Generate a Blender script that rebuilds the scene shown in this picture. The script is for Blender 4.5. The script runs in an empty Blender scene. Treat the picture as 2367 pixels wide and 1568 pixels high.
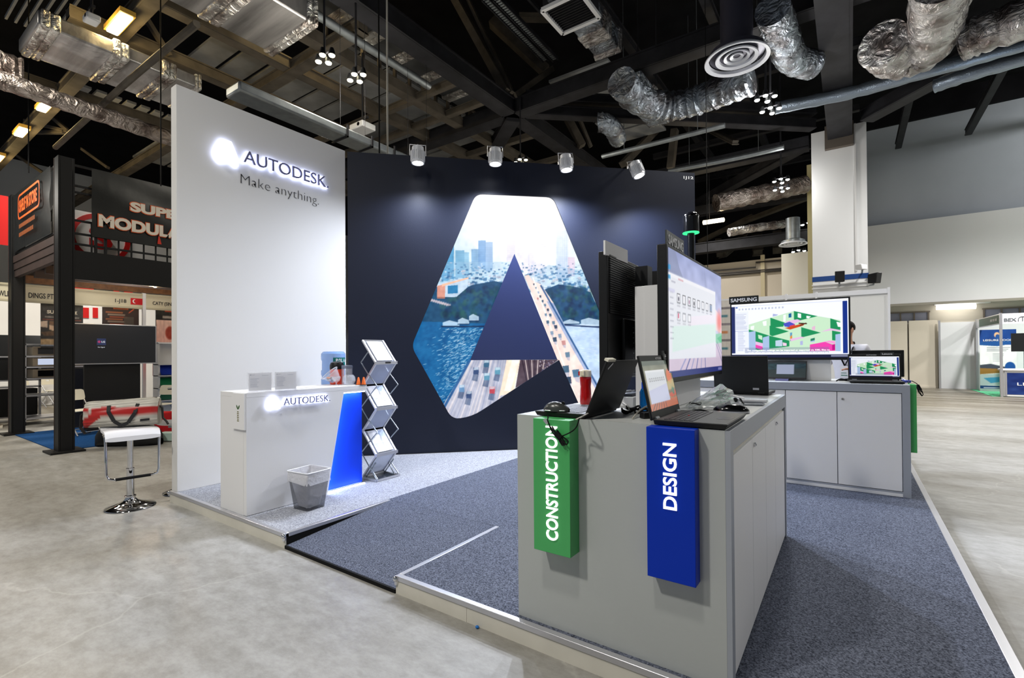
import bpy, bmesh, math, random
import numpy as np
from mathutils import Vector, Matrix
random.seed(7)
rng = np.random.default_rng(7)
SC = bpy.context.scene
COL = SC.collection

# ---------------------------------------------------------------- camera
FPX, YAW, PITCH, ROLL, CX, CY, CAMH = 1121.473, 0.609, 0.0072, -0.0071, 1183.5, 809.867, 1.436
_cp, _sp, _cr, _sr = math.cos(PITCH), math.sin(PITCH), math.cos(ROLL), math.sin(ROLL)
_F0 = np.array([-math.sin(YAW), math.cos(YAW), 0.0]); _R0 = np.array([math.cos(YAW), math.sin(YAW), 0.0]); _U0 = np.array([0, 0, 1.0])
CF = _cp*_F0 + _sp*_U0; _U1 = -_sp*_F0 + _cp*_U0
CR = _cr*_R0 + _sr*_U1; CU = -_sr*_R0 + _cr*_U1
CAM = np.array([0, 0, CAMH])
cd = bpy.data.cameras.new('camera'); co = bpy.data.objects.new('camera', cd); COL.objects.link(co)
co.matrix_world = Matrix(((CR[0], CU[0], -CF[0], 0), (CR[1], CU[1], -CF[1], 0), (CR[2], CU[2], -CF[2], CAMH), (0, 0, 0, 1)))
cd.sensor_width = 36; cd.lens = FPX/2367*36; cd.shift_y = (CY-784)/2367
cd.clip_start = 0.05; cd.clip_end = 200
SC.camera = co

# sight lines used while surveying the hall: where a sight line meets a real plane
def ray(u, v): return CF + (u-CX)/FPX*CR - (v-CY)/FPX*CU
def onz(u, v, z): d = ray(u, v); return CAM + d*((z-CAMH)/d[2])
def onx(u, v, x): d = ray(u, v); return CAM + d*(x/d[0])
def ony(u, v, y): d = ray(u, v); return CAM + d*(y/d[1])
def dep(u, v, t): return CAM + ray(u, v)*t
def onp(u, v, p, n): d = ray(u, v); n = np.array(n); return CAM + d*(((np.array(p)-CAM) @ n)/(d @ n))

# ---------------------------------------------------------------- view, world, hall lights
SC.view_settings.view_transform = 'Standard'; SC.view_settings.look = 'None'
SC.view_settings.exposure = 0.0; SC.view_settings.gamma = 1.0; SC.view_settings.use_curve_mapping = False
SC.cycles.max_bounces = 6; SC.cycles.diffuse_bounces = 3; SC.cycles.glossy_bounces = 3
SC.cycles.transmission_bounces = 6; SC.cycles.transparent_max_bounces = 10
SC.cycles.sample_clamp_indirect = 4.0; SC.cycles.caustics_reflective = False; SC.cycles.caustics_refractive = False
W = bpy.data.worlds.new('hall_air'); SC.world = W; W.use_nodes = True
W.node_tree.nodes['Background'].inputs[0].default_value = (0.75, 0.86, 1.0, 1)
W.node_tree.nodes['Background'].inputs[1].default_value = 0.20

def spot(name, loc, to, power, color, ang, blend=0.6, r=0.12):
    l = bpy.data.lights.new(name, 'SPOT'); l.energy = power; l.color = color
    l.spot_size = math.radians(ang); l.spot_blend = blend; l.shadow_soft_size = r
    o = bpy.data.objects.new(name, l); COL.objects.link(o); o.location = loc
    o.rotation_euler = (Vector(to)-Vector(loc)).to_track_quat('-Z', 'Y').to_euler(); return o
def point(name, loc, power, color, r=0.1):
    l = bpy.data.lights.new(name, 'POINT'); l.energy = power; l.color = color; l.shadow_soft_size = r
    o = bpy.data.objects.new(name, l); COL.objects.link(o); o.location = loc; return o
WARM = (1.0, 0.93, 0.80); NEUT = (1.0, 0.975, 0.93); COOL = (0.80, 0.86, 1.0); SODIUM = (1.0, 0.72, 0.30); FRONT = (1.0, 0.955, 0.87)
# hall floods; several are unseen, added to brighten walls, doors and the left hall
for x, y, p in [(-3.2, -2.6, 1380), (-1.0, -0.6, 420), (6.0, 3.0, 260), (-8.0, -1.0, 800), (-10.8, 0.6, 1050), (-12.0, 8.0, 900), (-7.0, 13.0, 520),
                (4.2, 8.2, 900), (2.2, 12.8, 1500), (5.0, 18.0, 3200), (-4.5, 18.0, 900), (-16, 4.0, 1600), (9.5, 18.0, 3200)]:
    spot('hall_flood_fill', (x, y, 7.0), (x, y, 0), p, WARM if x < -6 else (FRONT if y < 0 else NEUT), 160, 1.0, 0.25)
spot('hall_flood_fill', (-0.9, 7.7, 5.8), (-0.9, 8.2, 0), 420, NEUT, 160, 1.0, 0.25)  # unseen spot added to brighten the white partition; no lamp hangs here
spot('wall_fill_light', (9.0, 19.5, 9.4), (8.0, 24.3, 6.8), 900, NEUT, 140, 1.0, 0.25)  # unseen wash added to brighten the end wall's upper face
# booth spotlights on the navy wall (their lamp bodies are built with the wall)
NV0 = np.array([-5.393, 3.977, 0.0]); NVD = np.array([math.cos(math.radians(44.74)), math.sin(math.radians(44.74)), 0.0])
NVN = np.array([NVD[1], -NVD[0], 0.0])
BOOTH_LAMPS = [(0.92, 3.868, 0.35), (1.916, 3.915, 0.35), (2.883, 3.893, 0.35), (3.92, 3.875, 0.35)]   # along wall, height, stand-off
for i, (s, z, off) in enumerate(BOOTH_LAMPS):
    b = NV0 + NVD*s + NVN*(off+0.02)
    tgt = NV0 + NVD*s + NVN*(off + (0.9 if i < 3 else 1.9)); tgt[2] = 0
    if i == 3: tgt = tgt + NVD*0.9
    spot('booth_spot_light', (b[0], b[1], z-0.115), tuple(tgt), (150, 350, 440, 480)[i], COOL, 168, 1.0, 0.05)
# ---------------------------------------------------------------- materials
def lin(c):
    c = np.asarray(c, float)/255.0
    return np.where(c <= 0.04045, c/12.92, ((c+0.055)/1.055)**2.4)
def rgba(c): return (*[float(x) for x in lin(c)], 1.0)
MATS = {}
def mat(name, c=(128, 128, 128), rough=0.5, metal=0.0, spec=0.5, bump=None, vary=None, emit=None, trans=0.0, ior=1.45, alpha=1.0, coat=0.0, emc=None):
    if name in MATS: return MATS[name]
    m = bpy.data.materials.new(name); m.use_nodes = True; MATS[name] = m
    nt = m.node_tree; b = nt.nodes['Principled BSDF']
    b.inputs['Base Color'].default_value = rgba(c); b.inputs['Roughness'].default_value = rough
    b.inputs['Metallic'].default_value = metal; b.inputs['Specular IOR Level'].default_value = spec
    b.inputs['Transmission Weight'].default_value = trans; b.inputs['IOR'].default_value = ior
    b.inputs['Alpha'].default_value = alpha; b.inputs['Coat Weight'].default_value = coat
    if emit: b.inputs['Emission Color'].default_value = rgba(emc or c); b.inputs['Emission Strength'].default_value = emit
    if bump or vary: tc = nt.nodes.new('ShaderNodeTexCoord')
    if vary:   # (scale, amount, [stretch])
        n = nt.nodes.new('ShaderNodeTexNoise'); n.inputs['Scale'].default_value = vary[0]; n.inputs['Detail'].default_value = 4
        src = tc.outputs['Object']
        if len(vary) > 2:
            mp = nt.nodes.new('ShaderNodeMapping'); mp.inputs['Scale'].default_value = vary[2]; nt.links.new(src, mp.inputs[0]); src = mp.outputs[0]
        nt.links.new(src, n.inputs['Vector'])
        r = nt.nodes.new('ShaderNodeValToRGB'); k = vary[1]
        a = np.array(rgba(c)[:3])
        r.color_ramp.elements[0].color = (*(a*(1-k)), 1); r.color_ramp.elements[1].color = (*np.minimum(a*(1+k), 1), 1)
        r.color_ramp.elements[0].position = 0.3; r.color_ramp.elements[1].position = 0.7
        nt.links.new(n.outputs['Fac'], r.inputs[0]); nt.links.new(r.outputs[0], b.inputs['Base Color'])
    if bump:
        n = nt.nodes.new('ShaderNodeTexNoise'); n.inputs['Scale'].default_value = bump[0]; n.inputs['Detail'].default_value = 3
        src = tc.outputs['Object']
        if len(bump) > 2:
            mp = nt.nodes.new('ShaderNodeMapping'); mp.inputs['Scale'].default_value = bump[2]; nt.links.new(src, mp.inputs[0]); src = mp.outputs[0]
        nt.links.new(src, n.inputs['Vector'])
        bp = nt.nodes.new('ShaderNodeBump'); bp.inputs['Strength'].default_value = bump[1]; bp.inputs['Distance'].default_value = 0.02
        nt.links.new(n.outputs['Fac'], bp.inputs['Height']); nt.links.new(bp.outputs[0], b.inputs['Normal'])
    return m
def glow(name, c, s):
    if name in MATS: return MATS[name]
    m = bpy.data.materials.new(name); m.use_nodes = True; MATS[name] = m; nt = m.node_tree
    nt.nodes.remove(nt.nodes['Principled BSDF']); e = nt.nodes.new('ShaderNodeEmission')
    e.inputs[0].default_value = rgba(c); e.inputs[1].default_value = s
    nt.links.new(e.outputs[0], nt.nodes['Material Output'].inputs[0]); return m
def colmat(name, emit=0.0, rough=0.45, spec=0.4):
    """printed sheet (emit 0) or lit screen, coloured by the mesh's own colour attribute"""
    if name in MATS: return MATS[name]
    m = bpy.data.materials.new(name); m.use_nodes = True; MATS[name] = m; nt = m.node_tree; b = nt.nodes['Principled BSDF']
    a = nt.nodes.new('ShaderNodeAttribute'); a.attribute_name = 'Col'
    b.inputs['Roughness'].default_value = rough; b.inputs['Specular IOR Level'].default_value = spec
    if emit:
        b.inputs['Base Color'].default_value = (0.01, 0.01, 0.012, 1)
        nt.links.new(a.outputs['Color'], b.inputs['Emission Color']); b.inputs['Emission Strength'].default_value = emit
    else: nt.links.new(a.outputs['Color'], b.inputs['Base Color'])
    return m
def carpet(name, c1, c2, sc=420):
    m = bpy.data.materials.new(name); m.use_nodes = True; nt = m.node_tree; b = nt.nodes['Principled BSDF']
    tc = nt.nodes.new('ShaderNodeTexCoord')
    n = nt.nodes.new('ShaderNodeTexNoise'); n.inputs['Scale'].default_value = sc*0.2976; n.inputs['Detail'].default_value = 3; n.inputs['Roughness'].default_value = 0.7
    nt.links.new(tc.outputs['Object'], n.inputs['Vector'])
    r = nt.nodes.new('ShaderNodeValToRGB'); r.color_ramp.elements[0].position = 0.36; r.color_ramp.elements[1].position = 0.66
    r.color_ramp.elements[0].color = rgba(c1); r.color_ramp.elements[1].color = rgba(c2)
    nt.links.new(n.outputs['Fac'], r.inputs[0]); nt.links.new(r.outputs[0], b.inputs['Base Color'])
    b.inputs['Roughness'].default_value = 0.95; b.inputs['Specular IOR Level'].default_value = 0.1
    bp = nt.nodes.new('ShaderNodeBump'); bp.inputs['Strength'].default_value = 0.4; bp.inputs['Distance'].default_value = 0.004
    nt.links.new(n.outputs['Fac'], bp.inputs['Height']); nt.links.new(bp.outputs[0], b.inputs['Normal'])
    return m
def concrete():
    m = bpy.data.materials.new('polished_concrete'); m.use_nodes = True; nt = m.node_tree; b = nt.nodes['Principled BSDF']
    N = nt.nodes.new; Lk = nt.links.new
    tc = N('ShaderNodeTexCoord')
    def noise(scale, det, stretch=None, rough=0.55):
        n = N('ShaderNodeTexNoise'); n.inputs['Scale'].default_value = scale; n.inputs['Detail'].default_value = det; n.inputs['Roughness'].default_value = rough
        mp = N('ShaderNodeMapping'); mp.inputs['Scale'].default_value = stretch or (1, 1, 1)
        Lk(tc.outputs['Object'], mp.inputs[0]); Lk(mp.outputs[0], n.inputs['Vector']); return n.outputs['Fac']
    def ramp(fac, p0, c0, p1, c1):
        r = N('ShaderNodeValToRGB'); e = r.color_ramp.elements; e[0].position = p0; e[0].color = c0; e[1].position = p1; e[1].color = c1
        Lk(fac, r.inputs[0]); return r.outputs[0]
    def mix(kind, f, a, bb):
        x = N('ShaderNodeMixRGB'); x.blend_type = kind
        for i, s in enumerate((f, a, bb)):
            if hasattr(s, 'links'): Lk(s, x.inputs[i])
            else: x.inputs[i].default_value = s if i else s
        return x.outputs[0]
    base = ramp(noise(0.9, 8, (0.35, 1.0, 1), 0.62), 0.30, rgba((129, 126, 119)), 0.62, rgba((168, 168, 167)))
    fine = ramp(noise(11, 9, (0.7, 1.2, 1), 0.74), 0.36, (0.70, 0.69, 0.66, 1), 0.62, (1.08, 1.08, 1.08, 1))
    c = mix('MULTIPLY', 0.8, base, fine)
    streak = ramp(noise(1.6, 6, (0.12, 2.2, 1), 0.6), 0.38, (0.46, 0.42, 0.34, 1), 0.60, (1, 1, 1, 1))
    # brown streaks grow beyond the booth, with its dimmer light painted into the colour
    sx = N('ShaderNodeSeparateXYZ'); Lk(tc.outputs['Object'], sx.inputs[0])
    d1 = N('ShaderNodeMapRange'); d1.inputs[1].default_value = -4.8; d1.inputs[2].default_value = -6.6; Lk(sx.outputs[0], d1.inputs[0])
    d2 = N('ShaderNodeMapRange'); d2.inputs[1].default_value = 2.2; d2.inputs[2].default_value = 4.5; Lk(sx.outputs[1], d2.inputs[0])
    mx = N('ShaderNodeMath'); mx.operation = 'MAXIMUM'; Lk(d1.outputs[0], mx.inputs[0]); Lk(d2.outputs[0], mx.inputs[1])
    mm = N('ShaderNodeMath'); mm.operation = 'MULTIPLY'; mm.inputs[1].default_value = 0.85; Lk(mx.outputs[0], mm.inputs[0])
    ma = N('ShaderNodeMath'); ma.operation = 'ADD'; ma.inputs[1].default_value = 0.12; Lk(mm.outputs[0], ma.inputs[0])
    c = mix('MULTIPLY', ma.outputs[0], c, streak)
    c = mix('MULTIPLY', mm.outputs[0], c, (0.78, 0.72, 0.62, 1))
    # hairline cracks
    v = N('ShaderNodeTexVoronoi'); v.feature = 'DISTANCE_TO_EDGE'; v.inputs['Scale'].default_value = 0.33
    nz = N('ShaderNodeTexNoise'); nz.inputs['Scale'].default_value = 3.0; nz.inputs['Detail'].default_value = 5
    Lk(tc.outputs['Object'], nz.inputs['Vector'])
    ad = N('ShaderNodeVectorMath'); ad.operation = 'MULTIPLY_ADD'; ad.inputs[1].default_value = (0.35, 0.35, 0)
    Lk(nz.outputs['Color'], ad.inputs[0]); Lk(tc.outputs['Object'], ad.inputs[2]); Lk(ad.outputs[0], v.inputs['Vector'])
    crack = ramp(v.outputs[0], 0.0, (1, 1, 1, 1), 0.003, (0, 0, 0, 1))
    cm = N('ShaderNodeMath'); cm.operation = 'MULTIPLY'; cm.inputs[1].default_value = 0.16; Lk(crack, cm.inputs[0])
    c = mix('MIX', cm.outputs[0], c, rgba((218, 216, 210)))
    spots = ramp(noise(5, 2, None, 0.4), 0.70, (1, 1, 1, 1), 0.78, (0.62, 0.58, 0.5, 1))
    c = mix('MULTIPLY', 0.5, c, spots)
    Lk(c, b.inputs['Base Color'])
    rr = N('ShaderNodeMapRange'); rr.inputs[3].default_value = 0.28; rr.inputs[4].default_value = 0.55; Lk(noise(2.2, 5), rr.inputs[0]); Lk(rr.outputs[0], b.inputs['Roughness'])
    b.inputs['Specular IOR Level'].default_value = 0.35
    return m
def foil(name, c=(196, 196, 200)):
    m = bpy.data.materials.new(name); m.use_nodes = True; MATS[name] = m; nt = m.node_tree; b = nt.nodes['Principled BSDF']
    tc = nt.nodes.new('ShaderNodeTexCoord')
    n = nt.nodes.new('ShaderNodeTexNoise'); n.inputs['Scale'].default_value = 4.5; n.inputs['Detail'].default_value = 8; n.inputs['Distortion'].default_value = 2.2
    nt.links.new(tc.outputs['Object'], n.inputs['Vector'])
    n2 = nt.nodes.new('ShaderNodeTexNoise'); n2.inputs['Scale'].default_value = 2.6; n2.inputs['Detail'].default_value = 3
    nt.links.new(tc.outputs['Object'], n2.inputs['Vector'])
    r = nt.nodes.new('ShaderNodeValToRGB'); a = np.array(rgba(c)[:3])
    r.color_ramp.elements[0].color = (*(a*np.array([0.34, 0.29, 0.27])), 1); r.color_ramp.elements[1].color = (*a, 1)
    r.color_ramp.elements[0].position = 0.36; r.color_ramp.elements[1].position = 0.58
    nt.links.new(n2.outputs['Fac'], r.inputs[0]); nt.links.new(r.outputs[0], b.inputs['Base Color'])
    b.inputs['Metallic'].default_value = 0.85; b.inputs['Roughness'].default_value = 0.34
    bp = nt.nodes.new('ShaderNodeBump'); bp.inputs['Strength'].default_value = 1.0; bp.inputs['Distance'].default_value = 0.11
    nt.links.new(n.outputs['Fac'], bp.inputs['Height']); nt.links.new(bp.outputs[0], b.inputs['Normal'])
    return m

# ---------------------------------------------------------------- mesh building
def unit(v): v = np.asarray(v, float); return v/np.linalg.norm(v)
class MB:
    def __init__(s): s.v = []; s.f = []; s.m = []; s.k = 0
    def add(s, vs, fs):
        o = len(s.v); s.v += [tuple(map(float, p)) for p in vs]; s.f += [[i+o for i in f] for f in fs]; s.m += [s.k]*len(fs); return s
    def hexa(s, P): return s.add(P, [(0, 3, 2, 1), (4, 5, 6, 7), (0, 1, 5, 4), (1, 2, 6, 5), (2, 3, 7, 6), (3, 0, 4, 7)])
    def box(s, x0, y0, z0, x1, y1, z1):
        x0, x1 = min(x0, x1), max(x0, x1); y0, y1 = min(y0, y1), max(y0, y1); z0, z1 = min(z0, z1), max(z0, z1)
        return s.hexa([(x0, y0, z0), (x1, y0, z0), (x1, y1, z0), (x0, y1, z0), (x0, y0, z1), (x1, y0, z1), (x1, y1, z1), (x0, y1, z1)])
    def obox(s, o, ex, ey, ez):
        o, ex, ey, ez = (np.asarray(a, float) for a in (o, ex, ey, ez))
        if np.dot(np.cross(ex, ey), ez) < 0: o = o+ex; ex = -ex
        return s.hexa([o, o+ex, o+ex+ey, o+ey, o+ez, o+ex+ez, o+ex+ey+ez, o+ey+ez])
    def bar(s, p, q, w, h, up=(0, 0, 1)):
        p, q = np.asarray(p, float), np.asarray(q, float); d = unit(q-p); up = np.asarray(up, float)
        if abs(d @ unit(up)) > 0.98: up = np.array([1.0, 0, 0])
        a = unit(np.cross(d, up)); b = np.cross(a, d)
        return s.obox(p-a*w/2-b*h/2, q-p, a*w, b*h)
    def tube(s, pts, r, n=8, cap=True, closed=False, flat=1.0):
        P = [np.asarray(p, float) for p in pts]; N = len(P)
        R = r if isinstance(r, (list, tuple, np.ndarray)) else [r]*N
        vs = []; fs = []; nrm = None
        for i in range(N):
            a = P[(i-1) % N] if (closed or i > 0) else P[i]; b = P[(i+1) % N] if (closed or i < N-1) else P[i]
            t = unit(b-a)
            if nrm is None:
                nrm = np.cross(t, (0, 0, 1.0));
                if np.linalg.norm(nrm) < 1e-4: nrm = np.array([1.0, 0, 0])
            nrm = nrm - t*(nrm @ t); nrm = unit(nrm); bi = np.cross(t, nrm)
            for k in range(n):
                an = 2*math.pi*k/n; vs.append(P[i] + R[i]*(nrm*math.cos(an) + bi*math.sin(an)*flat))
        for i in range(N if closed else N-1):
            j = (i+1) % N
            for k in range(n): fs.append((i*n+k, i*n+(k+1) % n, j*n+(k+1) % n, j*n+k))
        if cap and not closed: fs += [tuple(range(n))[::-1], tuple((N-1)*n+k for k in range(n))]
        return s.add(vs, fs)
    def lathe(s, prof, c=(0, 0, 0), n=24, ax=(0, 0, 1), ex=None, sx=1.0, sy=1.0, cap=True):
        ax = unit(ax); e = np.asarray(ex, float) if ex is not None else (np.array([1.0, 0, 0]) if abs(ax[0]) < 0.9 else np.array([0, 1.0, 0]))
        e = unit(e-ax*(e @ ax)); g = np.cross(ax, e); c = np.asarray(c, float); vs = []; fs = []
        for r, h in prof:
            for k in range(n):
                a = 2*math.pi*k/n; vs.append(c + ax*h + r*(e*math.cos(a)*sx + g*math.sin(a)*sy))
        for i in range(len(prof)-1):
            for k in range(n): fs.append((i*n+k, i*n+(k+1) % n, (i+1)*n+(k+1) % n, (i+1)*n+k))
        if cap and prof[0][0] > 1e-5: fs.append(tuple(range(n))[::-1])
        if cap and prof[-1][0] > 1e-5: fs.append(tuple((len(prof)-1)*n+k for k in range(n)))
        return s.add(vs, fs)
    def cyl(s, p, q, r, n=16, r2=None):
        p = np.asarray(p, float); q = np.asarray(q, float); L = np.linalg.norm(q-p)
        return s.lathe([(r, 0), (r if r2 is None else r2, L)], p, n, (q-p)/L)
    def prism(s, poly, o, ex, ey, t):
        """outline poly (2-D, in ex/ey units) with thickness t along ex x ey"""
        o, ex, ey = (np.asarray(a, float) for a in (o, ex, ey)); nn = unit(np.cross(ex, ey)); n = len(poly)
        ar = sum(poly[i][0]*poly[(i+1) % n][1]-poly[(i+1) % n][0]*poly[i][1] for i in range(n))
        if ar < 0: poly = poly[::-1]
        A = [o+ex*x+ey*y for x, y in poly]; B = [p+nn*t for p in A]
        fs = [tuple(range(n))[::-1], tuple(range(n, 2*n))] + [(i, (i+1) % n, n+(i+1) % n, n+i) for i in range(n)]
        return s.add(A+B, fs if t > 0 else [f[::-1] for f in fs])
    def sph(s, c, r, n=16, m=10, z0=-1.0, z1=1.0):
        r = r if hasattr(r, '__len__') else (r, r, r); pr = []
        a0, a1 = math.asin(z0), math.asin(z1)
        o = len(s.v)
        s.lathe([(math.cos(a0+(a1-a0)*i/m), math.sin(a0+(a1-a0)*i/m)) for i in range(m+1)], (0, 0, 0), n)
        for i in range(o, len(s.v)):
            p = s.v[i]; s.v[i] = (c[0]+p[0]*r[0], c[1]+p[1]*r[1], c[2]+p[2]*r[2])
        return s
    def rows(s, G, close=False):
        """surface through a grid of points (list of rows)"""
        n = len(G[0]); vs = [p for r in G for p in r]; fs = []
        for i in range(len(G)-1):
            for k in range(n if close else n-1): fs.append((i*n+k, i*n+(k+1) % n, (i+1)*n+(k+1) % n, (i+1)*n+k))
        return s.add(vs, fs)
    def xf(s, M):
        s.v = [tuple(M @ Vector(p)) for p in s.v]; return s
    def build(s, name, mats, parent=None, loc=None, local=False, sharp=0.6, bev=0.0, seg=2, flat=False):
        me = bpy.data.meshes.new(name); V = np.array(s.v, float).reshape(-1, 3)
        if parent is not None and not local: V = V - wloc(parent)
        if parent is None and not local:
            if loc is None: loc = (*((V.min(0)+V.max(0))/2)[:2], V[:, 2].min())
            V = V - np.array(loc)
        me.from_pydata([tuple(p) for p in V], [], s.f)
        for m in (mats if isinstance(mats, (list, tuple)) else [mats]): me.materials.append(m)
        me.polygons.foreach_set('material_index', s.m)
        if not flat:
            me.polygons.foreach_set('use_smooth', [True]*len(me.polygons)); me.set_sharp_from_angle(angle=sharp)
        me.update()
        o = bpy.data.objects.new(name, me); COL.objects.link(o)
        if parent is not None: o.parent = parent
        elif loc is not None: o.location = loc
        if bev:
            b = o.modifiers.new('soft_edges', 'BEVEL'); b.width = bev; b.segments = seg; b.limit_method = 'ANGLE'; b.angle_limit = 0.7; b.harden_normals = False
        return o
def wloc(o):
    p = np.zeros(3)
    while o is not None: p = p + np.array(o.location); o = o.parent
    return p
def tag(o, label=None, cat=None, group=None, kind=None):
    if label: o['label'] = label
    if cat: o['category'] = cat
    if group: o['group'] = group
    if kind: o['kind'] = kind
    return o
def thing(name, label, cat, loc=(0, 0, 0), rz=0.0, group=None):
    o = bpy.data.objects.new(name, None); COL.objects.link(o); o.empty_display_size = 0.05
    o.location = [float(x) for x in loc]; o.rotation_euler = (0, 0, rz); return tag(o, label, cat, group)
def setting(o, label=None): o['kind'] = 'structure'; return tag(o, label, None)
def copy_tree(o, parent=None):
    c = o.copy(); COL.objects.link(c); c.parent = parent
    for ch in o.children: copy_tree(ch, c)
    return c
def text(name, s, o, ex, ey, w, h, m, parent=None, ext=0.002, bold=0.0, shear=0.0, local=False, spacing=1.0):
    """lettering: the string's box is w wide along ex and h high along ey from corner o"""
    c = bpy.data.curves.new(name, 'FONT'); c.body = s; c.size = 1.0; c.offset = bold; c.resolution_u = 4; c.shear = shear; c.space_character = spacing
    t = bpy.data.objects.new(name, c); COL.objects.link(t); bpy.context.view_layer.update()
    me = bpy.data.meshes.new_from_object(t.evaluated_get(bpy.context.evaluated_depsgraph_get()))
    bpy.data.objects.remove(t); bpy.data.curves.remove(c)
    P = np.array([v.co[:] for v in me.vertices]); mn, mx = P.min(0), P.max(0)
    ex, ey, o = unit(ex), unit(ey), np.asarray(o, float); n = np.cross(ex, ey)
    vs = [o+ex*(p[0]-mn[0])/(mx[0]-mn[0])*w+ey*(p[1]-mn[1])/(mx[1]-mn[1])*h for p in P]
    b = MB(); nv = len(vs); fs = [list(p.vertices) for p in me.polygons]
    b.add([v+n*ext for v in vs], fs)
    cnt = {}
    for f in fs:
        for i in range(len(f)):
            a, bb = f[i], f[(i+1) % len(f)]; cnt[(a, bb)] = 1
    edge = [e for e in cnt if (e[1], e[0]) not in cnt]
    if ext > 0.0015: b.add([v+n*ext for v in vs]+vs, [(y, x, x+nv, y+nv) for x, y in edge])
    bpy.data.meshes.remove(me)
    return b.build(name, m, parent, local=local, flat=True)

# ---------------------------------------------------------------- drawn sheets and screens
class Canvas:
    def __init__(s, w, h, bg=(255, 255, 255), ss=3):
        s.ss = ss; w *= ss; h *= ss; s.w, s.h = w, h; s.a = np.ones((h, w, 3))*np.array(bg, float)
        yy, xx = np.mgrid[0:h, 0:w]; s.x = (xx+0.5)/w; s.y = (yy+0.5)/h      # 0..1, y downwards
    def put(s, mask, c, al=1.0):
        c = np.array(c, float); m = (mask*al)[..., None]; s.a = s.a*(1-m)+c*m; return s
    def rect(s, x0, y0, x1, y1, c, al=1.0): return s.put(((s.x >= x0) & (s.x < x1) & (s.y >= y0) & (s.y < y1)).astype(float), c, al)
    def win(s, x0, y0, x1, y1, c, al, fn):
        """paint only inside the touched part of the sheet"""
        i0, i1 = max(0, int(math.floor(y0*s.h))-2), min(s.h, int(math.ceil(y1*s.h))+2); j0, j1 = max(0, int(math.floor(x0*s.w))-2), min(s.w, int(math.ceil(x1*s.w))+2)
        if i1 <= i0 or j1 <= j0: return s
        X, Y = s.x[i0:i1, j0:j1], s.y[i0:i1, j0:j1]; m = (fn(X, Y)*al)[..., None]
        s.a[i0:i1, j0:j1] = s.a[i0:i1, j0:j1]*(1-m)+np.array(c, float)*m; return s
    def poly(s, pts, c, al=1.0):
        def fn(X, Y):
            ins = np.zeros(X.shape, bool); n = len(pts)
            for i in range(n):
                (x1, y1), (x2, y2) = pts[i], pts[(i+1) % n]
                if y1 != y2: ins ^= ((Y >= y1) != (Y >= y2)) & (X < (x2-x1)*(Y-y1)/(y2-y1)+x1)
            return ins.astype(float)
        xs, ys = [p[0] for p in pts], [p[1] for p in pts]
        return s.win(min(xs), min(ys), max(xs), max(ys), c, al, fn)
    def line(s, p, q, w, c, al=1.0):
        asp = s.h/s.w; ax, ay = p; bx, by = q
        dx, dy = bx-ax, (by-ay)*asp; L = dx*dx+dy*dy+1e-12
        def fn(X, Y):
            t = np.clip(((X-ax)*dx+(Y-ay)*asp*dy)/L, 0, 1)
            return np.clip((w/2-np.hypot(X-ax-t*dx, (Y-ay)*asp-t*dy))*s.w+0.5, 0, 1)
        e = w/2+1.5/s.w
        return s.win(min(ax, bx)-e, min(ay, by)-e/asp, max(ax, bx)+e, max(ay, by)+e/asp, c, al, fn)
    def disc(s, x, y, r, c, al=1.0, soft=0.0):
        asp = s.h/s.w; k = max(soft, 1.0/s.w); e = r+k
        return s.win(x-e, y-e/asp, x+e, y+e/asp, c, al, lambda X, Y: np.clip((r-np.hypot(X-x, (Y-y)*asp))/k+0.5, 0, 1))
    def noise(s, amp, n=24, m=None):
        g = rng.normal(size=(n+1, n+1)); iy = s.y*n; ix = s.x*n; y0 = iy.astype(int); x0 = ix.astype(int); fy = iy-y0; fx = ix-x0
        v = (g[y0, x0]*(1-fx)+g[y0, np.minimum(x0+1, n)]*fx)*(1-fy)+(g[np.minimum(y0+1, n), x0]*(1-fx)+g[np.minimum(y0+1, n), np.minimum(x0+1, n)]*fx)*fy
        s.a = s.a + (v*amp*(1 if m is None else m))[..., None]; return s
    def build(s, name, o, ex, ey, m, parent=None, local=False):
        """o: bottom-left corner seen from the front, ex/ey: full width and height vectors"""
        o, ex, ey = (np.asarray(a, float) for a in (o, ex, ey)); k = s.ss; w, h = s.w//k, s.h//k; A = s.a[:h*k, :w*k].reshape(h, k, w, k, 3).mean((1, 3))
        us = np.linspace(0, 1, w); vs = np.linspace(1, 0, h)
        P = (o[None, None]+us[None, :, None]*ex+vs[:, None, None]*ey).reshape(-1, 3)
        if parent is not None and not local: P = P-wloc(parent)
        idx = np.arange(w*h).reshape(h, w); F = np.stack([idx[1:, :-1], idx[1:, 1:], idx[:-1, 1:], idx[:-1, :-1]], -1).reshape(-1, 4)
        me = bpy.data.meshes.new(name); me.vertices.add(len(P)); me.vertices.foreach_set('co', P.ravel())
        me.loops.add(F.size); me.loops.foreach_set('vertex_index', F.ravel().astype(np.int32))
        me.polygons.add(len(F)); me.polygons.foreach_set('loop_start', np.arange(0, F.size, 4, dtype=np.int32)); me.update(calc_edges=True)
        at = me.color_attributes.new('Col', 'FLOAT_COLOR', 'POINT')
        c = np.ones((w*h, 4)); c[:, :3] = lin(np.clip(A, 0, 255)).reshape(-1, 3); at.data.foreach_set('color', c.ravel())
        me.materials.append(m); ob = bpy.data.objects.new(name, me); COL.objects.link(ob)
        if parent is not None: ob.parent = parent
        return ob
def scribble(c, x0, y0, x1, y1, n, col, fill=0.5, al=0.8):
    """lines of too-small-to-read body copy as soft grey dashes"""
    for i in range(n):
        y = y0+(y1-y0)*(i+0.25)/n; hh = (y1-y0)/n*fill; c.rect(x0, y, x0+(x1-x0)*random.uniform(0.7, 1), y+hh, col, al)
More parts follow.
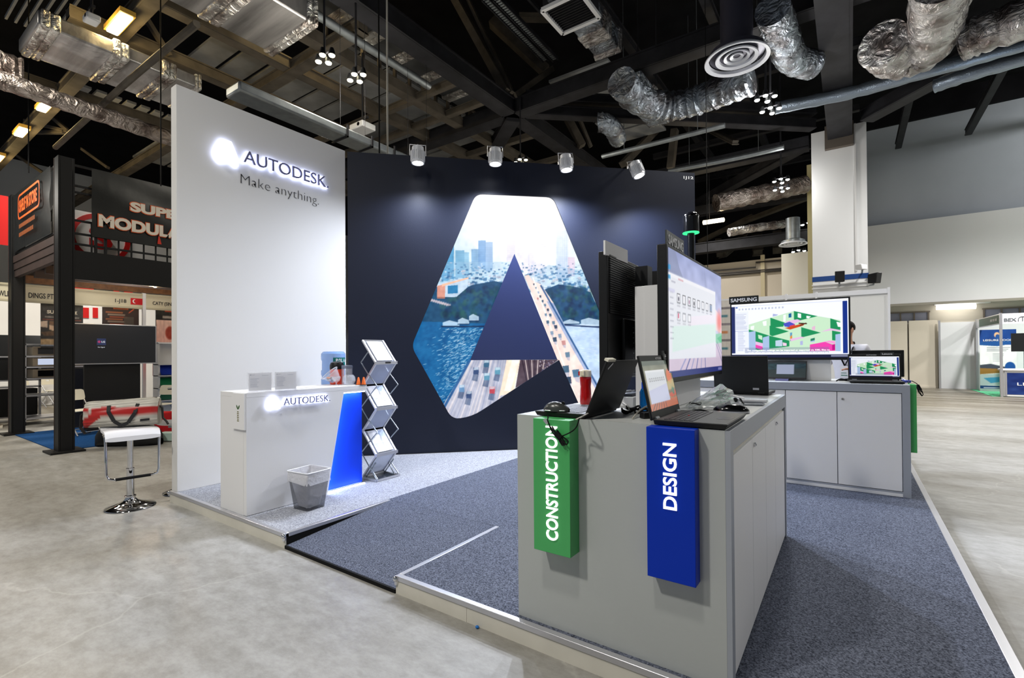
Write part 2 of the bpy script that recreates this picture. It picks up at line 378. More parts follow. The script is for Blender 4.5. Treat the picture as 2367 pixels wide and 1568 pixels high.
# ---------------------------------------------------------------- shared materials
M_WHITE = mat('white_laminate', (238, 238, 240), 0.42, bump=(90, 0.02))
M_WALL = mat('white_matt_paint', (232, 231, 229), 0.6, spec=0.25, bump=(60, 0.02))
M_NAVY = mat('navy_matt_paint', (25, 30, 46), 0.48, spec=0.35, bump=(70, 0.03))
M_NAVYL = mat('navy_backed_acrylic', (48, 56, 92), 0.3, spec=0.45)
M_ALU = mat('satin_aluminium', (205, 205, 210), 0.32, 0.75)
M_WHT_ALU = mat('white_coated_aluminium', (232, 233, 236), 0.4, 0.1)
M_GREY = mat('grey_laminate', (180, 184, 183), 0.4, bump=(80, 0.02))
M_GREYD = mat('grey_edge_laminate', (160, 165, 175), 0.4)
M_BLACK = mat('black_plastic', (18, 19, 21), 0.42, spec=0.45)
M_ACR = mat('thin_acrylic', (246, 248, 255), 0.05, alpha=0.16, spec=0.6)
M_BLACKM = mat('black_matt_rubber', (14, 14, 15), 0.75, spec=0.25)
M_GLOSSB = mat('gloss_black', (8, 8, 10), 0.12, spec=0.6)
M_DGREY = mat('dark_grey_plastic', (46, 49, 51), 0.5)
M_CHROME = mat('chrome', (225, 225, 228), 0.07, 1.0)
M_STEEL = mat('galvanised_steel', (150, 156, 160), 0.42, 0.7, vary=(6, 0.15))
M_CLEAR = mat('clear_acrylic', (250, 252, 255), 0.03, trans=1.0, ior=1.3, spec=0.5)
M_INK = mat('dark_ink', (28, 28, 32), 0.6)
M_GREYINK = mat('grey_ink', (110, 112, 122), 0.6)
M_PAPER = mat('white_paper', (238, 238, 240), 0.7)
M_RED = mat('red_plastic', (190, 22, 24), 0.4)
M_ORANGE = mat('orange_plastic', (240, 110, 12), 0.45)
G_WHITE = glow('white_led_face', (255, 255, 255), 2.6)
G_HALO = glow('white_led_halo', (205, 214, 255), 9.0)
G_STRIP = glow('led_strip_light', (214, 226, 255), 7.0)
G_SIGN = glow('sign_letter_light', (255, 252, 250), 1.5)
ZP = 0.108

# ---------------------------------------------------------------- the hall
f = MB(); f.box(-34, -10, -0.3, 16, 34, 0.0); setting(f.build('floor', concrete(), flat=True))
M_SLAB = mat('dark_roof_deck', (26, 26, 29), 0.9, spec=0.1, vary=(1.2, 0.3))
M_BEAM = mat('dark_painted_steel', (37, 37, 41), 0.6, spec=0.3, vary=(3.0, 0.35))
M_BEAMW = mat('weathered_steel_beam', (84, 78, 70), 0.65, spec=0.3, vary=(3.0, 0.3))
c = MB(); c.box(-34, -10, 11.2, 16, 34, 11.4); setting(c.build('ceiling', M_SLAB, flat=True))
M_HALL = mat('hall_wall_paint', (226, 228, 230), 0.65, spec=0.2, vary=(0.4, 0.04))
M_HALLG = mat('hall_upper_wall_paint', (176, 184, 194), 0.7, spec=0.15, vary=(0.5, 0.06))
M_TAN = mat('tan_partition_panel', (196, 186, 170), 0.6, vary=(0.5, 0.05))
M_CREAM = mat('cream_roller_panel', (216, 208, 192), 0.55)

# right-hand end wall: upper face, projecting bulkhead below it, recess with clerestory windows and folding panels
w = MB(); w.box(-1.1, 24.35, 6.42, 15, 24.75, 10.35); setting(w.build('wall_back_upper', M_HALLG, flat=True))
w = MB(); w.box(-1.1, 24.0, 3.24, 15, 24.75, 6.42); setting(w.build('wall_back_bulkhead', M_HALL, flat=True))
w = MB(); w.box(-6, 24.9, 0, 15, 25.2, 3.3); setting(w.build('wall_back_recess', mat('recess_paint', (214, 208, 196), 0.6), flat=True))
w = MB(); w.box(-1.1, 23.93, 3.17, 15, 24.02, 3.26); setting(w.build('trim_1', mat('bulkhead_edge', (150, 146, 134), 0.5), flat=True))
w = MB(); w.box(-1.1, 24.2, 10.35, 15, 24.8, 11.2); w.box(-34, 24.9, 3.3, -1.1, 25.2, 11.2); setting(w.build('wall_back_dark', M_SLAB, flat=True))
w = MB(); w.box(-34, -10, 0, -33.7, 34, 11.2); setting(w.build('wall_left', M_HALL, flat=True))
w = MB(); w.box(15, -10, 0, 15.3, 34, 11.2); setting(w.build('wall_right', M_HALL, flat=True))
# tan far wall and white block seen between the booth and the column
YT = 21.0
def oy(u, v, y): return ony(u, v, y)
a = oy(1560, 610, YT); b = oy(1806, 585, YT)
w = MB(); w.box(-16, YT, 0, b[0], YT+0.3, oy(1700, 606, YT)[2]); setting(w.build('wall_back_tan', M_TAN, flat=True))
a = oy(1806, 588, YT-1.5); b = oy(1868, 588, YT-1.5)
w = MB(); w.box(a[0], YT-1.5, 0, b[0]+0.3, YT-1.2, a[2]); setting(w.build('wall_back_white', mat('white_block_paint', (228, 226, 216), 0.6), flat=True))
w = MB(); p = oy(1763, 590, YT-0.05); w.box(p[0]-0.07, YT-0.12, 0, p[0]+0.07, YT, p[2]); setting(w.build('trim_2', mat('cream_conduit_cover', (190, 178, 146), 0.5), flat=True))
w = MB()
for q in [[(1640, 627), (1747, 618), (1747, 607), (1870, 596)], [(1640, 639), (1806, 625)], [(1640, 635), (1806, 621)]]:
    w.tube([oy(u, v, YT-0.1) for u, v in q], 0.035, 6)
tag(w.build('wall_conduit', mat('dark_conduit', (60, 56, 52), 0.5)), 'dark conduit pipes running along the tan far wall', 'pipe')

# square white column with its blue band, and a second yellowish one behind it
YC = 15.3; xl, xr = -0.81, 0.39
w = MB(); w.box(xl, YC, 0, xr, YC+1.2, 7.3); setting(w.build('column', mat('column_paint', (226, 227, 228), 0.6), flat=True))
w = MB(); w.box(xl-0.012, YC-0.012, 3.30, xr+0.012, YC+1.21, 3.43); setting(w.build('trim_3', mat('blue_band_paint', (10, 62, 130), 0.5), flat=True))
w = MB(); w.box(-1.05, YC+2.2, 0, -0.86, YC+2.5, 7.2); setting(w.build('trim_4', mat('yellowed_column_paint', (196, 186, 140), 0.6), flat=True))
w = MB(); w.box(xl-0.02, YC-0.06, 3.19, xr+0.02, YC, 3.215); w.box(xl-0.02, YC-0.06, 3.10, xr+0.02, YC, 3.125)
w.box(0.13, YC-0.035, 3.5, 0.17, YC, 7.3); setting(w.build('trim_5', mat('white_conduit', (214, 214, 214), 0.5), flat=True))
w = MB()
w.box(-0.5, YC-0.15, 6.75, 0.12, YC, 7.35); setting(w.build('trim_6', mat('opening_surround', (96, 88, 80), 0.8), flat=True))
def speaker(name, u, v, y, wd, hd, tilt, label, m):
    p = ony(u, v, y); t = thing(name, label, 'loudspeaker', p, tilt)
    b = MB(); b.hexa([(-wd/2, -0.12, -hd/2), (wd/2, -0.12, -hd/2), (wd/2*0.8, 0.1, -hd/2*0.9), (-wd/2*0.8, 0.1, -hd/2*0.9), (-wd/2, -0.16, hd/2), (wd/2, -0.16, hd/2), (wd/2*0.8, 0.1, hd/2*0.9), (-wd/2*0.8, 0.1, hd/2*0.9)])
    b.build('cabinet', m, t, local=True, bev=0.012)
    b = MB(); b.tube([p+(0, 0, -hd/2-0.03), np.array([min(max(p[0], xl+0.03), xr-0.03), YC, p[2]-hd/2-0.03])], 0.02, 8); b.tube([p, p+(0, 0, -hd/2-0.03)], 0.02, 8); br_ = b.build('bracket', M_STEEL, t); br_.rotation_euler.z = -tilt; return t
speaker('loudspeaker', 1940, 641, YC-0.42, 0.21, 0.27, 0.1, 'square black loudspeaker on the front of the white column, on its blue band', M_BLACK)
speaker('loudspeaker', 2019, 644, YC-0.1, 0.17, 0.26, 0.9, 'black loudspeaker angled out from the right edge of the white column', M_BLACK)
speaker('loudspeaker', 1993, 618, YC-0.35, 0.16, 0.13, -0.6, 'small white tilted speaker just above the blue band of the column', M_WHT_ALU)

# clerestory windows, fluorescent tube and folding panels in the recess
def win(n, u0, v0, u1, v1, bars):
    a = ony(u0, v0, 24.88); b = ony(u1, v1, 24.88)
    t = thing('window_%d' % n, None, None, (a[0], 24.88, b[2])); t['kind'] = 'structure'
    q = MB(); q.box(a[0], 24.86, b[2], b[0], 24.9, a[2]); q.build('window_pane', mat('dusty_glass', (148, 152, 172), 0.25, spec=0.6), t)
    q = MB()
    for i in range(bars+1):
        x = a[0]+(b[0]-a[0])*i/bars; q.box(x-0.025, 24.83, b[2], x+0.025, 24.87, a[2])
    q.box(a[0]-0.05, 24.82, a[2], b[0]+0.05, 24.88, a[2]+0.05); q.build('window_frame', mat('window_frame_paint', (120, 112, 104), 0.5), t)
win(1, 2050, 726, 2146, 743, 3); win(2, 2274, 716, 2400, 731, 3)
a = ony(2164, 711, 24.7); b = ony(2256, 708, 24.7)
t = thing('fluorescent_lamp', 'long fluorescent lamp glowing under the pale bulkhead at the far right', 'lamp', a)
q = MB(); q.tube([a, b], 0.10, 12); q.build('lamp_tube', glow('fluorescent_tube', (255, 250, 236), 2.5), t)
q = MB(); q.box(a[0]-0.05, 24.72, a[2]+0.08, b[0]+0.4, 24.85, a[2]+0.16); q.build('batten', M_WHT_ALU, t)
point('fluorescent_tube_light', ((a[0]+b[0])/2, 24.3, a[2]-0.1), 14, (1, 0.95, 0.85), 0.3)
for i, (x0, x1) in enumerate([(-0.6, 1.85), (1.9, 2.75)]):
    q = MB(); q.box(x0, 24.62, 0.08, x1, 24.74, 2.62); q.box(x0, 24.6, 0, x1, 24.76, 0.08); setting(q.build('door_%d' % (i+1), M_CREAM))

# ---------------------------------------------------------------- booth platform
XL, XR, Y0, XW = -5.515, 0.5735, 1.993, -5.393
RX0, RX1, RY = -3.46, -2.252, 3.0
C_LIGHT = carpet('light_grey_carpet', (110, 113, 121), (194, 197, 206)); C_DARK = carpet('dark_blue_grey_carpet', (42, 46, 57), (120, 126, 143))
pf = thing('raised_platform', 'raised booth platform with light and dark grey carpet and white edging', 'platform', (-2.5, 5.0, 0))
b = MB(); zt = ZP-0.006
LP = [(XL, Y0+0.012), (RX0, Y0+0.012), (RX0, 5.88), (XW+0.012, 3.972), (XL, 3.972)]; DP = [(RX0, RY), (RX1, RY), (RX1, Y0+0.012), (XR-0.012, Y0+0.012), (XR-0.012, 8.2), (-1.85, 8.2), (-1.85, 7.46), (RX0, 5.88)]
b.prism(LP, (0, 0, 0), (1, 0, 0), (0, 1, 0), zt); b.prism(DP, (0, 0, 0), (1, 0, 0), (0, 1, 0), zt)
b.build('platform_base', M_BLACKM, pf)
b = MB(); b.prism([(XL+0.03, Y0+0.03), (RX0-0.03, Y0+0.03), (RX0-0.03, 5.84), (XW+0.012, 3.96), (XL+0.03, 3.96)], (0, 0, zt), (1, 0, 0), (0, 1, 0), ZP-zt); b.build('light_carpet', C_LIGHT, pf, flat=True)
b = MB(); b.prism([(RX0-0.03, RY), (RX1+0.03, RY), (RX1+0.03, Y0+0.03), (XR-0.04, Y0+0.03), (XR-0.04, 8.17), (-1.85, 8.17), (-1.85, 7.45), (RX0-0.03, 5.85)], (0, 0, zt), (1, 0, 0), (0, 1, 0), ZP-zt)
b.build('dark_carpet', C_DARK, pf, flat=True)
b = MB(); b.hexa([(RX0+0.004, Y0+0.01, 0.0), (RX1-0.004, Y0+0.01, 0.0), (RX1-0.004, RY, 0.0), (RX0+0.004, RY, 0.0), (RX0+0.004, Y0+0.01, 0.022), (RX1-0.004, Y0+0.01, 0.022), (RX1-0.004, RY, ZP-0.001), (RX0+0.004, RY, ZP-0.001)])
b.build('access_ramp', C_DARK, pf, flat=True)
b = MB(); b.box(RX0+0.004, Y0-0.004, 0, RX1-0.004, Y0+0.011, 0.024); b.build('ramp_edge', M_BLACKM, pf)
M_FASC = mat('cream_fascia_board', (216, 212, 200), 0.55, vary=(5, 0.06))
for x0, x1 in [(XL, RX0), (RX1, -1.7), (-1.698, XR)]:
    b = MB(); b.box(x0, Y0, 0.0, x1, Y0+0.012, ZP-0.027); b.build('fascia_board', M_FASC, pf)
b = MB(); b.box(XR-0.012, Y0, 0.0, XR, 8.2, ZP-0.027); b.build('fascia_board', M_FASC, pf)
def edging(x0, y0, x1, y1):
    b = MB(); b.box(x0, y0, ZP-0.028, x1, y1, ZP+0.002); b.build('edge_profile', M_ALU, pf, bev=0.003)
edging(XL-0.004, Y0-0.005, RX0, Y0+0.03); edging(RX1, Y0-0.005, XR+0.004, Y0+0.03)
edging(RX0-0.03, Y0+0.03, RX0+0.004, RY); edging(RX1-0.004, Y0+0.03, RX1+0.03, RY)
edging(XR-0.04, Y0+0.03, XR+0.004, 8.2)
for x in (XL, RX0-0.005, RX1+0.005):
    b = MB(); b.sph((x, Y0-0.006, ZP-0.016), 0.018, 12, 8); b.cyl((x, Y0, ZP-0.05), (x, Y0, ZP-0.01), 0.013, 10); b.build('corner_cap', M_CHROME, pf)
q = MB(); q.sph(onz(1103, 1450, 0.008), (0.011, 0.009, 0.008), 8, 6); tag(q.build('bottle_cap', mat('blue_cap', (20, 110, 190), 0.5)), 'tiny blue cap lying on the concrete by the platform edge', 'cap')

# ---------------------------------------------------------------- flat outlines with holes
def outline(name, outer, holes, o, ex, ey, m, parent, t):
    """plate of thickness t (towards ex x ey) with holes; outlines in metres along ex, ey"""
    c = bpy.data.curves.new(name, 'CURVE'); c.dimensions = '2D'; c.fill_mode = 'BOTH'
    for pl in [outer]+holes:
        s = c.splines.new('POLY'); s.points.add(len(pl)-1); s.use_cyclic_u = True
        for i, p in enumerate(pl): s.points[i].co = (p[0], p[1], 0, 1)
    tmp = bpy.data.objects.new(name, c); COL.objects.link(tmp); bpy.context.view_layer.update()
    me = bpy.data.meshes.new_from_object(tmp.evaluated_get(bpy.context.evaluated_depsgraph_get()))
    bpy.data.objects.remove(tmp); bpy.data.curves.remove(c)
    o, ex, ey = np.asarray(o, float), unit(ex), unit(ey); n = np.cross(ex, ey)
    vs = [o+ex*v.co[0]+ey*v.co[1] for v in me.vertices]; nv = len(vs); fs = []
    for p in me.polygons:
        q = list(p.vertices); fs.append(q if p.normal.z >= 0 else q[::-1])
    bpy.data.meshes.remove(me)
    cnt = set(); [cnt.add((q[i], q[(i+1) % len(q)])) for q in fs for i in range(len(q))]
    b = MB(); b.add([v+n*t for v in vs], fs)
    b.add([v+n*t for v in vs]+vs, [(y, x, x+nv, y+nv) for x, y in cnt if (y, x) not in cnt])
    return b.build(name, m, parent, flat=True)
def rounded(pts, r, n=5):
    out = []; k = len(pts)
    for i in range(k):
        p = np.array(pts[i][:2], float); rr = pts[i][2] if len(pts[i]) > 2 else r
        if rr <= 0: out.append(tuple(p)); continue
        a = np.array(pts[i-1][:2], float); c = np.array(pts[(i+1) % k][:2], float)
        A = p+unit(a-p)*rr; B = p+unit(c-p)*rr
        for j in range(n+1):
            t = j/n; out.append(tuple((1-t)**2*A+2*t*(1-t)*p+t*t*B))
    return out
def wall_sz(u, v): p = onp(u, v, NV0, NVN); return float((p-NV0) @ NVD), float(p[2])
# outline of the big letter A, measured on the navy wall
tl, tr = wall_sz(1100, 448), wall_sz(1279, 456); lv = wall_sz(951, 801); bl = wall_sz(1044, 968); br = wall_sz(1085, 968)
apex, tb0, tb1 = wall_sz(1189.2, 587), wall_sz(1086.8, 833), wall_sz(1290.5, 831.8); joint = wall_sz(1292.5, 832.5); legp = wall_sz(1337.2, 932.3)
ax_s = apex[0]; zb = bl[1]
zl = (lv[1]+wall_sz(1403, 800)[1])/2
ls = joint[0]+(legp[0]-joint[0])*(joint[1]-zb)/(joint[1]-legp[1])
rv = (2*ax_s-lv[0]+0.02, lv[1]+0.02); rb = (ls+0.42, zb)
A_OUT = rounded([(*tl, 0.10), (*tr, 0.10), (*rv, 0.10), (*rb, 0.10), (ls, zb, 0.03), (*joint, 0), (*br, 0.2), (*bl, 0.10), (*lv, 0.10)], 0.1)
A_TRI = [(tb0[0], tb0[1]), (tb1[0]-0.012, tb1[1]), (apex[0], apex[1])]
# ---------------------------------------------------------------- white booth wall with the glowing name
ww = thing('booth_wall', 'tall white booth wall with a glowing emblem and name on it', 'wall', (XW-0.06, 3.0, ZP))
b = MB(); b.box(XW-0.122, 2.012, ZP, XW, 3.95, 4.105); b.build('wall_panel', M_WALL, ww, bev=0.003)
EY, EZ = np.array([0, 1.0, 0]), np.array([0, 0, 1.0])
def emblem(o, ex, ey, w, h, parent, gap, m_face, m_halo=None, m_side=None, name='emblem', t=0.02):
    """the angular A emblem standing off the surface, with an LED halo behind"""
    s0 = min(p[0] for p in A_OUT); s1 = max(p[0] for p in A_OUT); z0 = min(p[1] for p in A_OUT); z1 = max(p[1] for p in A_OUT)
    k = lambda p: ((p[0]-s0)/(s1-s0)*w, (p[1]-z0)/(z1-z0)*h)
    o = np.asarray(o, float); n = np.cross(unit(ex), unit(ey))
    r = outline(name, [k(p) for p in A_OUT], [[k(p) for p in A_TRI]], o+n*gap, ex, ey, m_face, parent, t)
    if m_side: outline('emblem_side', [k(p) for p in A_OUT], [[k(p) for p in A_TRI]], o+n*(gap-0.004), ex, ey, m_side, parent, t*0.8)
    if m_halo: outline('emblem_halo', [k(p) for p in A_OUT], [], o+n*(gap-0.006), ex, ey, m_halo, parent, 0.003)
    return r
M_LET = mat('letter_face_metal', (120, 122, 158), 0.4, 0.3)
emblem((XW, 2.345, 3.455), EY, EZ, 0.235, 0.245, ww, 0.03, glow('white_emblem_face', (245, 247, 255), 1.8), G_HALO, name='emblem')
text('name_lettering', 'AUTODESK.', (XW+0.035, 2.632, 3.527), EY, EZ, 1.035, 0.132, M_LET, ww, 0.02, 0.0)
text('lettering_halo', 'AUTODESK.', (XW+0.026, 2.629, 3.524), EY, EZ, 1.041, 0.138, G_HALO, ww, 0.004, 0.012)
text('slogan_lettering', 'Make anything.', (XW+0.003, 2.622, 3.268), EY, EZ, 0.94, 0.135, mat('slogan_ink', (42, 42, 46), 0.6), ww, 0.002, -0.024)

# ---------------------------------------------------------------- navy wall with the lit letter
NL = 4.955
nw = thing('booth_wall', 'dark navy booth wall with a huge lit letter showing a city photo', 'wall', NV0+NVD*NL/2+EZ*ZP)
b = MB(); b.obox(NV0-NVN*0.14+EZ*ZP, NVD*NL, NVN*0.10, EZ*(4.105-ZP)); b.build('wall_panel', M_NAVY, nw)
outline('wall_skin', [(0.005, ZP), (NL, ZP), (NL, 4.105), (0.005, 4.105)], [A_OUT], NV0-NVN*0.02, NVD, EZ, M_NAVY, nw, 0.02)
outline('letter_counter', A_TRI, [], NV0-NVN*0.02, NVD, EZ, M_NAVYL, nw, 0.02)
text('stand_number', '1J12', NV0+NVD*4.775+EZ*3.995, NVD, EZ, 0.16, 0.055, M_PAPER, nw, 0.002, 0.03)
# city view in the lit letter, laid out in wall coordinates
S0, S1, Z0, Z1 = 0.70, 3.80, 0.50, 3.72
cv = Canvas(420, 436, (250, 250, 252), 2)
def cz(x, y):     # measured point of the picture -> canvas coordinates
    s, z = wall_sz(900+0.36986*x, 420+0.36986*y); return ((s-S0)/(S1-S0), (Z1-z)/(Z1-Z0))
def cp(pts, c, al=1.0): cv.poly([cz(*p) for p in pts], c, al)
def cl(p, q, w, c, al=1.0): cv.line(cz(*p), cz(*q), w/1500, c, al)
g = cz(800, 330)[1]
k = np.clip((cv.y-0.06)/0.27, 0, 1)[..., None]; cx0 = np.clip(1-np.abs(cv.x-0.56)/0.36, 0, 1)[..., None]
cv.a = np.array([252, 252, 254.])*(1-k*(1-cx0)) + np.array([196, 226, 238.])*k*(1-cx0)
cv.noise(3, 9)
BLD = [(330, 365, 405, 620, (60, 140, 190), .9), (415, 428, 470, 600, (98, 160, 198), .85), (470, 440, 500, 600, (120, 176, 208), .8), (515, 420, 560, 560, (110, 160, 204), .85),
       (558, 366, 604, 545, (96, 146, 200), .9), (604, 376, 648, 560, (132, 170, 214), .85), (735, 330, 790, 500, (214, 205, 224), .7), (800, 350, 866, 560, (224, 216, 232), .6),
       (868, 340, 905, 580, (208, 204, 228), .65), (905, 360, 980, 590, (216, 212, 232), .6), (1045, 300, 1120, 610, (176, 196, 228), .8), (1118, 470, 1162, 590, (214, 190, 210), .8)]
for x0, y0, x1, y1, c, al in BLD:
    cp([(x0, y0), (x1, y0), (x1, y1), (x0, y1)], c, al)
    for j in range(int((y1-y0)/11)):
        cl((x0+2, y0+6+j*11), (x1-2, y0+6+j*11), 3, tuple(np.minimum(np.array(c)+45, 255)), al*0.55)
for j in range(6): cl((1050+j*13, 320), (1050+j*13, 600), 3, (232, 238, 250), .6)
cp([(100, 500), (760, 500), (840, 590), (1000, 520), (1260, 560), (1300, 680), (100, 680)], (150, 186, 214), .45)
rs = random.Random(3)
for i in range(620):
    y = 500+180*rs.random()**0.8; x = rs.uniform(300, 1270); ww_ = rs.uniform(4, 12)+(y-490)*0.09; hh = rs.uniform(4, 9)+(y-490)*0.05
    cp([(x, y), (x+ww_, y), (x+ww_, y+hh), (x, y+hh)], rs.choice([(226, 236, 246), (70, 130, 178), (104, 160, 200), (180, 206, 226), (44, 96, 146), (30, 78, 124), (88, 130, 170), (214, 206, 214)]), .6)
    cp([(x, y+hh*.55), (x+ww_, y+hh*.55), (x+ww_, y+hh*.75), (x, y+hh*.75)], (40, 84, 128), .35)
cp([(240, 640), (420, 690), (520, 645), (660, 620), (760, 640), (800, 700), (700, 860), (600, 900), (200, 900)], (22, 72, 108), .92)
cp([(960, 680), (1060, 640), (1180, 660), (1260, 690), (1360, 900), (1060, 880), (980, 760)], (24, 70, 110), .92)
for i in range(340):
    x = rs.choice([rs.uniform(330, 720), rs.uniform(990, 1320)]); y = rs.uniform(650, 860); r = rs.uniform(5, 24)
    s_, t_ = cz(x, y); cv.disc(s_, t_, r/1500, rs.choice([(38, 92, 96), (30, 84, 120), (52, 100, 92), (10, 44, 78), (14, 52, 84), (16, 60, 98), (66, 104, 96)]), .42, 0.008)
cp([(300, 640), (360, 625), (496, 596), (490, 660), (420, 720), (300, 720)], (196, 214, 232), .95); cp([(300, 650), (350, 640), (350, 730), (300, 730)], (222, 128, 96), .7)
cp([(366, 650), (430, 645), (430, 696), (366, 700)], (28, 118, 170), .9); cp([(330, 640), (496, 596), (496, 606), (330, 655)], (240, 190, 160), .9)
for i in range(10): cp([(230+i*14, 730+i*4), (260+i*14, 726+i*4), (260+i*14, 738+i*4), (230+i*14, 742+i*4)], (232, 206, 210), .6)
# river
cp([(100, 870), (700, 890), (700, 1130), (520, 1130), (330, 1420), (250, 1420), (100, 1100)], (26, 104, 156), 1); cp([(1000, 880), (1400, 900), (1420, 1300), (1290, 1260)], (190, 212, 238), 1)
for i in range(900):
    t_ = rs.random(); x = 470+rs.gauss(0, 75)-t_*60; y = 915+t_*460
    if x < 600-t_*170: cl((x, y), (x+rs.uniform(6, 20), y-rs.uniform(1, 8)), rs.uniform(2, 5), rs.choice([(240, 242, 250), (206, 226, 240), (120, 176, 210)]), .55)
for i in range(160):
    x = rs.uniform(160, 520); y = rs.uniform(900, 1400); cl((x, y), (x+14, y-5), 3, (14, 76, 128), .4)
for i in range(220):
    x = rs.uniform(1100, 1360); y = rs.uniform(920, 1290); cl((x, y), (x+18, y+2), 3, rs.choice([(160, 190, 226), (232, 238, 248), (206, 220, 240)]), .5)
for x0, y0, x1, y1 in [(335, 866, 440, 905), (430, 850, 500, 890), (500, 826, 560, 870), (1090, 860, 1190, 890), (1200, 850, 1320, 905)]:
    cp([(x0, y0+14), (x0+(x1-x0)*.4, y0), (x1, y0+16), (x1, y1), (x0, y1)], (206, 224, 240), .8); cl((x0, y1), (x1, y1), 6, (12, 52, 88), .9)
cl((330, 905), (600, 905), 10, (14, 56, 92), .9); cl((1090, 895), (1350, 912), 10, (40, 60, 100), .9)
# bridge road on the right and its cars
cp([(846, 588), (872, 580), (900, 620), (950, 640), (1030, 760), (1110, 920), (1200, 1090), (1330, 1300), (1290, 1420), (1170, 1400), (1050, 1112), (960, 880), (900, 720)], (244, 222, 214), 1)
cp([(1030, 760), (1110, 920), (1200, 1090), (1330, 1300), (1310, 1330), (1150, 1050), (1040, 850), (985, 745)], (150, 172, 212), .8)
cl((950, 650), (1310, 1290), 12, (50, 92, 142), .9); cl((900, 600), (1180, 1390), 10, (255, 244, 236), .9)
for x, y, r in [(905, 640, 5), (918, 662, 5), (934, 690, 6), (946, 716, 7), (930, 730, 6), (960, 745, 7), (975, 770, 8), (993, 800, 8), (980, 830, 8), (1008, 832, 9), (992, 876, 10), (1028, 880, 10), (1042, 906, 11), (1018, 944, 11), (1068, 962, 12), (1036, 985, 14), (1092, 1006, 14), (1116, 1080, 16), (1106, 1170, 22), (1168, 1196, 24), (1120, 1240, 22)]:
    cp([(x-r, y-r*.8), (x+r*.8, y-r), (x+r, y+r), (x-r*.6, y+r*1.2)], rs.choice([(58, 106, 142), (190, 130, 130), (80, 120, 150), (120, 150, 180), (40, 80, 110), (30, 60, 92), (24, 50, 80)]), .8)
    cp([(x-r*.5, y+r), (x+r, y+r), (x+r*.9, y+r*2.6), (x, y+r*2.2)], (150, 160, 190), .5)
# road and rails at the lower left
cp([(505, 1113), (760, 1113), (720, 1360), (560, 1470), (380, 1490), (330, 1410)], (186, 188, 204), 1)
for i in range(16):
    x0 = 520+i*15; x1 = 350+i*24; cl((x0, 1116), (x1, 1480), rs.uniform(5, 12), rs.choice([(208, 208, 220), (150, 158, 186), (236, 226, 226), (168, 172, 192)]), .6)
cl((505, 1116), (345, 1410), 16, (46, 96, 150), .9)
cl((750, 1116), (680, 1380), 9, (240, 214, 204), .8)
for x, y, c in [(610, 1135, (70, 110, 140)), (680, 1180, (104, 160, 184)), (612, 1216, (96, 150, 176)), (545, 1180, (60, 80, 120)), (646, 1300, (196, 84, 96)), (500, 1330, (70, 90, 130)), (455, 1290, (110, 150, 190))]:
    cp([(x-17, y-18), (x+17, y-20), (x+15, y+26), (x-19, y+24)], c, .95); cp([(x-15, y-18), (x+15, y-20), (x+14, y-4), (x-15, y-2)], (220, 230, 238), .7); cp([(x-19, y+24), (x+15, y+26), (x+6, y+70), (x-28, y+62)], (66, 86, 120), .6)
cp([(735, 1113), (820, 1113), (780, 1320), (690, 1340)], (248, 228, 206), .95); cp([(770, 1113), (815, 1113), (760, 1310), (720, 1310)], (255, 246, 236), .9)
cp([(820, 1113), (1060, 1113), (900, 1230), (790, 1290)], (92, 78, 88), 1)
for i in range(8): cl((832+i*20, 1113), (862+i*12, 1260), 5, (240, 226, 222) if i % 2 else (52, 44, 58), .9)
for i in range(60):
    x = rs.uniform(940, 1040); y = rs.uniform(1116, 1180); cl((x, y), (x+5, y+3), 4, rs.choice([(220, 210, 220), (40, 50, 90), (120, 110, 140)]), .7)
cv.noise(5, 90); cv.noise(6, 34)
mid = np.clip((cv.y-0.30)/0.1, 0, 1)[..., None]; cv.a = cv.a*(1-mid)+(128+(cv.a-128)*1.10-6)*mid
# sun haze from the top
hz = np.clip(1-(cv.y-0.10)/0.26, 0, 1)*np.clip(1-np.abs(cv.x-0.60)/0.42, 0, 1); cv.put(hz, (255, 252, 252), 0.9)
cv.build('letter_picture', NV0-NVN*0.028+NVD*S0+EZ*Z0, NVD*(S1-S0), EZ*(Z1-Z0), colmat('backlit_picture', 1.12, 0.5, 0.2), nw)

# booth spotlights along the top edge of the navy wall
def booth_lamp(s, z, off, tilt, label):
    base = NV0+NVD*s+NVN*off; c = base.copy(); c[2] = z
    t = thing('spotlight', label, 'spotlight', (base[0], base[1], z), 0.0, 'booth spotlights above the navy wall')
    down = unit(np.array([0, 0, -1.0])+NVN*tilt[0]+NVD*tilt[1]); up = -down
    q = MB(); q.lathe([(0.05, 0.215), (0.074, 0.205), (0.078, 0.12), (0.082, 0.02), (0.083, 0.0), (0.07, 0.0), (0.066, 0.012)], c, 28, up); q.build('lamp_body', M_WHT_ALU, t)
    q = MB()
    for i in range(26):
        a = 2*math.pi*i/26; e = unit(np.cross(up, NVD)); g_ = np.cross(up, e); d = e*math.cos(a)+g_*math.sin(a); tn = np.cross(up, d)
        q.obox(c+up*0.03+d*0.074-tn*0.003, d*0.018, tn*0.006, up*0.12)
    q.build('cooling_fins', M_WHT_ALU, t)
    q = MB(); q.lathe([(0.0001, 0.006), (0.068, 0.006)], c, 28, up); q.build('lamp_lens', glow('lamp_lens_light', (250, 252, 255), 14.0), t)
    q = MB(); e = unit(np.cross(up, NVN)); a = c+up*0.1; tb = NV0+NVD*s; tb[2] = 4.115
    q.tube([a-e*0.1, a-e*0.1+up*0.14, a+e*0.1+up*0.14, a+e*0.1], 0.007, 6)
    q.tube([a+up*0.14, tb+NVN*0.02+EZ*0.05, tb-NVN*0.05+EZ*0.05, tb-NVN*0.05-EZ*0.01], 0.011, 8); q.build('bracket_arm', M_ALU, t); return t
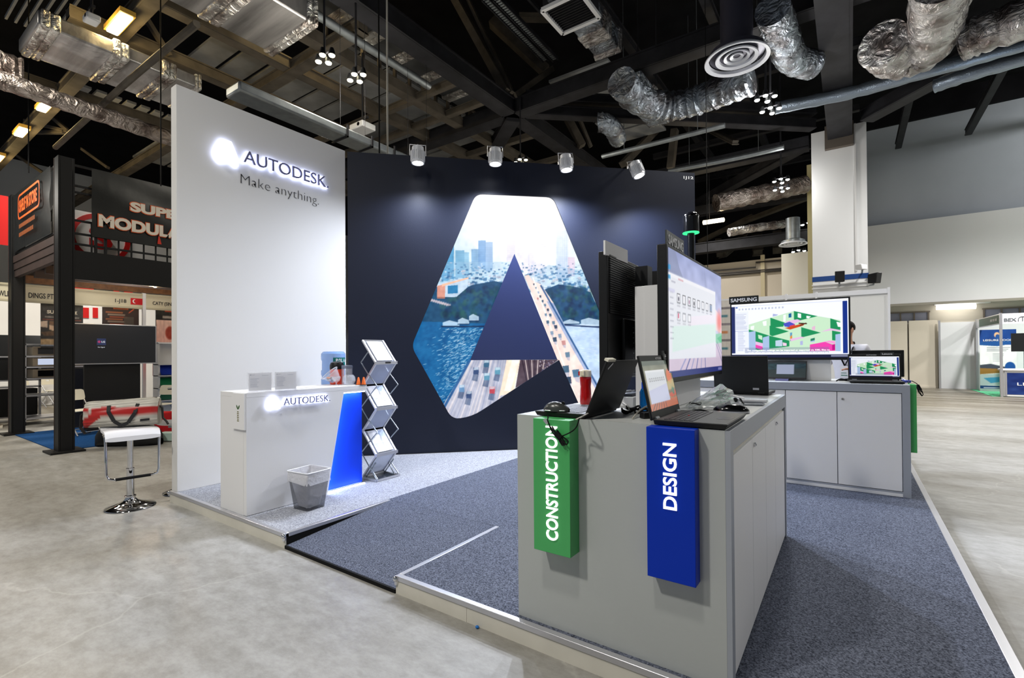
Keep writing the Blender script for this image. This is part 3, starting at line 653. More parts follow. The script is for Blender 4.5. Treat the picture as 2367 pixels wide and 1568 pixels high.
for (s, z, off), tl_, lb in zip(BOOTH_LAMPS, [(0.05, 0), (0.06, 0.0), (0.1, 0.05), (0.25, 0.25)], ['white finned spotlight above the navy wall, nearest the white wall', 'white finned spotlight above the navy wall, over the top of the lit letter', 'white finned spotlight above the navy wall, third from the white wall', 'tilted white finned spotlight above the navy wall, nearest the stand number']):
    booth_lamp(s, z, off, tl_, lb)
# ---------------------------------------------------------------- roof structure
ZC = 7.4
def beam(p, q, w=0.3, h=0.34, m=None):
    b = MB(); b.bar(p, q, w, h)
    # flanges make it an I-section rather than a plain bar
    p, q = np.asarray(p, float), np.asarray(q, float); up = np.array([0, 0, h/2-0.02])
    if abs(unit(q-p)[2]) < 0.6:
        b.bar(p+up, q+up, w*1.25, 0.03); b.bar(p-up, q-up, w*1.25, 0.03)
    o = b.build('beam', m or M_BEAM, flat=True); o['kind'] = 'structure'; return o
def P3(u, v, z): return onz(u, v, z)
ND = np.array([-6.73, 9.75, ZC])
beam((-26, 9.75, ZC), (14, 9.75, ZC), 0.30, 0.36); beam((-6.73, -6, ZC), (-6.73, 24.5, ZC), 0.32, 0.36)
beam(ND, (-0.75, 15.0, ZC), 0.22, 0.26); beam(ND+(0, 0, 0.34), (-0.75, 15.0, ZC+0.34), 0.26, 0.22)
beam((-0.17, -4, ZC+0.1), (-0.17, 15.3, ZC-0.25), 0.42, 0.36)
beam(P3(2003, 268, ZC-0.2), P3(2560, -40, ZC-0.2), 0.3, 0.3); beam(P3(2003, 268, ZC+0.4), P3(2560, -90, ZC+0.4), 0.2, 0.2)
a = P3(1868, 330, ZC); beam(a, a+np.array([-9, 9, 0])*0.9, 0.26, 0.3)
beam((-20, 16.0, ZC-0.1), (-0.9, 16.0, ZC-0.1), 0.3, 0.34); beam((-20, 19.6, 6.9), (-0.9, 19.6, 6.9), 0.3, 0.34); beam((-16, 20.3, 5.6), (-0.9, 20.3, 5.6), 0.34, 0.4)
beam((-30, 3.17, ZC), (14, 3.17, ZC), 0.2, 0.24, M_BEAMW); beam((-30, 5.67, ZC), (-7.2, 5.67, ZC), 0.2, 0.22, M_BEAMW)
for x, y0, y1 in [(-11.16, 2.5, 24), (-9.5, 3.3, 24), (-14.6, 2.5, 24), (-8.3, 5.0, 24)]: beam((x, y0, ZC+0.05), (x, y1, ZC+0.05), 0.2, 0.24, M_BEAMW)
for y in (8.0, 9.0, 11.2, 13.0, 15.0, 17.5): beam((-16, y, ZC+0.02), (-7, y, ZC+0.02), 0.12, 0.16, M_BEAMW)
for y in (7.2, 12.0, 14.2, 18.0, 21.5): beam((-6, y, 8.8), (12 if y < 13 else 0.3, y, 8.8), 0.14, 0.2)
for x in (-4.6, -2.6, 1.6, 3.6, 6.5): beam((x, 1, 9.4), (x, 24, 9.4), 0.16, 0.24)
# web members of the space frame
def web(u0, v0, z0, u1, v1, z1, w=0.22, m=None): beam(P3(u0, v0, z0), P3(u1, v1, z1), w, w*0.8, m or M_BEAMW)
web(1048, -10, 10.6, 1172, 214, 7.6); web(1078, -10, 10.6, 1184, 214, 7.6, 0.1); web(1138, 50, 10.4, 1262, 165, 9.0, 0.3)
web(1188, 222, 7.6, 1275, 160, 8.8, 0.16); web(1292, 236, 8.8, 1346, 338, 7.5, 0.24); web(1322, 232, 8.8, 1366, 340, 7.5, 0.1)
web(1440, 380, 7.2, 1525, 292, 8.8, 0.24); web(1560, 300, 8.4, 1550, 390, 7.2, 0.24); web(1640, 300, 8.6, 1700, 330, 7.4, 0.16); web(1400, 45, 9.5, 1200, 40, 9.6, 0.16)
a = ND+(0, 0, -0.15); beam(a, dep(1140, 348, 14.5), 0.3, 0.24)
web(1670, 590, 5.6, 1720, 548, 6.6, 0.3); web(1750, 548, 6.6, 1752, 585, 5.6, 0.34); web(1796, 540, 6.6, 1797, 580, 5.6, 0.34); web(1660, 556, 6.4, 1664, 590, 5.6, 0.25)
web(1615, 560, 6.3, 1740, 500, 7.0, 0.2); web(1700, 520, 6.8, 1872, 455, 7.2, 0.2)
for (u0, v0), (u1, v1) in [((330, 30), (392, 130)), ((60, 280), (160, 305)), ((110, 262), (160, 305)), ((340, 45), (230, 95)), ((70, 307), (150, 306)), ((190, 345), (250, 388)), ((40, 360), (100, 400))]:
    web(u0, v0, 8.0, u1, v1, 7.4, 0.1)
# pale deck panels between the beams on the left
M_DECK = mat('grey_deck_panel', (136, 138, 140), 0.7, spec=0.2, vary=(1.6, 0.25))
def deck(x0, x1, y0, y1, step, z=8.05):
    y = y0
    while y < y1:
        b = MB(); b.box(x0, y, z, x1, y+step-0.1, z+0.06); o = b.build('ceiling_panel', M_DECK, flat=True); o['kind'] = 'structure'; y += step
deck(-12.2, -10.6, 4.7, 8.0, 0.62); deck(-10.3, -8.7, 6.2, 11.5, 0.7); deck(-12.2, -10.6, 9.2, 14, 0.8); deck(-7.9, -7.1, 10.5, 15.5, 0.9); deck(-6.2, -4.6, 10.6, 14.5, 0.9, 8.3)
deck(-16.8, -15.0, 3.6, 5.4, 0.30, 7.9); deck(-14.2, -12.0, 2.2, 3.0, 0.14, 8.4); deck(-19.5, -17.5, 6.0, 9.0, 0.5)

# racking of thin posts above the beams, lit by a sodium lamp
for i in range(13):
    y = 4.8+i*0.44; h_ = 0.9+0.35*((i*7) % 3); b = MB(); b.box(-8.42, y, 7.5, -8.34, y+0.05, 7.5+h_); b.box(-8.42, y, 7.5+h_*0.6, -8.36, y+0.44, 7.5+h_*0.6+0.04)
    o = b.build('beam', M_BEAMW, flat=True); o['kind'] = 'structure'
point('sodium_roof_light', (-8.9, 5.6, 8.3), 55, SODIUM, 0.2)
for x in np.arange(-5.6, 0.2, 0.8):
    b = MB(); b.box(x, 3.0, 9.0, x+0.05, 9.3, 9.08); o = b.build('beam', M_BEAM, flat=True); o['kind'] = 'structure'
# ---------------------------------------------------------------- air ducts wrapped in foil
F1 = foil('crinkled_duct_foil', (214, 212, 212)); F2 = foil('aged_duct_foil', (176, 166, 160)); F3 = foil('blue_grey_duct_foil', (176, 186, 198))
M_TAPE = foil('foil_tape', (236, 234, 230))
M_DUCT = mat('smooth_duct_foil', (168, 166, 166), 0.42, 0.8, bump=(7, 0.45), vary=(1.6, 0.5, (0.25, 2.6, 1)))
def duct(label, x0, x1, y0, y1, z0, z1, bands, along='y', m=M_DUCT, mb=None, name='air_duct'):
    t = thing(name, label, 'air duct', ((x0+x1)/2, (y0+y1)/2, z0))
    b = MB(); b.box(x0, y0, z0, x1, y1, z1); b.build('duct_body', m, t, bev=0.03)
    for c_, hw in bands:
        b = MB(); g = 0.035; n = 7
        for s in range(2):     # a puckered collar: two slightly wavy sleeves
            a0, a1 = c_-hw+s*hw, c_+s*hw
            e = g*random.uniform(0.6, 1.3)
            if along == 'y': b.box(x0-e, a0, z0-e, x1+e, a1, z1+e)
            else: b.box(a0, y0-e, z0-e, a1, y1+e, z1+e)
        b.build('tape_collar', mb or M_TAPE, t, bev=0.03)
    return t
duct('broad foil-wrapped air duct at the upper left with gold-lit side', -11.52, -10.26, 1.95, 4.25, 6.6, 6.84, [(2.1, 0.12), (3.0, 0.12), (3.72, 0.12), (4.2, 0.06)])
duct('broad foil-wrapped air duct at the top, above the white wall', -8.07, -6.81, -1.0, 4.46, 6.6, 6.95, [(1.9, 0.14), (3.45, 0.16), (4.4, 0.09)])
ys = [P3(u, v, 7.8)[1] for u, v in [(793, 34), (866, 84), (933, 132), (997, 176), (1050, 222)]]
duct('long dark air duct with bright foil collars leading to the roof node', -8.2, -7.45, 3.5, 9.5, 7.8, 8.2, [(y, 0.15) for y in ys], m=mat('dull_duct_skin', (92, 94, 96), 0.55, 0.6, vary=(2, 0.2)))
t = duct('galvanised duct with dark straps running behind the top of the white wall', -7.1, -6.72, 3.25, 7.0, 5.02, 5.16, [], m=M_STEEL)
for i in range(8):
    y = 3.45+i*0.5; b = MB(); b.box(-7.12, y, 5.0, -6.70, y+0.03, 5.02); b.box(-6.72, y, 5.0, -6.70, y+0.03, 5.2)
    if y > 4.6: b.tube([(-6.9, y+0.015, 5.15), (-6.9, y+0.015, 7.4)], 0.004, 5); b.build('strap', M_BEAM, t)
GD = duct('foil duct ending in a square grille near the top centre', -4.3, -3.78, 7.3, 9.45, 7.6, 8.0, [(8.7, 0.2), (9.3, 0.08)], m=F3, mb=F1)
duct('short foil duct hanging just beyond the roof chord', -3.9, -3.4, 9.5, 11.4, 6.8, 7.15, [(10.3, 0.15)], m=F3, mb=F1)
b = MB(); b.tube([(-3.65, 10.0, 7.1), (-3.65, 10.0, 11.19)], 0.012, 6); b.tube([(-3.65, 11.2, 7.1), (-3.65, 11.2, 11.19)], 0.012, 6); b.build('hanger', M_BEAM, bpy.data.objects['air_duct.005'])
t = GD; c_ = P3(1320, 32, 7.55); q = MB()
for a, b_ in [((-0.38, -0.38), (0.38, -0.38)), ((0.38, -0.38), (0.38, 0.38)), ((0.38, 0.38), (-0.38, 0.38)), ((-0.38, 0.38), (-0.38, -0.38))]: q.bar(c_+(*a, 0), c_+(*b_, 0), 0.07, 0.06)
q.build('grille_frame', M_WHT_ALU, t); q = MB()
for i in range(12): q.bar(c_+(-0.35, -0.34+i*0.062, 0.03), c_+(0.35, -0.34+i*0.062, 0.03), 0.012, 0.05)
q.box(c_[0]-0.37, c_[1]-0.37, c_[2]+0.05, c_[0]+0.37, c_[1]+0.37, c_[2]+0.3); q.build('louvres', M_BEAM, t)
def flex(label, pts, r, m, n=14, rib=True, hang=False):
    P = [np.asarray(p, float) for p in pts]; out = []; R = []
    for i in range(len(P)-1):
        for j in range(8):
            k = j/8; p0 = P[max(i-1, 0)]; p1 = P[i]; p2 = P[i+1]; p3 = P[min(i+2, len(P)-1)]
            out.append(0.5*((2*p1)+(p2-p0)*k+(2*p0-5*p1+4*p2-p3)*k*k+(3*p1-p0-3*p2+p3)*k**3)); R.append(r*(1+(0.07*math.sin(len(out)*2.4)+random.uniform(-0.03, 0.03) if rib else 0)))
    out.append(P[-1]); R.append(r); b = MB(); b.tube(out, R, n)
    if hang: [b.tube([q_, (q_[0], q_[1], 11.19)], 0.008, 5) for q_ in (P[0]*0.8+P[-1]*0.2, P[0]*0.2+P[-1]*0.8)]
    o = b.build('flexible_duct', m); return tag(o, label, 'air duct')
flex('thin foil-wrapped pipe crossing the upper left behind the white wall', [P3(u, v, 6.0) for u, v in [(-60, 165), (60, 205), (160, 240), (280, 280), (420, 330)]], 0.15, F2)
flex('fat foil-wrapped duct stub at the left edge', [P3(u, v, 6.3) for u, v in [(-90, 130), (-20, 150), (52, 172)]], 0.26, F2)
flex('wavy silver flexible duct left of the round diffuser', [P3(u, v, 6.35) for u, v in [(1436, 190), (1480, 232), (1540, 246), (1600, 236), (1660, 214), (1738, 184)]], 0.27, F3)
flex('curled silver flexible duct hooking down to a small grille', [P3(u, v, 7.0) for u, v in [(1382, 284), (1398, 284), (1418, 300), (1428, 322)]], 0.22, F3)
flex('spiral steel pipe running right from the column top', [P3(u, v, 6.9) for u, v in [(1792, 250), (1960, 216), (2160, 160), (2480, 75)]], 0.13, mat('spiral_steel', (140, 152, 166), 0.35, 0.85, bump=(40, 0.4)))
flex('second spiral steel pipe just below the first at the upper right', [P3(u, v, 6.5) for u, v in [(2160, 200), (2260, 166), (2480, 105)]], 0.12, mat('spiral_steel', (140, 152, 166)))
flex('spiral pipe descending past the yellow floodlights', [P3(u, v, 7.2) for u, v in [(690, 6), (737, 37), (860, 116), (992, 200)]], 0.075, M_STEEL)
flex('slim steel pipe crossing in front of the upper left duct', [P3(455, 55, 6.3), P3(300, 185, 6.3), P3(128, 341, 6.3)], 0.055, M_BEAMW, 8, False)
flex('slim galvanised pipe sloping above the navy wall on the right', [P3(1392, 362, 6.6), P3(1520, 330, 6.6), P3(1676, 290, 6.6)], 0.06, M_STEEL, 8, False, True)
flex('galvanised pipe beyond the navy wall with a gentle slope', [P3(1545, 396, 6.8), P3(1700, 366, 6.8), P3(1812, 340, 6.8)], 0.07, M_STEEL, 8, False, True)
flex('foil duct in the distance above the tan wall', [dep(u, v, 14.6) for u, v in [(1655, 470), (1720, 456), (1800, 440), (1862, 426)]], 0.26, F2)
flex('spiral steel duct in the far distance right of the navy wall', [dep(u, v, 17) for u, v in [(1685, 538), (1740, 528), (1812, 518)]], 0.14, F1)
flex('shiny foil elbow at the top right corner', [P3(u, v, 6.7) for u, v in [(2180, -60), (2165, 40), (2140, 105), (2080, 130), (2040, 100)]], 0.37, F1, 18)
flex('broad foil duct running to the top right corner', [P3(u, v, 6.6) for u, v in [(2225, 96), (2290, 70), (2480, 10)]], 0.30, F1, 18)
flex('foil duct dropping behind the round diffuser', [P3(u, v, 6.95) for u, v in [(1785, 20), (1805, 75), (1830, 135), (1880, 150)]], 0.26, F3, 16)
# chain-like cable trays
for k, (a, b_) in enumerate([((1120, -5), (1262, 140)), ((1146, -5), (1284, 138))]):
    t = thing('cable_tray', ['perforated cable tray under the roof, left one of a pair', 'perforated cable tray under the roof, right one of a pair'][k], 'cable tray', P3(*a, 8.6))
    p, q_ = P3(*a, 8.6), P3(*b_, 8.6); b = MB(); n = 34
    for i in range(n): c0 = p+(q_-p)*i/n; b.bar(c0, c0+(q_-p)/n*0.55, 0.10, 0.03)
    b.build('rungs', M_STEEL, t); d = unit(np.cross(q_-p, (0, 0, 1)))*0.07; b = MB(); b.bar(p+d, q_+d, 0.02, 0.08); b.bar(p-d, q_-d, 0.02, 0.08); b.build('rails', M_BEAM, t)
def diffuser(label, c, R, hz):
    t = thing('ceiling_diffuser', label, 'air diffuser', c)
    for r0, r1, dz in [(0.86, 1.0, 0.0), (0.52, 0.66, 0.05), (0.30, 0.40, 0.08), (0.10, 0.21, 0.10)]:
        b = MB(); b.lathe([(R*r0, dz*R+0.14*R), (R*(r0+0.02), dz*R+0.02), (R*r1, dz*R), (R*(r1+0.005), dz*R+0.02), (R*(r0+0.03), dz*R+0.15*R)], c, 40, cap=False); b.build('ring', mat('diffuser_white', (226, 229, 238), 0.4), t)
    b = MB(); b.lathe([(R*0.84, 0.16*R), (R*0.84, 0.3*R), (R*0.5, 0.45*R), (R*0.5, hz)], c, 32); b.build('duct_neck', mat('dark_duct_neck', (70, 70, 84), 0.5, 0.5) if R > 0.45 else M_STEEL, t)
    b = MB(); b.lathe([(0.0001, 0.28*R), (R*0.84, 0.28*R)], c, 32); b.build('throat', M_BLACKM, t)
diffuser('large round white ceiling diffuser with nested rings hanging upper right', P3(1703, 140, 6.2), 0.49, 1.2)
diffuser('round white ceiling diffuser in the distance left of the column', dep(1833, 566, 16.5), 0.43, 0.9)
# warm tube lamps on the weathered truss
for u, v, z, L, lab in [(290, 58, 7.2, 0.75, 'largest warm tube lamp, above the upper left foil duct'), (112, 247, 7.2, 0.6, 'warm tube lamp half hidden behind the foil pipe'), (57, 305, 7.2, 0.7, 'warm tube lamp on the weathered truss at the far left'), (3, 366, 7.2, 0.7, 'warm tube lamp cut off by the left edge of the picture')]:
    c_ = P3(u, v, z); c_[1] = 2.98; t = thing('tube_lamp', lab, 'lamp', c_)
    b = MB(); b.box(c_[0]-L/2, c_[1]-0.085, c_[2]-0.06, c_[0]+L/2, c_[1]+0.085, c_[2]+0.02); b.build('lamp_glass', glow('warm_tube', (255, 240, 200), 7.0), t, bev=0.02)
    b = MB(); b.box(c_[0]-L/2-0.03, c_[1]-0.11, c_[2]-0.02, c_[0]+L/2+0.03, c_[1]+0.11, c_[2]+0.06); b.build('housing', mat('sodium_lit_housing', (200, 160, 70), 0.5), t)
    point('tube_lamp_light', (c_[0], c_[1]-0.15, c_[2]-0.25), 70, SODIUM, 0.15)
# hanging flood clusters
def floods(label, c, k, warm, rod=1.6, lamp=0):
    t = thing('hanging_floodlight', label, 'floodlight', c)
    b = MB(); b.tube([c+(0, 0, 0.05), c+(0, 0, rod)], 0.018, 6); b.tube([c+(-0.16, 0, 0.06), c+(0.16, 0, 0.06)], 0.014, 6); b.build('hanger', M_BEAM, t)
    g = glow('warm_flood_face', (255, 246, 206), 13.0) if warm else glow('cool_flood_face', (250, 255, 246), 13.0)
    for i in range(4):
        d = np.array([(-0.14, 0.0, 0), (0.0, -0.03, 0.03), (0.02, 0.05, -0.05), (0.14, 0.02, 0)][i])*k
        b = MB(); k2 = k*0.8; b.lathe([(0.03, 0.12*k2), (0.055*k2, 0.05*k2), (0.06*k2, 0.0)], c+d, 14); b.build('lamp_can', M_BLACK, t)
        b = MB(); b.sph(c+d+(0, 0, -0.005), (0.055*k2, 0.055*k2, 0.03*k2), 12, 6); b.build('bulb', g, t)
    if lamp: point('floodlight_glow', c+np.array((0, 0, -0.2)), lamp, WARM if warm else NEUT, 0.15)
floods('warm floodlight cluster above the white wall, nearer one of the two', P3(750, 134, 6.0), 1.1, True, 2.2, 60)
floods('warm floodlight cluster above the white wall, farther one of the two', P3(823, 178, 6.0), 1.1, True, 2.2, 60)
floods('small warm floodlight cluster peeping over the navy wall between two spotlights', P3(1203, 372, 6.0), 1.0, True, 1.5, 40)
floods('bright floodlight cluster left of the column top, upper one of the pair', P3(1770, 226, 6.0), 1.0, False, 1.6, 60)
floods('bright floodlight cluster left of the column top, lower one of the pair', P3(1781, 254, 6.0), 1.0, False, 5.19, 60)
floods('floodlight cluster in the distance beside the column, upper of two', P3(1805, 417, 6.0), 1.1, False, 5.2, 60)
floods('floodlight cluster in the distance beside the column, lower of two', P3(1806, 437, 5.9), 1.1, False, 5.3)
floods('tiny floodlight cluster at the edge of the column, near the far diffuser', dep(1869, 518, 17), 1.3, False, 1.0)
floods('tiny floodlight cluster below the far round diffuser', dep(1846, 581, 17), 1.2, False, 1.0, 50)
c_ = dep(1650, 512, 16); t = thing('tube_lamp', 'warm glowing tube lamp in the distance right of the navy wall', 'lamp', c_)
b = MB(); b.tube([dep(1626, 515, 16), dep(1673, 508, 16)], 0.07, 8); b.build('lamp_glass', glow('warm_tube', (255, 240, 200), 7.0), t); b = MB(); b.tube([dep(1640, 513, 16), dep(1640, 513, 16)+(0, 0, 5.6)], 0.012, 6); b.build('hanger', M_BEAM, t); point('tube_lamp_light', c_+(0, -0.3, -0.3), 60, (1, 0.8, 0.5), 0.15)
# suspended wires and small devices
for u0, u1, v1, dd, z1, m, lab, r in [(892, 896, 357, 6.9, 10.8, mat('white_cable', (190, 186, 176), 0.5), 'pale cable hanging from the roof to the navy wall', 0.013), (858, 877, 354, 6.8, 10.8, M_BLACKM, 'black cable hanging beside the pale one above the navy wall', 0.011),
                                     (1638, 1636, 640, 8.6, 10.8, M_BLACKM, 'thin black suspension wire right of the navy wall', 0.006), (360, 372, 430, 7.6, 10.8, M_BLACKM, 'black suspension wire left of the white wall', 0.010), (66, 66, 400, 8.6, 11.2, M_BLACKM, 'short black suspension wire at the far left', 0.010)]:
    a = dep(u1, v1, dd); a_top = a.copy(); a_top[2] = z1
    b = MB(); b.tube([a, a+(a_top-a)*0.5, a_top], r, 6); tag(b.build('hanging_cable', m), lab, 'cable')
def ceil_box(label, c, w_, h_, cat, name):
    t = thing(name, label, cat, c); b = MB(); b.box(c[0]-w_/2, c[1]-w_*0.4, c[2], c[0]+w_/2, c[1]+w_*0.4, c[2]+h_); b.build('housing', M_WHT_ALU, t, bev=0.02)
    b = MB(); b.tube([c+(0, 0, h_), c+(0, 0, 1.6)], 0.02, 6); b.bar(c+(-w_*0.4, 0, h_+0.12), c+(w_*0.4, 0, h_+0.12), 0.05, 0.04); b.build('hanger', M_BEAM, t)
    b = MB(); b.cyl(c+(w_*0.2, -w_*0.42, h_/2), c+(w_*0.2, -w_*0.36, h_/2), h_*0.3, 12); b.build('lens', M_GLOSSB, t)
ceil_box('white projector hanging above the navy wall corner', P3(838, 303, 6.0), 0.42, 0.12, 'projector', 'projector')
ceil_box('white hanging device above the upper left foil duct', P3(212, 52, 6.6), 0.22, 0.10, 'access point', 'access_point')
# ---------------------------------------------------------------- display counters
ZT = 1.127
def lock(b, c, n, parent, m=M_CHROME):
    q = MB(); q.cyl(c, np.asarray(c)+np.asarray(n)*0.008, 0.011, 14); q.build('lock', m, parent)
    q = MB(); cc = np.asarray(c)+np.asarray(n)*0.009; t = np.cross(n, (0, 0, 1)); q.obox(cc-t*0.0015-EZ*0.005, t*0.003, np.asarray(n)*0.002, EZ*0.01); q.build('keyhole', M_BLACK, parent)
EX = np.array([1.0, 0, 0])
# front counter: grey end panel to the camera, white doors on the aisle side
cx0, cx1, cy0, cy1 = -1.397, -0.388, 2.046, 4.006
ct = thing('display_counter', 'large grey display counter in front with green and blue signs on its end', 'counter', ((cx0+cx1)/2, (cy0+cy1)/2, ZP))
b = MB(); b.box(cx0, cy0, ZP, cx1-0.0205, cy0+0.02, ZT); b.box(cx0, cy0+0.02, ZP, cx0+0.02, cy1, ZT-0.021); b.box(cx0+0.02, cy1-0.02, ZP, cx1-0.03, cy1, ZT-0.021); b.box(cx0+0.02, cy0+0.02, ZP+0.002, cx1-0.03, cy1-0.02, ZT-0.08)
b.build('carcass', M_GREY, ct)
b = MB(); b.box(cx0+0.001, cy0+0.0205, ZT-0.02, cx1-0.0205, cy1-0.001, ZT); b.build('worktop', mat('pale_grey_worktop', (196, 199, 198), 0.38), ct, bev=0.002)
b = MB(); b.box(cx1-0.02, cy0, ZP, cx1, cy0+0.055, ZT-0.001); b.box(cx1-0.02, cy1-0.05, ZP, cx1, cy1, ZT-0.001); b.box(cx1-0.02, cy0+0.055, ZT-0.085, cx1, cy1-0.05, ZT-0.001); b.build('front_frame', M_GREYD, ct)
b = MB(); b.box(cx1-0.028, cy0+0.055, ZT-0.115, cx1-0.018, cy1-0.05, ZT-0.085); b.build('door_rail', mat('cream_rail', (226, 222, 206), 0.5), ct)
ys = [cy0+0.058, 2.593, 3.039, 3.447, cy1-0.053]
for i in range(4):
    b = MB(); b.box(cx1-0.024, ys[i]+0.002, ZP+0.02, cx1-0.006, ys[i+1]-0.002, ZT-0.112); d = b.build('door', M_WHITE, ct, bev=0.0015)
    if i in (1, 3): lock(b, (cx1-0.006, ys[i]+0.05, 0.98), EX, d)
def sign(name, label, o, ex, ey_out, w_, th, z0, z1, m, s=None, tw=None):
    """board of width w_ along ex standing th proud of the panel; lettering reads upwards"""
    o = np.asarray(o, float); t = thing(name, label, 'sign', (o+ex*w_/2+EZ*z0))
    q = MB(); q.obox(o+EZ*z0, ex*w_, ey_out*th, EZ*(z1-z0)); q.build('sign_board', m, t, bev=0.002)
    if s:
        n = ey_out; a = o+n*(th)+ex*(w_*tw[1])+EZ*tw[2]
        text('sign_lettering', s, a, EZ, -ex, tw[3], tw[0], G_SIGN, t, 0.006, 0.016)
    return t
M_GREEN = mat('green_board', (74, 174, 98), 0.38); M_BLUE = mat('blue_board', (0, 50, 180), 0.42, spec=0.25)
sign('sign_board', 'green board with upright glowing lettering on the end of the grey front counter', (-1.246, cy0, 0), EX, -EY, 0.196, 0.088, 0.505, ZT+0.001, M_GREEN, 'CONSTRUCTION', (0.062, 0.68, 0.568, 0.53))
sign('sign_board', 'blue board with upright glowing lettering on the end of the grey front counter', (-0.702, cy0, 0), EX, -EY, 0.195, 0.066, 0.508, ZT+0.001, M_BLUE, 'DESIGN', (0.055, 0.64, 0.80, 0.268))
# rear counter, facing the camera
bx0, bx1, by0, by1 = -1.45, 0.438, 5.635, 6.6
rc = thing('display_counter', 'white-doored grey display counter at the back holding the wide monitor', 'counter', ((bx0+bx1)/2, (by0+by1)/2, ZP))
b = MB(); b.box(bx0, by0+0.03, ZP, bx1, by1, ZT-0.02); b.build('carcass', M_GREYD, rc)
b = MB(); b.box(bx0, by0+0.0305, ZT-0.02, bx1, by1, ZT); b.build('worktop', mat('pale_grey_worktop', (196, 199, 198), 0.38), rc, bev=0.002)
b = MB(); b.box(bx1-0.058, by0, ZP, bx1, by0+0.03, ZT-0.001); b.box(bx0, by0, ZT-0.075, bx1-0.058, by0+0.03, ZT-0.001); b.box(bx0, by0, ZP, bx1-0.058, by0+0.03, ZP+0.045); b.build('front_frame', M_GREYD, rc)
b = MB(); b.box(bx0, by0-0.002, ZP+0.002, bx1-0.06, by0+0.03, ZP+0.03); b.build('plinth', M_WHITE, rc)
xs = [-1.4, -0.98, -0.546, -0.111, 0.379]
for i in range(4):
    b = MB(); b.box(xs[i]+0.003, by0+0.006, ZP+0.05, xs[i+1]-0.003, by0+0.022, ZT-0.082); d = b.build('door', M_WHITE, rc, bev=0.0015)
    if i in (1, 3): lock(b, (xs[i]+0.045, by0+0.006, 0.978), -EY, d)
sign('sign_board', 'plain green board on the right end of the rear counter', (bx1, 5.70, 0), EY, EX, 0.2, 0.05, 0.51, ZT+0.001, M_GREEN)

# ---------------------------------------------------------------- big monitors
def monitor(name, label, o, ex, w_, h_, cv=None, em=1.0, back=False, th=0.05, case=M_BLACK):
    """o: bottom-left corner of the front seen by the viewer; ex: to the viewer's right"""
    o = np.asarray(o, float); ex = unit(ex); n = np.cross(ex, EZ); t = thing(name, label, 'monitor', o+ex*w_/2-n*th/2)
    b = MB(); b.obox(o-n*th, ex*w_, EZ*h_, n*th); b.build('case', case, t, bev=0.004)
    bz = 0.016
    if cv is not None: cv.build('screen', o+ex*bz+EZ*0.026+n*0.002, ex*(w_-2*bz), EZ*(h_-0.026-bz), colmat('screen_%g' % em, em, 0.3, 0.35), t)
    return t, o, ex, n
# desktop shown on the aisle-side monitor
dk = Canvas(230, 130, (176, 186, 222))
yy = dk.y[..., None]; xx = dk.x[..., None]
dk.a = np.array([150, 160, 206.])*(1-yy)+np.array([226, 220, 236.])*yy
dk.noise(9, 16); dk.poly([(0.0, 0), (0.10, 0), (0.16, 0.12), (0.24, 0.22), (0.2, 0.3), (0, 0.3)], (120, 128, 160), .6); dk.poly([(0.6, 0), (0.66, 0.18), (0.7, 0.4), (0.62, 0.3)], (128, 138, 180), .35)
dk.poly([(0.84, 0.36), (0.95, 0.42), (1, 0.46), (1, 0.6), (0.84, 0.58)], (236, 214, 218), 1); dk.disc(0.94, 0.48, 0.055, (230, 90, 90), .8, 0.06)
dk.poly([(0.84, 0.62), (1, 0.60), (1, 0.78), (0.84, 0.70)], (120, 196, 160), .9); dk.poly([(0.88, 0.66), (1, 0.62), (1, 0.72)], (40, 170, 110), .6)
dk.poly([(0, 0.82), (1, 0.70), (1, 1), (0, 1)], (206, 186, 206), .8)
for i in range(6): dk.line((0.30+i*0.06, 0.80), (0.16+i*0.09, 0.95), 0.012, (96, 100, 160) if i % 2 else (150, 150, 196), .9)
dk.line((0.86, 0.72), (1, 0.90), 0.008, (110, 100, 150), .8); dk.line((0.88, 0.70), (1, 0.82), 0.006, (110, 110, 150), .8)
dk.rect(0.0, 0.19, 0.85, 0.855, (226, 228, 236)); dk.poly([(0.05, 0.60), (0.85, 0.52), (0.85, 0.70), (0.05, 0.8)], (206, 232, 222), .7); dk.poly([(0.3, 0.5), (0.85, 0.42), (0.85, 0.5), (0.3, 0.58)], (236, 226, 238), .8)
dk.rect(0, 0.19, 0.85, 0.22, (238, 238, 244)); dk.rect(0.0, 0.13, 0.03, 0.17, (40, 150, 210)); dk.rect(0.0, 0.21, 0.03, 0.24, (60, 160, 214)); dk.rect(0.04, 0.245, 0.10, 0.26, (150, 150, 170), .6); dk.rect(0.14, 0.21, 0.22, 0.222, (200, 120, 130), .6)
for i in range(8):
    x = 0.12+i*0.085; dk.rect(x, 0.33, x+0.05, 0.41, (70, 72, 84)); dk.rect(x+0.005, 0.338, x+0.045, 0.402, (232, 232, 238)); dk.rect(x, 0.425, x+0.05, 0.435, (160, 160, 172), .7)
    if i in (0, 2, 3): dk.rect(x+0.015, 0.36, x+0.035, 0.39, [(90, 90, 110), 0, (160, 120, 150), (40, 44, 60)][i])
dk.rect(0.72, 0.34, 0.765, 0.40, (130, 150, 180))
for i in range(3):
    x = 0.12+i*0.085; dk.rect(x, 0.48, x+0.05, 0.55, (110, 112, 124)); dk.rect(x+0.004, 0.487, x+0.046, 0.543, (234, 234, 240)); dk.rect(x, 0.565, x+0.05, 0.575, (170, 170, 180), .7)
dk.rect(0.13, 0.49, 0.15, 0.53, (200, 70, 110), .8)
for i in range(9): dk.rect(0.02, 0.33+i*0.045, 0.07, 0.34+i*0.045, (150, 152, 168), .6)
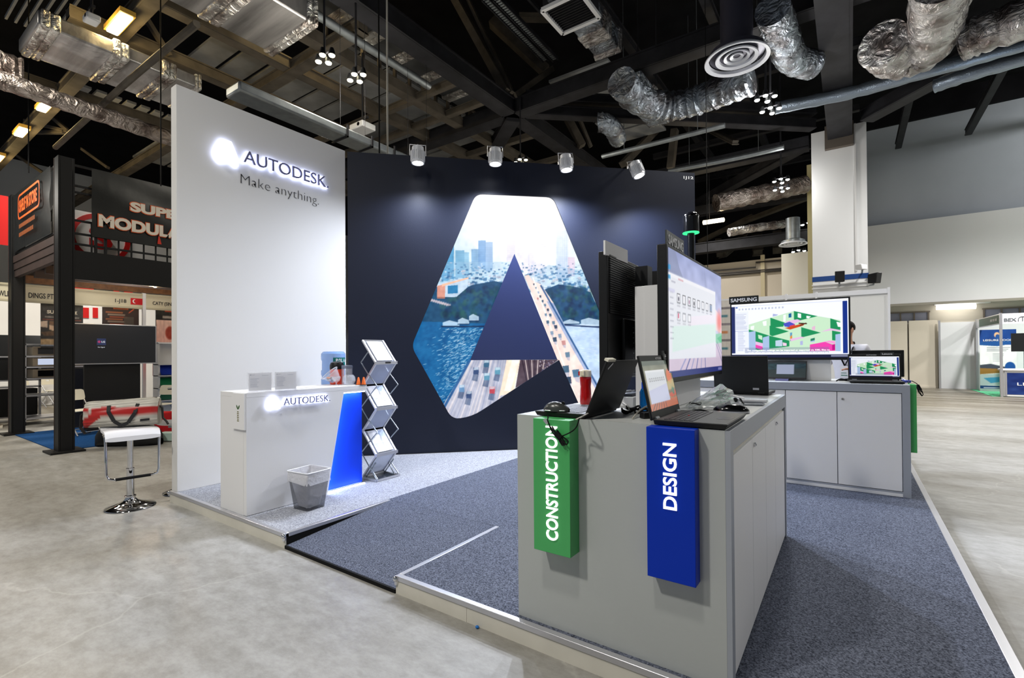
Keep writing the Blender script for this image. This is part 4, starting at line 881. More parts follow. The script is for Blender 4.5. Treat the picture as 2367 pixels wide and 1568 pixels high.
dk.rect(0.0, 0.31, 0.09, 0.335, (206, 206, 230)); dk.rect(0, 0.945, 1, 1, (40, 50, 120)); dk.rect(0.0, 0.955, 0.02, 0.99, (80, 170, 220)); dk.rect(0.9, 0.96, 0.985, 0.985, (150, 150, 200), .7)
mb_, o, ex, n = monitor('wide_monitor', 'large wall-size monitor on the front counter showing a file window to the aisle', (-0.735, 2.389, 1.284), EY, 1.225, 0.69, dk, 0.95)
bp = MB(); bp.obox((-0.745, 2.424, 1.962), EY*0.302, -EX*0.008, EZ*0.088); bpo = bp.build('brand_plate', mat('plate_charcoal', (62, 66, 66), 0.4), mb_)
text('plate_lettering', 'SAMSUNG', (-0.744, 2.444, 1.982), EY, EZ, 0.262, 0.050, M_PAPER, bpo, 0.002, 0.02)
bk = MB(); bk.obox((-0.79, 2.78, 1.45), EY*0.42, EX*0.012, EZ*0.3); bk.box(-0.815, 2.86, 1.52, -0.785, 2.92, 1.72); bk.box(-0.815, 3.06, 1.52, -0.785, 3.12, 1.72); bk.build('wall_bracket', M_BLACK, mb_)
# monitor seen from behind
ya = 0.05
ex2 = np.array([math.sin(ya), -math.cos(ya), 0.0]); n2 = np.cross(ex2, EZ)
ma, o, ex, n = monitor('wide_monitor', 'large monitor on the front counter seen from its black ribbed back', np.array([-1.105, 2.40, 1.29])-ex2*1.225, ex2, 1.225, 0.69, Canvas(40, 24, (150, 160, 200)), 0.8)
o2 = np.array([-1.05, 2.40, 1.29]); q = MB()
for i in range(26): q.obox(o2-ex2*1.20+EZ*(0.36+i*0.0122), ex2*1.175, -n2*0.004, EZ*0.0075)
q.build('back_ribs', mat('ribbed_black', (30, 31, 33), 0.35), ma)
q = MB(); q.obox(o2-ex2*0.95+EZ*0.02, ex2*0.75, -n2*0.02, EZ*0.32); q.build('back_cover', M_BLACK, ma, bev=0.006)
q = MB(); q.obox(o2-ex2*0.62-n2*0.006+EZ*0.585, ex2*0.34, -n2*0.002, EZ*0.006); q.build('cable_slot', M_BLACKM, ma)
q = MB()
for i in range(9): q.obox(o2-ex2*0.36-n2*0.0205+EZ*(0.05+i*0.03), ex2*0.012, -n2*0.001, EZ*0.008)
q.build('sockets', M_STEEL, ma)
bp = MB(); bp.obox((-1.062, 2.372, 1.955), EY*0.315, EX*0.010, EZ*0.075); bp.build('brand_plate', M_PAPER, ma)
q = MB(); q.box(-1.05, 2.80, 1.45, -0.975, 2.88, 1.95); q.box(-1.05, 3.02, 1.45, -0.975, 3.10, 1.95); q.build('wall_bracket', M_BLACK, ma)
# white post that carries the two monitors
tw = thing('monitor_post', 'white box post between the two monitors on the front counter', 'post', (-0.9, 2.96, ZT))
b = MB(); b.box(-0.97, 2.575, ZT+0.0005, -0.815, 3.342, 1.80); b.build('post_body', M_WHITE, tw, bev=0.003)
b = MB(); b.box(-0.915, 2.572, 1.42, -0.822, 2.576, 1.80); b.build('cover_plate', M_WHITE, tw)

# wide monitor on the rear counter with the building model
def bim():
    c = Canvas(300, 170, (240, 243, 252))
    def m(x, y): u = (x-237)/1291.0; t = 502-82*u; return (u, (y-t)/(1098-t))
    def p(pts, col, al=1.0): c.poly([m(*q) for q in pts], col, al)
    LG, DG, BL, PK, MG = (196, 228, 196), (18, 140, 84), (164, 188, 222), (226, 184, 222), (236, 60, 170)
    c.rect(0, 0, 1, 0.05, (250, 250, 254)); c.rect(0.035, 0.035, 0.95, 0.05, (170, 184, 220), .5); c.rect(0.04, 0.055, 0.06, 0.075, (30, 80, 180))
    for i in range(14): c.rect(0.07+i*0.03, 0.085, 0.085+i*0.03, 0.115, (150, 160, 190), .6)
    c.rect(0.035, 0.14, 0.16, 0.90, (232, 236, 248)); scribble(c, 0.04, 0.18, 0.15, 0.48, 12, (140, 150, 180), .35, .6); scribble(c, 0.06, 0.52, 0.13, 0.88, 16, (130, 140, 175), .3, .6); c.rect(0.035, 0.5, 0.16, 0.51, (170, 180, 210))
    p([(446, 725), (690, 650), (960, 568), (1215, 626), (1345, 650), (1445, 672), (1445, 1025), (446, 1025)], LG)
    p([(730, 600), (790, 610), (770, 622), (726, 632)], (150, 160, 210), .8)
    p([(963, 568), (1215, 627), (1000, 682), (963, 665)], DG); p([(1005, 592), (1040, 600), (1040, 650), (1005, 640)], (246, 250, 250)); p([(1098, 622), (1146, 630), (1120, 652), (1098, 650)], (246, 250, 250))
    p([(905, 600), (936, 592), (936, 640), (905, 645)], (10, 90, 150)); p([(846, 615), (875, 608), (870, 690), (846, 690)], (240, 244, 250))
    p([(700, 645), (860, 700), (845, 745), (700, 760)], DG); p([(690, 735), (905, 800), (720, 855), (690, 840)], DG); p([(1040, 752), (1245, 815), (1040, 870)], DG)
    p([(610, 690), (655, 680), (655, 735), (620, 738)], (244, 248, 250)); p([(470, 745), (512, 735), (506, 780), (470, 780)], (244, 248, 250))
    p([(860, 690), (1000, 662), (1045, 680), (960, 715)], PK); p([(845, 712), (915, 690), (975, 720), (975, 760), (860, 745)], (70, 76, 190)); p([(915, 735), (975, 720), (975, 740), (915, 752)], (216, 60, 90))
    p([(862, 762), (1020, 720), (1090, 706), (1060, 735), (920, 780)], (200, 70, 20)); c.line(m(1020, 708), m(1095, 712), .012, (60, 40, 30)); c.line(m(1030, 735), m(1090, 706), .01, (90, 50, 30))
    p([(446, 780), (525, 800), (690, 850), (910, 905), (910, 970), (446, 1025)], DG); p([(446, 810), (526, 795), (526, 1025), (446, 1025)], BL); p([(555, 838), (604, 850), (604, 900), (560, 880)], LG)
    p([(610, 870), (684, 850), (684, 1025), (610, 1025)], BL); p([(755, 905), (832, 895), (832, 970), (755, 970)], (184, 206, 224)); p([(526, 915), (610, 935), (610, 990), (526, 950)], PK); p([(526, 950), (610, 975), (600, 1010), (526, 990)], MG)
    p([(835, 925), (880, 935), (880, 965), (840, 965)], (240, 200, 226)); p([(918, 815), (942, 812), (942, 905), (918, 912)], (90, 150, 190)); p([(918, 860), (942, 840), (942, 880), (918, 905)], (220, 140, 60))
    p([(918, 885), (1040, 860), (1080, 868), (930, 912)], PK); p([(1028, 912), (1056, 906), (1056, 955), (1028, 955)], (170, 176, 220)); p([(1138, 885), (1182, 872), (1182, 918), (1138, 922)], (30, 120, 90)); p([(1138, 912), (1182, 900), (1182, 918), (1138, 922)], (170, 186, 226))
    p([(1155, 750), (1188, 735), (1188, 785), (1155, 785)], (222, 180, 206)); p([(1245, 805), (1345, 765), (1445, 780), (1445, 800), (1345, 790)], PK)
    p([(1345, 652), (1445, 690), (1445, 785), (1345, 765)], DG); p([(1405, 690), (1445, 700), (1445, 750), (1420, 748)], (240, 246, 250)); p([(1360, 790), (1445, 810), (1445, 840), (1390, 905), (1360, 900)], DG); p([(1393, 835), (1445, 826), (1445, 1025), (1393, 1025)], BL)
    p([(1130, 950), (1290, 920), (1390, 960), (1390, 1020), (1130, 1025)], MG); p([(1200, 935), (1330, 905), (1390, 910), (1390, 945), (1290, 920)], (240, 150, 210)); p([(1360, 950), (1390, 945), (1390, 1010), (1360, 1015)], (190, 0, 130))
    c.rect(0.125, 0.815, 0.845, 0.915, (110, 120, 150), .35)
    c.rect(0, 0.045, 0.034, 0.92, (28, 40, 96)); c.rect(0.953, 0.045, 0.99, 0.925, (10, 44, 130)); c.rect(0, 0.925, 1, 0.945, (236, 238, 250)); c.rect(0, 0.945, 1, 1, (14, 20, 56)); c.rect(0.86, 0.955, 0.99, 0.985, (200, 204, 220), .6)
    return c
mc, o, ex, n = monitor('wide_monitor', 'wide monitor on the rear counter showing a coloured cutaway building model', (-1.128, 6.0, 1.348), EX, 1.132, 0.645, bim(), 1.12)
bp = MB(); bp.box(-1.135, 5.985, 1.985, -0.832, 5.998, 2.066); bpo = bp.build('brand_plate', M_BLACK, mc)
text('plate_lettering', 'SAMSUNG', (-1.118, 5.984, 2.004), EX, EZ, 0.270, 0.042, M_PAPER, bpo, 0.002, 0.025)
zy = 5.996
text('caption_lettering', 'The configuration settings can be imported or exported via XML files to', (-0.955, zy, 1.440), EX, EZ, 0.78, 0.022, G_SIGN, mc, 0.0012, 0.008)
text('caption_lettering', 'easily share the rules across several users, working on the same or', (-0.94, zy, 1.412), EX, EZ, 0.75, 0.022, G_SIGN, mc, 0.0012, 0.008)
b = MB(); b.box(-0.80, 6.06, ZT+0.001, -0.17, 6.20, 1.60); tag(b.build('monitor_pedestal', M_WHITE, bev=0.003), 'pale box pedestal under the wide monitor on the rear counter', 'pedestal')
b = MB(); b.box(-0.65, 6.0495, 1.40, -0.33, 6.0595, 1.75); b.box(-0.56, 6.0495, 1.5, -0.42, 6.0595, 1.8); b.build('wall_bracket', M_BLACK, mc)
# ---------------------------------------------------------------- laptops
M_LAP = mat('laptop_black', (22, 23, 24), 0.5, spec=0.4); M_DECKL = mat('laptop_palmrest', (58, 60, 58), 0.5); M_KEY = mat('laptop_keys', (14, 14, 15), 0.5)
def laptop(name, label, loc, rz, w_, d_, lid, open_deg, cv=None, em=0.8, th=0.024, plate=None, stripe=False):
    """local frame: hinge along x at y=0, keyboard towards -y, lid rising at the hinge and leaning back to +y"""
    t = thing(name, label, 'laptop', loc, rz)
    b = MB(); b.hexa([(-w_/2+.004, -d_+.012, 0.004), (w_/2-.004, -d_+.012, 0.004), (w_/2-.004, 0, 0.004), (-w_/2+.004, 0, 0.004), (-w_/2, -d_, th), (w_/2, -d_, th), (w_/2, 0.004, th), (-w_/2, 0.004, th)]); b.build('base', M_LAP, t, local=True, bev=0.002)
    b = MB(); b.box(-w_/2+.006, -d_+.006, th, w_/2-.006, -0.006, th+0.0012); b.build('deck', M_DECKL, t, local=True)
    b = MB(); kw = (w_-0.05)/15
    for r in range(6):
        for c in range(15):
            x = -w_/2+0.025+c*kw; y = -0.035-r*0.0205
            if r == 5 and 4 <= c < 9:
                if c == 4: b.box(x, y-0.017, th+0.001, x+kw*5-0.003, y, th+0.0034)
            else: b.box(x, y-0.017, th+0.001, x+kw-0.003, y, th+0.0034)
    b.build('keyboard', M_KEY, t, local=True, flat=True)
    b = MB(); b.box(-0.055, -d_+0.02, th+0.001, 0.045, -d_+0.075, th+0.0018); b.build('touchpad', mat('touchpad_grey', (40, 44, 52), 0.35), t, local=True)
    if stripe:
        b = MB(); b.cyl((-0.02, -0.095, th+0.003), (-0.02, -0.095, th+0.006), 0.004, 8); b.build('pointing_stick', M_RED, t, local=True)
    a = math.radians(open_deg-90); up = np.array([0, math.sin(a), math.cos(a)]); nn = np.array([0, -math.cos(a), math.sin(a)])
    o = np.array([-w_/2, 0.006, th-0.004]); X = np.array([1.0, 0, 0])
    b = MB(); b.obox(o-nn*0.011, X*w_, up*lid, nn*0.011); ld = b.build('lid', M_LAP, t, local=True, bev=0.003)
    if cv is not None: cv.build('screen', o+X*0.012+up*0.036+nn*0.0012, X*(w_-0.024), up*(lid-0.062), colmat('screen_%g' % em, em, 0.16, 0.5), ld, local=True)
    b = MB(); b.cyl((-w_/2+0.03, 0.004, th), (-w_/2+0.07, 0.004, th), 0.008, 10); b.cyl((w_/2-0.07, 0.004, th), (w_/2-0.03, 0.004, th), 0.008, 10); b.build('hinge', M_STEEL, t, local=True)
    if plate:
        bo, bw, bh, s, fs = plate; b = MB(); p0 = o+X*bo+up*(lid-bh*0.55)+nn*0.002
        b.obox(p0, X*bw, up*bh, nn*0.006); pl = b.build('brand_plate', M_DGREY, ld, local=True)
        text('plate_lettering', s, p0+X*bw*0.12+up*bh*0.28+nn*0.006, X, up, bw*0.76, bh*0.44, M_PAPER, pl, 0.001, 0.015, local=True)
    return t, o, X, up, nn, ld
# blue-grey file window on the open laptop in front
lp = Canvas(110, 70, (96, 104, 92))
lp.a = np.array([112, 120, 106.])*(1-lp.y[..., None])+np.array([150, 120, 80.])*lp.y[..., None]; lp.noise(16, 10)
lp.disc(0.86, 0.36, 0.10, (226, 110, 70), .9, 0.03); lp.poly([(0.7, 0.48), (1, 0.42), (1, 0.62), (0.7, 0.66)], (190, 172, 104), .7); lp.poly([(0.72, 0.74), (1, 0.66), (1, 0.78), (0.78, 0.82)], (200, 70, 40), .9); lp.disc(0.9, 0.68, 0.05, (40, 110, 80), .8, 0.02)
lp.poly([(0, 0.86), (1, 0.82), (1, 1), (0, 1)], (190, 96, 64), .95)
for i in range(6): lp.line((0.18+i*0.07, 0.86), (0.04+i*0.1, 1.0), 0.016, (58, 42, 58), .8)
lp.rect(0.05, 0.20, 0.72, 0.86, (214, 218, 224)); lp.rect(0.05, 0.20, 0.72, 0.24, (228, 230, 234)); lp.poly([(0.05, 0.6), (0.72, 0.5), (0.72, 0.86), (0.05, 0.86)], (186, 190, 220), .8)
for i in range(8): lp.rect(0.13+i*0.07, 0.36, 0.175+i*0.07, 0.43, (90, 92, 98), .8); lp.rect(0.137+i*0.07, 0.37, 0.168+i*0.07, 0.42, (218, 220, 224))
lp.rect(0, 0, 1, 0.10, (58, 72, 66), .6)
# open laptop, corner of the front counter: keyboard towards the aisle
L1 = laptop('laptop', 'open black laptop with a lit screen above the blue board on the front counter', (-0.688, 2.245, ZT), math.radians(90), 0.415, 0.293, 0.283, 102, lp, 0.85, plate=(0.315, 0.085, 0.045, 'Lenovo', 1), stripe=True)
t, o, X, up, nn, ld = L1
text('screen_mark', 'AUTODESK', o+X*0.20+up*0.263+nn*0.0015, X, up, 0.085, 0.010, M_PAPER, ld, 0.001, 0.01, local=True)
# laptop with its lid towards the camera, keyboard towards the white wall
L2 = laptop('laptop', 'black laptop above the green board with a computer mouse on its palm rest', (-1.022, 2.237, ZT), math.radians(-90), 0.39, 0.268, 0.278, 113)
t, o, X, up, nn, ld = L2
b = MB(); b.obox(o+X*0.355+up*0.235-nn*0.0118, unit(-X+up*0.8)*0.045, unit(X*0.8+up)*0.010, -nn*0.0006); b.build('lid_badge', M_ALU, ld, local=True)
b = MB(); b.obox(o+X*0.305+up*0.275-nn*0.012, X*0.085, up*0.012, nn*0.02); b.build('white_clip', mat('ivory_clip', (226, 222, 204), 0.5), ld, local=True)
# laptop at the far end with its black lid to the camera
L3 = laptop('laptop', 'black laptop at the far end of the front counter with its lid towards us', (-0.655, 3.85, ZT), math.radians(177), 0.365, 0.25, 0.262, 96)
t, o, X, up, nn, ld = L3
b = MB(); b.obox(o+X*0.06+up*0.02-nn*0.0115, X*0.04, up*0.014, -nn*0.0006); b.build('lid_badge', M_ALU, ld, local=True)
# laptop and second black monitor on the rear counter
L4 = laptop('laptop', 'open laptop on the rear counter showing the same building model as the wide monitor', (0.19, 5.94, ZT), 0.05, 0.42, 0.235, 0.265, 100, bim(), 0.95, plate=(0.265, 0.105, 0.035, 'Lenovo', 1))
t, o, X, up, nn, ld = L4
text('screen_mark', 'AUTODESK', o+X*0.15+up*0.250+nn*0.0015, X, up, 0.085, 0.007, M_PAPER, ld, 0.001, 0.01, local=True)
t = thing('monitor', 'plain black monitor standing behind the laptop on the rear counter', 'monitor', (0.21, 6.2, ZT))
b = MB(); b.box(0.01, 6.17, ZT+0.05, 0.437, 6.20, 1.445); b.build('case', M_BLACK, t, bev=0.006)
b = MB(); b.box(0.15, 6.2, ZT+0.001, 0.30, 6.30, ZT+0.012); b.box(0.2, 6.20, ZT+0.01, 0.25, 6.23, ZT+0.2); b.build('stand', M_BLACK, t)
# tablet leaning against the pedestal
tc = Canvas(70, 44, (20, 56, 66)); tc.noise(14, 14); tc.rect(0, 0, 1, 0.12, (26, 40, 48)); tc.poly([(0.0, 0.5), (1, 0.4), (1, 1), (0, 1)], (36, 50, 50), .8); tc.rect(0.30, 0.18, 0.72, 0.75, (176, 186, 214)); tc.rect(0.0, 0.93, 1, 1, (20, 24, 30))
t = thing('tablet', 'tablet with a dim teal screen leaning under the wide monitor', 'tablet', (-0.6, 5.96, ZT))
a = np.array([-0.78, 5.90, ZT+0.02]); upv = unit((0, 0.45, 0.9)); e = np.array([0.40, 0.02, 0])
nn_ = unit(np.cross(e, upv)); b = MB(); b.obox(a-nn_*0.01, e, upv*0.21, nn_*0.01); b.build('case', M_BLACK, t, bev=0.003)
tc.build('screen', a+e*0.02+upv*0.008+nn_*0.001, e*0.96, upv*0.194, colmat('screen_0.7', 0.7, 0.3, 0.3), t)
b = MB(); b.box(-0.66, 5.85, ZT+0.001, -0.54, 5.93, ZT+0.02); b.build('stand', mat('blue_grey_stand', (120, 120, 170), 0.5), t)

# ---------------------------------------------------------------- small things on the counters
def mouse(name, label, loc, rz, L, W_, H_, mtop, mside):
    t = thing(name, label, 'computer mouse', loc, rz); b = MB(); G = []
    for i in range(13):
        u = i/12; y = (u-0.5)*L; wd = W_/2*(math.sin(math.pi*min(max(u*0.94+0.03, 0), 1))**0.42); hh = H_*(math.sin(math.pi*(0.08+0.86*u**0.85))**0.7)
        G.append([(wd*math.cos(a), y, max(0.0, hh*math.sin(a))**1.0) for a in [math.pi*k/12 for k in range(13)]])
    b.rows(G); b.add([(p[0], p[1], 0.0) for p in (g[0] for g in G)]+[(p[0], p[1], 0.0) for p in (g[-1] for g in G)], [(i, i+1, 13+i+1, 13+i) for i in range(12)])
    b.build('shell', mtop, t, local=True, sharp=1.2)
    b = MB(); b.box(-W_*0.47, -L*0.44, 0.0, W_*0.47, L*0.40, H_*0.16); b.build('side_band', mside, t, local=True, bev=0.004)
    b = MB(); b.cyl((-0.004, L*0.26, H_*0.80), (0.004, L*0.26, H_*0.80), H_*0.2, 12); b.build('scroll_wheel', M_BLACKM, t, local=True); return t
mouse('computer_mouse', 'dark grey computer mouse on the palm rest of the laptop above the green board', onz(1287, 950, ZT+0.028)-np.array([0, 0, 0.0]), math.radians(-75), 0.125, 0.075, 0.046, mat('mouse_graphite', (70, 72, 72), 0.25, 0.2), M_ALU)
mouse('computer_mouse', 'silver and black computer mouse beside the laptop on the rear counter', onz(2083, 884, ZT+0.001), math.radians(35), 0.11, 0.07, 0.04, mat('mouse_silver', (180, 184, 206), 0.25, 0.4), M_ALU)
def cable(label, pts, r=0.003, m=M_BLACKM, name='cable', cat='cable'):
    P = [np.asarray(p, float) for p in pts]; out = []
    for i in range(len(P)-1):
        p0 = P[max(i-1, 0)]; p1 = P[i]; p2 = P[i+1]; p3 = P[min(i+2, len(P)-1)]
        for j in range(6):
            k = j/6; out.append(0.5*((2*p1)+(p2-p0)*k+(2*p0-5*p1+4*p2-p3)*k*k+(3*p1-p0-3*p2+p3)*k**3))
    out.append(P[-1]); b = MB(); b.tube(out, r, 6); return tag(b.build(name, m), label, cat)
# black usb cable bundle hanging over the green board
yf = cy0-0.088-0.012
bt = thing('usb_cable', 'coiled black USB cable hanging down over the green board', 'cable', ony(1290, 990, yf))
pts = [onz(1268, 962, ZT+0.03)]+[ony(u, v, yf) for u, v in [(1266, 972), (1272, 988), (1280, 1003), (1290, 1014), (1302, 1026), (1311, 1028), (1314, 1020), (1304, 1012), (1290, 1003), (1280, 996), (1288, 1010), (1300, 1030), (1306, 1024), (1296, 1006), (1286, 992)]]
q = []
for i in range(len(pts)-1):
    for j in range(5): q.append(pts[i]+(pts[i+1]-pts[i])*j/5+np.array([random.uniform(-.001, .001), random.uniform(-.004, .0), 0]))
b = MB(); b.tube(q, 0.0032, 6); b.tube([ony(u, v, yf-0.004) for u, v in [(1270, 985), (1282, 1000), (1296, 1018), (1308, 1027)]], 0.0032, 6); b.tube([ony(u, v, yf-0.006) for u, v in [(1276, 986), (1286, 1003), (1293, 1012), (1304, 1031)]], 0.0032, 6)
b.build('cord', M_BLACKM, bt)
b = MB(); b.bar(ony(1258, 970, yf), ony(1266, 980, yf), 0.014, 0.006, (0, 1, 0)); b.build('usb_plug', M_ALU, bt)
b = MB(); b.bar(ony(1285, 1000, yf-0.006), ony(1296, 1014, yf-0.006), 0.022, 0.014, (0, 1, 0)); b.build('cable_tie', M_BLACKM, bt)
cable('black cable looping from the green board up to the laptop hinge', [ony(1296, 1010, yf), ony(1318, 1000, yf), ony(1332, 988, yf+0.03), onz(1339, 968, ZT+0.02)], 0.003)
cable('white cable arching from the laptop above the green board', [onz(1332, 970, ZT+0.01), onz(1352, 960, ZT+0.03), dep(1395, 935, 2.75), dep(1428, 929, 2.9), onz(1450, 938, ZT+0.03), onz(1455, 950, ZT+0.005)], 0.0035, mat('white_cable', (190, 186, 176), 0.5))
cable('beige cable rising behind the open laptop', [onz(1462, 968, ZT+0.004), onz(1478, 950, ZT+0.03), onz(1500, 938, ZT+0.05), onz(1522, 936, ZT+0.05)], 0.004, mat('white_cable', (190, 186, 176), 0.5))
for i, (c_, rr) in enumerate([((1462, 948), 0.035), ((1450, 955), 0.03), ((1480, 955), 0.03)]):
    c0 = onz(*c_, ZT+0.004); P = [c0+np.array([rr*math.cos(a)*(1+0.25*math.sin(3*a)), rr*1.3*math.sin(a), 0.006+0.010*math.sin(2*a+i)+0.0008*a]) for a in np.linspace(0.3, 11+i, 34)]
    b = MB(); b.tube(P, 0.0035, 6); tag(b.build('cable_coil', M_BLACKM), ['small coil of black cable between the two front laptops, middle one', 'small coil of black cable tucked behind the laptop above the green board', 'small coil of black cable touching the back of the open laptop'][i], 'cable')
b = MB(); c0 = onz(1489, 969, ZT+0.001); b.obox(c0, (0.07, 0.12, 0), (-0.03, 0.018, 0), (0, 0, 0.028)); tag(b.build('power_adapter', M_BLACK, bev=0.004), 'black power adapter lying between the two front laptops', 'power adapter')
# things around the post
t = thing('box', 'white box on the front counter behind the laptop above the green board', 'box', onz(1465, 925, ZT)); b = MB(); c0 = np.array([-1.11, 2.64, ZT+0.001]); b.obox(c0, (0.10, 0, 0), (0, 0.25, 0), (0, 0, 0.055)); b.build('carton', M_PAPER, t, bev=0.002)
b = MB(); b.obox(c0+(0.0, 0.02, 0.0555), (0.08, 0.02, 0), (-0.01, 0.2, 0), (0, 0, 0.014)); b.build('dark_lid', mat('slate_sleeve', (56, 60, 72), 0.5), t)
p0 = c0+np.array([0.03, 0.05, 0.082]); b = MB(); b.tube([p0, p0+(0.02, 0.05, 0.002)], 0.008, 8); b.tube([p0+(0.02, 0.05, 0.002), p0+(0.03, 0.08, 0.004)], 0.004, 6); tag(b.build('cable_connector', M_PAPER), 'white cable connector lying on the dark sleeve behind the left laptop', 'connector')
def lathe_thing(name, label, cat, loc, parts, n=24):
    t = thing(name, label, cat, loc)
    for nm, prof, m in parts: b = MB(); b.lathe(prof, (0, 0, 0), n); b.build(nm, m, t, local=True, sharp=0.9)
    return t
M_REDB = mat('translucent_red', (196, 16, 18), 0.12, trans=0.35, spec=0.6)
rb_ = lathe_thing('drink_bottle', 'red ribbed drink bottle with cream lid behind the laptop above the green board', 'bottle', (-1.27, 2.57, ZT), [('bottle_body', [(0.030, 0.0), (0.033, 0.004), (0.033, 0.06), (0.031, 0.10), (0.030, 0.115), (0.033, 0.14), (0.034, 0.166), (0.031, 0.172)], M_REDB)])
b = MB(); b.lathe([(0.034, 0.172), (0.034, 0.186), (0.033, 0.206), (0.025, 0.212)], (0, 0, 0), 24); b.box(-0.012, -0.046, 0.18, 0.012, -0.03, 0.206); b.build('bottle_lid', mat('cream_lid', (228, 218, 190), 0.5), rb_, local=True)
b = MB(); b.box(-0.04, -0.014, 0.178, -0.03, 0.014, 0.203); b.build('lid_button', M_RED, rb_, local=True)
M_BLUEB = mat('translucent_blue', (20, 130, 220), 0.08, trans=0.7)
lathe_thing('spray_bottle', 'slim blue bottle standing against the white post behind the open laptop', 'bottle', (-0.905, 2.52, ZT), [('bottle_body', [(0.020, 0.0), (0.022, 0.005), (0.022, 0.10), (0.012, 0.118)], M_BLUEB), ('bottle_cap', [(0.011, 0.118), (0.011, 0.15), (0.006, 0.158)], mat('blue_cap_bright', (20, 80, 220), 0.4))])
# crinkled clear plastic bag
t = thing('plastic_bag', 'crinkled clear plastic bag with green tint between the laptops on the aisle side', 'bag', onz(1650, 945, ZT))
G = []; base = onz(1605, 950, ZT+0.03); tip = dep(1662, 924, 3.1)
ax = np.array([0.0, 0.19, 0.055]); side = np.array([0.9, -0.3, 0.1])
A0 = np.array([-0.71, 2.63, ZT+0.018]); A1 = np.array([-0.555, 2.80, ZT+0.075])
d = unit(A1-A0); s1 = unit(np.cross(d, EZ)); s2 = np.cross(s1, d)
for i in range(10):
    k = i/9; rr = 0.014+0.058*k**0.9
    G.append([tuple(np.maximum(A0+(A1-A0)*k+(s1*math.cos(a)+s2*math.sin(a)*0.8)*rr*(1+0.28*math.sin(5*a+i*1.3)*random.uniform(0.4, 1)), [-9, -9, ZT+0.002])) for a in np.linspace(0, 2*math.pi, 25)[:-1]])
b = MB(); b.rows(G, True); b.build('bag_film', mat('clear_film', (228, 240, 238), 0.18, trans=0.55, alpha=0.55, spec=0.7), t, sharp=0.2)
b = MB()
for i in range(14):
    p = A1+s1*random.uniform(-.045, .045)+s2*random.uniform(-.04, .04); b.tube([p-d*0.09*random.random(), p-d*0.01, p+s2*0.004], 0.0018, 5)
b.build('green_ties', mat('pale_green_plastic', (150, 214, 186), 0.4), t)
b = MB(); P = [A0+d*0.05+np.array([0.03*math.cos(a), 0.03*math.sin(a), 0.008+0.004*math.sin(3*a)]) for a in np.linspace(0, 12, 40)]; b.tube(P, 0.003, 6); b.build('cable_inside', M_BLACKM, t)
# 3-D controller and stand
t = thing('hand_controller', 'glossy black hand controller with a silver base beside the plastic bag', 'controller', onz(1690, 955, ZT), math.radians(15))
b = MB(); b.sph((0, 0, 0.012), (0.085, 0.045, 0.034), 24, 10, 0.0, 1.0); b.build('shell', M_GLOSSB, t, local=True)
b = MB(); b.lathe([(0.9, 0), (1.0, 0.004), (0.97, 0.012)], (0, 0, 0), 28, sx=0.088, sy=0.048); b.build('base', M_ALU, t, local=True)
t = thing('scanner_stand', 'small white stand with a tilted plate and round hole on the front counter', 'stand', (-0.52, 2.86, ZT), 0.3)
b = MB(); b.lathe([(0.040, 0.0), (0.042, 0.004), (0.040, 0.035), (0.024, 0.052)], (0, 0, 0), 8); b.build('stand_body', mat('pale_grey_plastic', (196, 198, 206), 0.4), t, local=True)
b = MB(); b.obox((-0.055, -0.03, 0.078), (0.10, 0, -0.022), (0, 0.06, 0), (0.0015, 0, 0.007)); b.build('tilted_plate', M_WHT_ALU, t, local=True, bev=0.002)
b = MB(); b.cyl((0.0, -0.03, 0.052), (0.0, -0.037, 0.052), 0.012, 16); b.build('round_hole', M_BLACK, t, local=True)
b = MB(); b.bar((0.02, 0.0, 0.068), (0.045, -0.012, 0.03), 0.01, 0.006); b.build('black_arm', M_BLACK, t, local=True)
for i, (p, lab, m) in enumerate([((-0.61, 3.06, ZT+0.001), 'grey tablet lying flat on the counter edge below the far laptop', mat('tablet_silver', (150, 154, 160), 0.35, 0.5)), ((-0.62, 3.26, ZT+0.001), 'thin pale folder lying beyond the grey tablet on the counter', mat('pale_folder', (176, 184, 186), 0.5))]):
    b = MB(); b.obox(p, (0.20, 0.02, 0), (-0.01, 0.15, 0), (0, 0, 0.010)); tag(b.build(['tablet', 'folder'][i], m, bev=0.004), lab, ['tablet', 'folder'][i])
b = MB(); b.tube([(-0.60, 3.12, ZT+0.022), (-0.40, 3.14, ZT+0.022)], 0.010, 10); tag(b.build('cable_sleeve', M_PAPER), 'white rolled tube lying on the grey tablet', 'tube')
b = MB(); b.obox((-0.735, 3.42, ZT+0.001), (0.06, 0.0, 0), (0, 0.09, 0), (0, 0, 0.03)); b.tube([(-0.72+0.02*math.cos(a), 3.43, ZT+0.03+0.03*math.sin(a)) for a in np.linspace(0, 3.14, 9)], 0.003, 6); tag(b.build('dongle_box', M_BLACK), 'small black box with a cable loop beyond the white post', 'box')
cable('thin black cable lying along the front edge of the plastic bag', [onz(1590, 952, ZT+0.004), onz(1620, 948, ZT+0.004), onz(1645, 955, ZT+0.004), onz(1672, 958, ZT+0.004), onz(1686, 962, ZT+0.004)], 0.004)
cable('white cable behind the plastic bag beside the post', [onz(1622, 925, ZT+0.02), onz(1640, 914, ZT+0.03), onz(1668, 912, ZT+0.02), onz(1690, 920, ZT+0.005)], 0.0035, mat('white_cable', (190, 186, 176), 0.5))
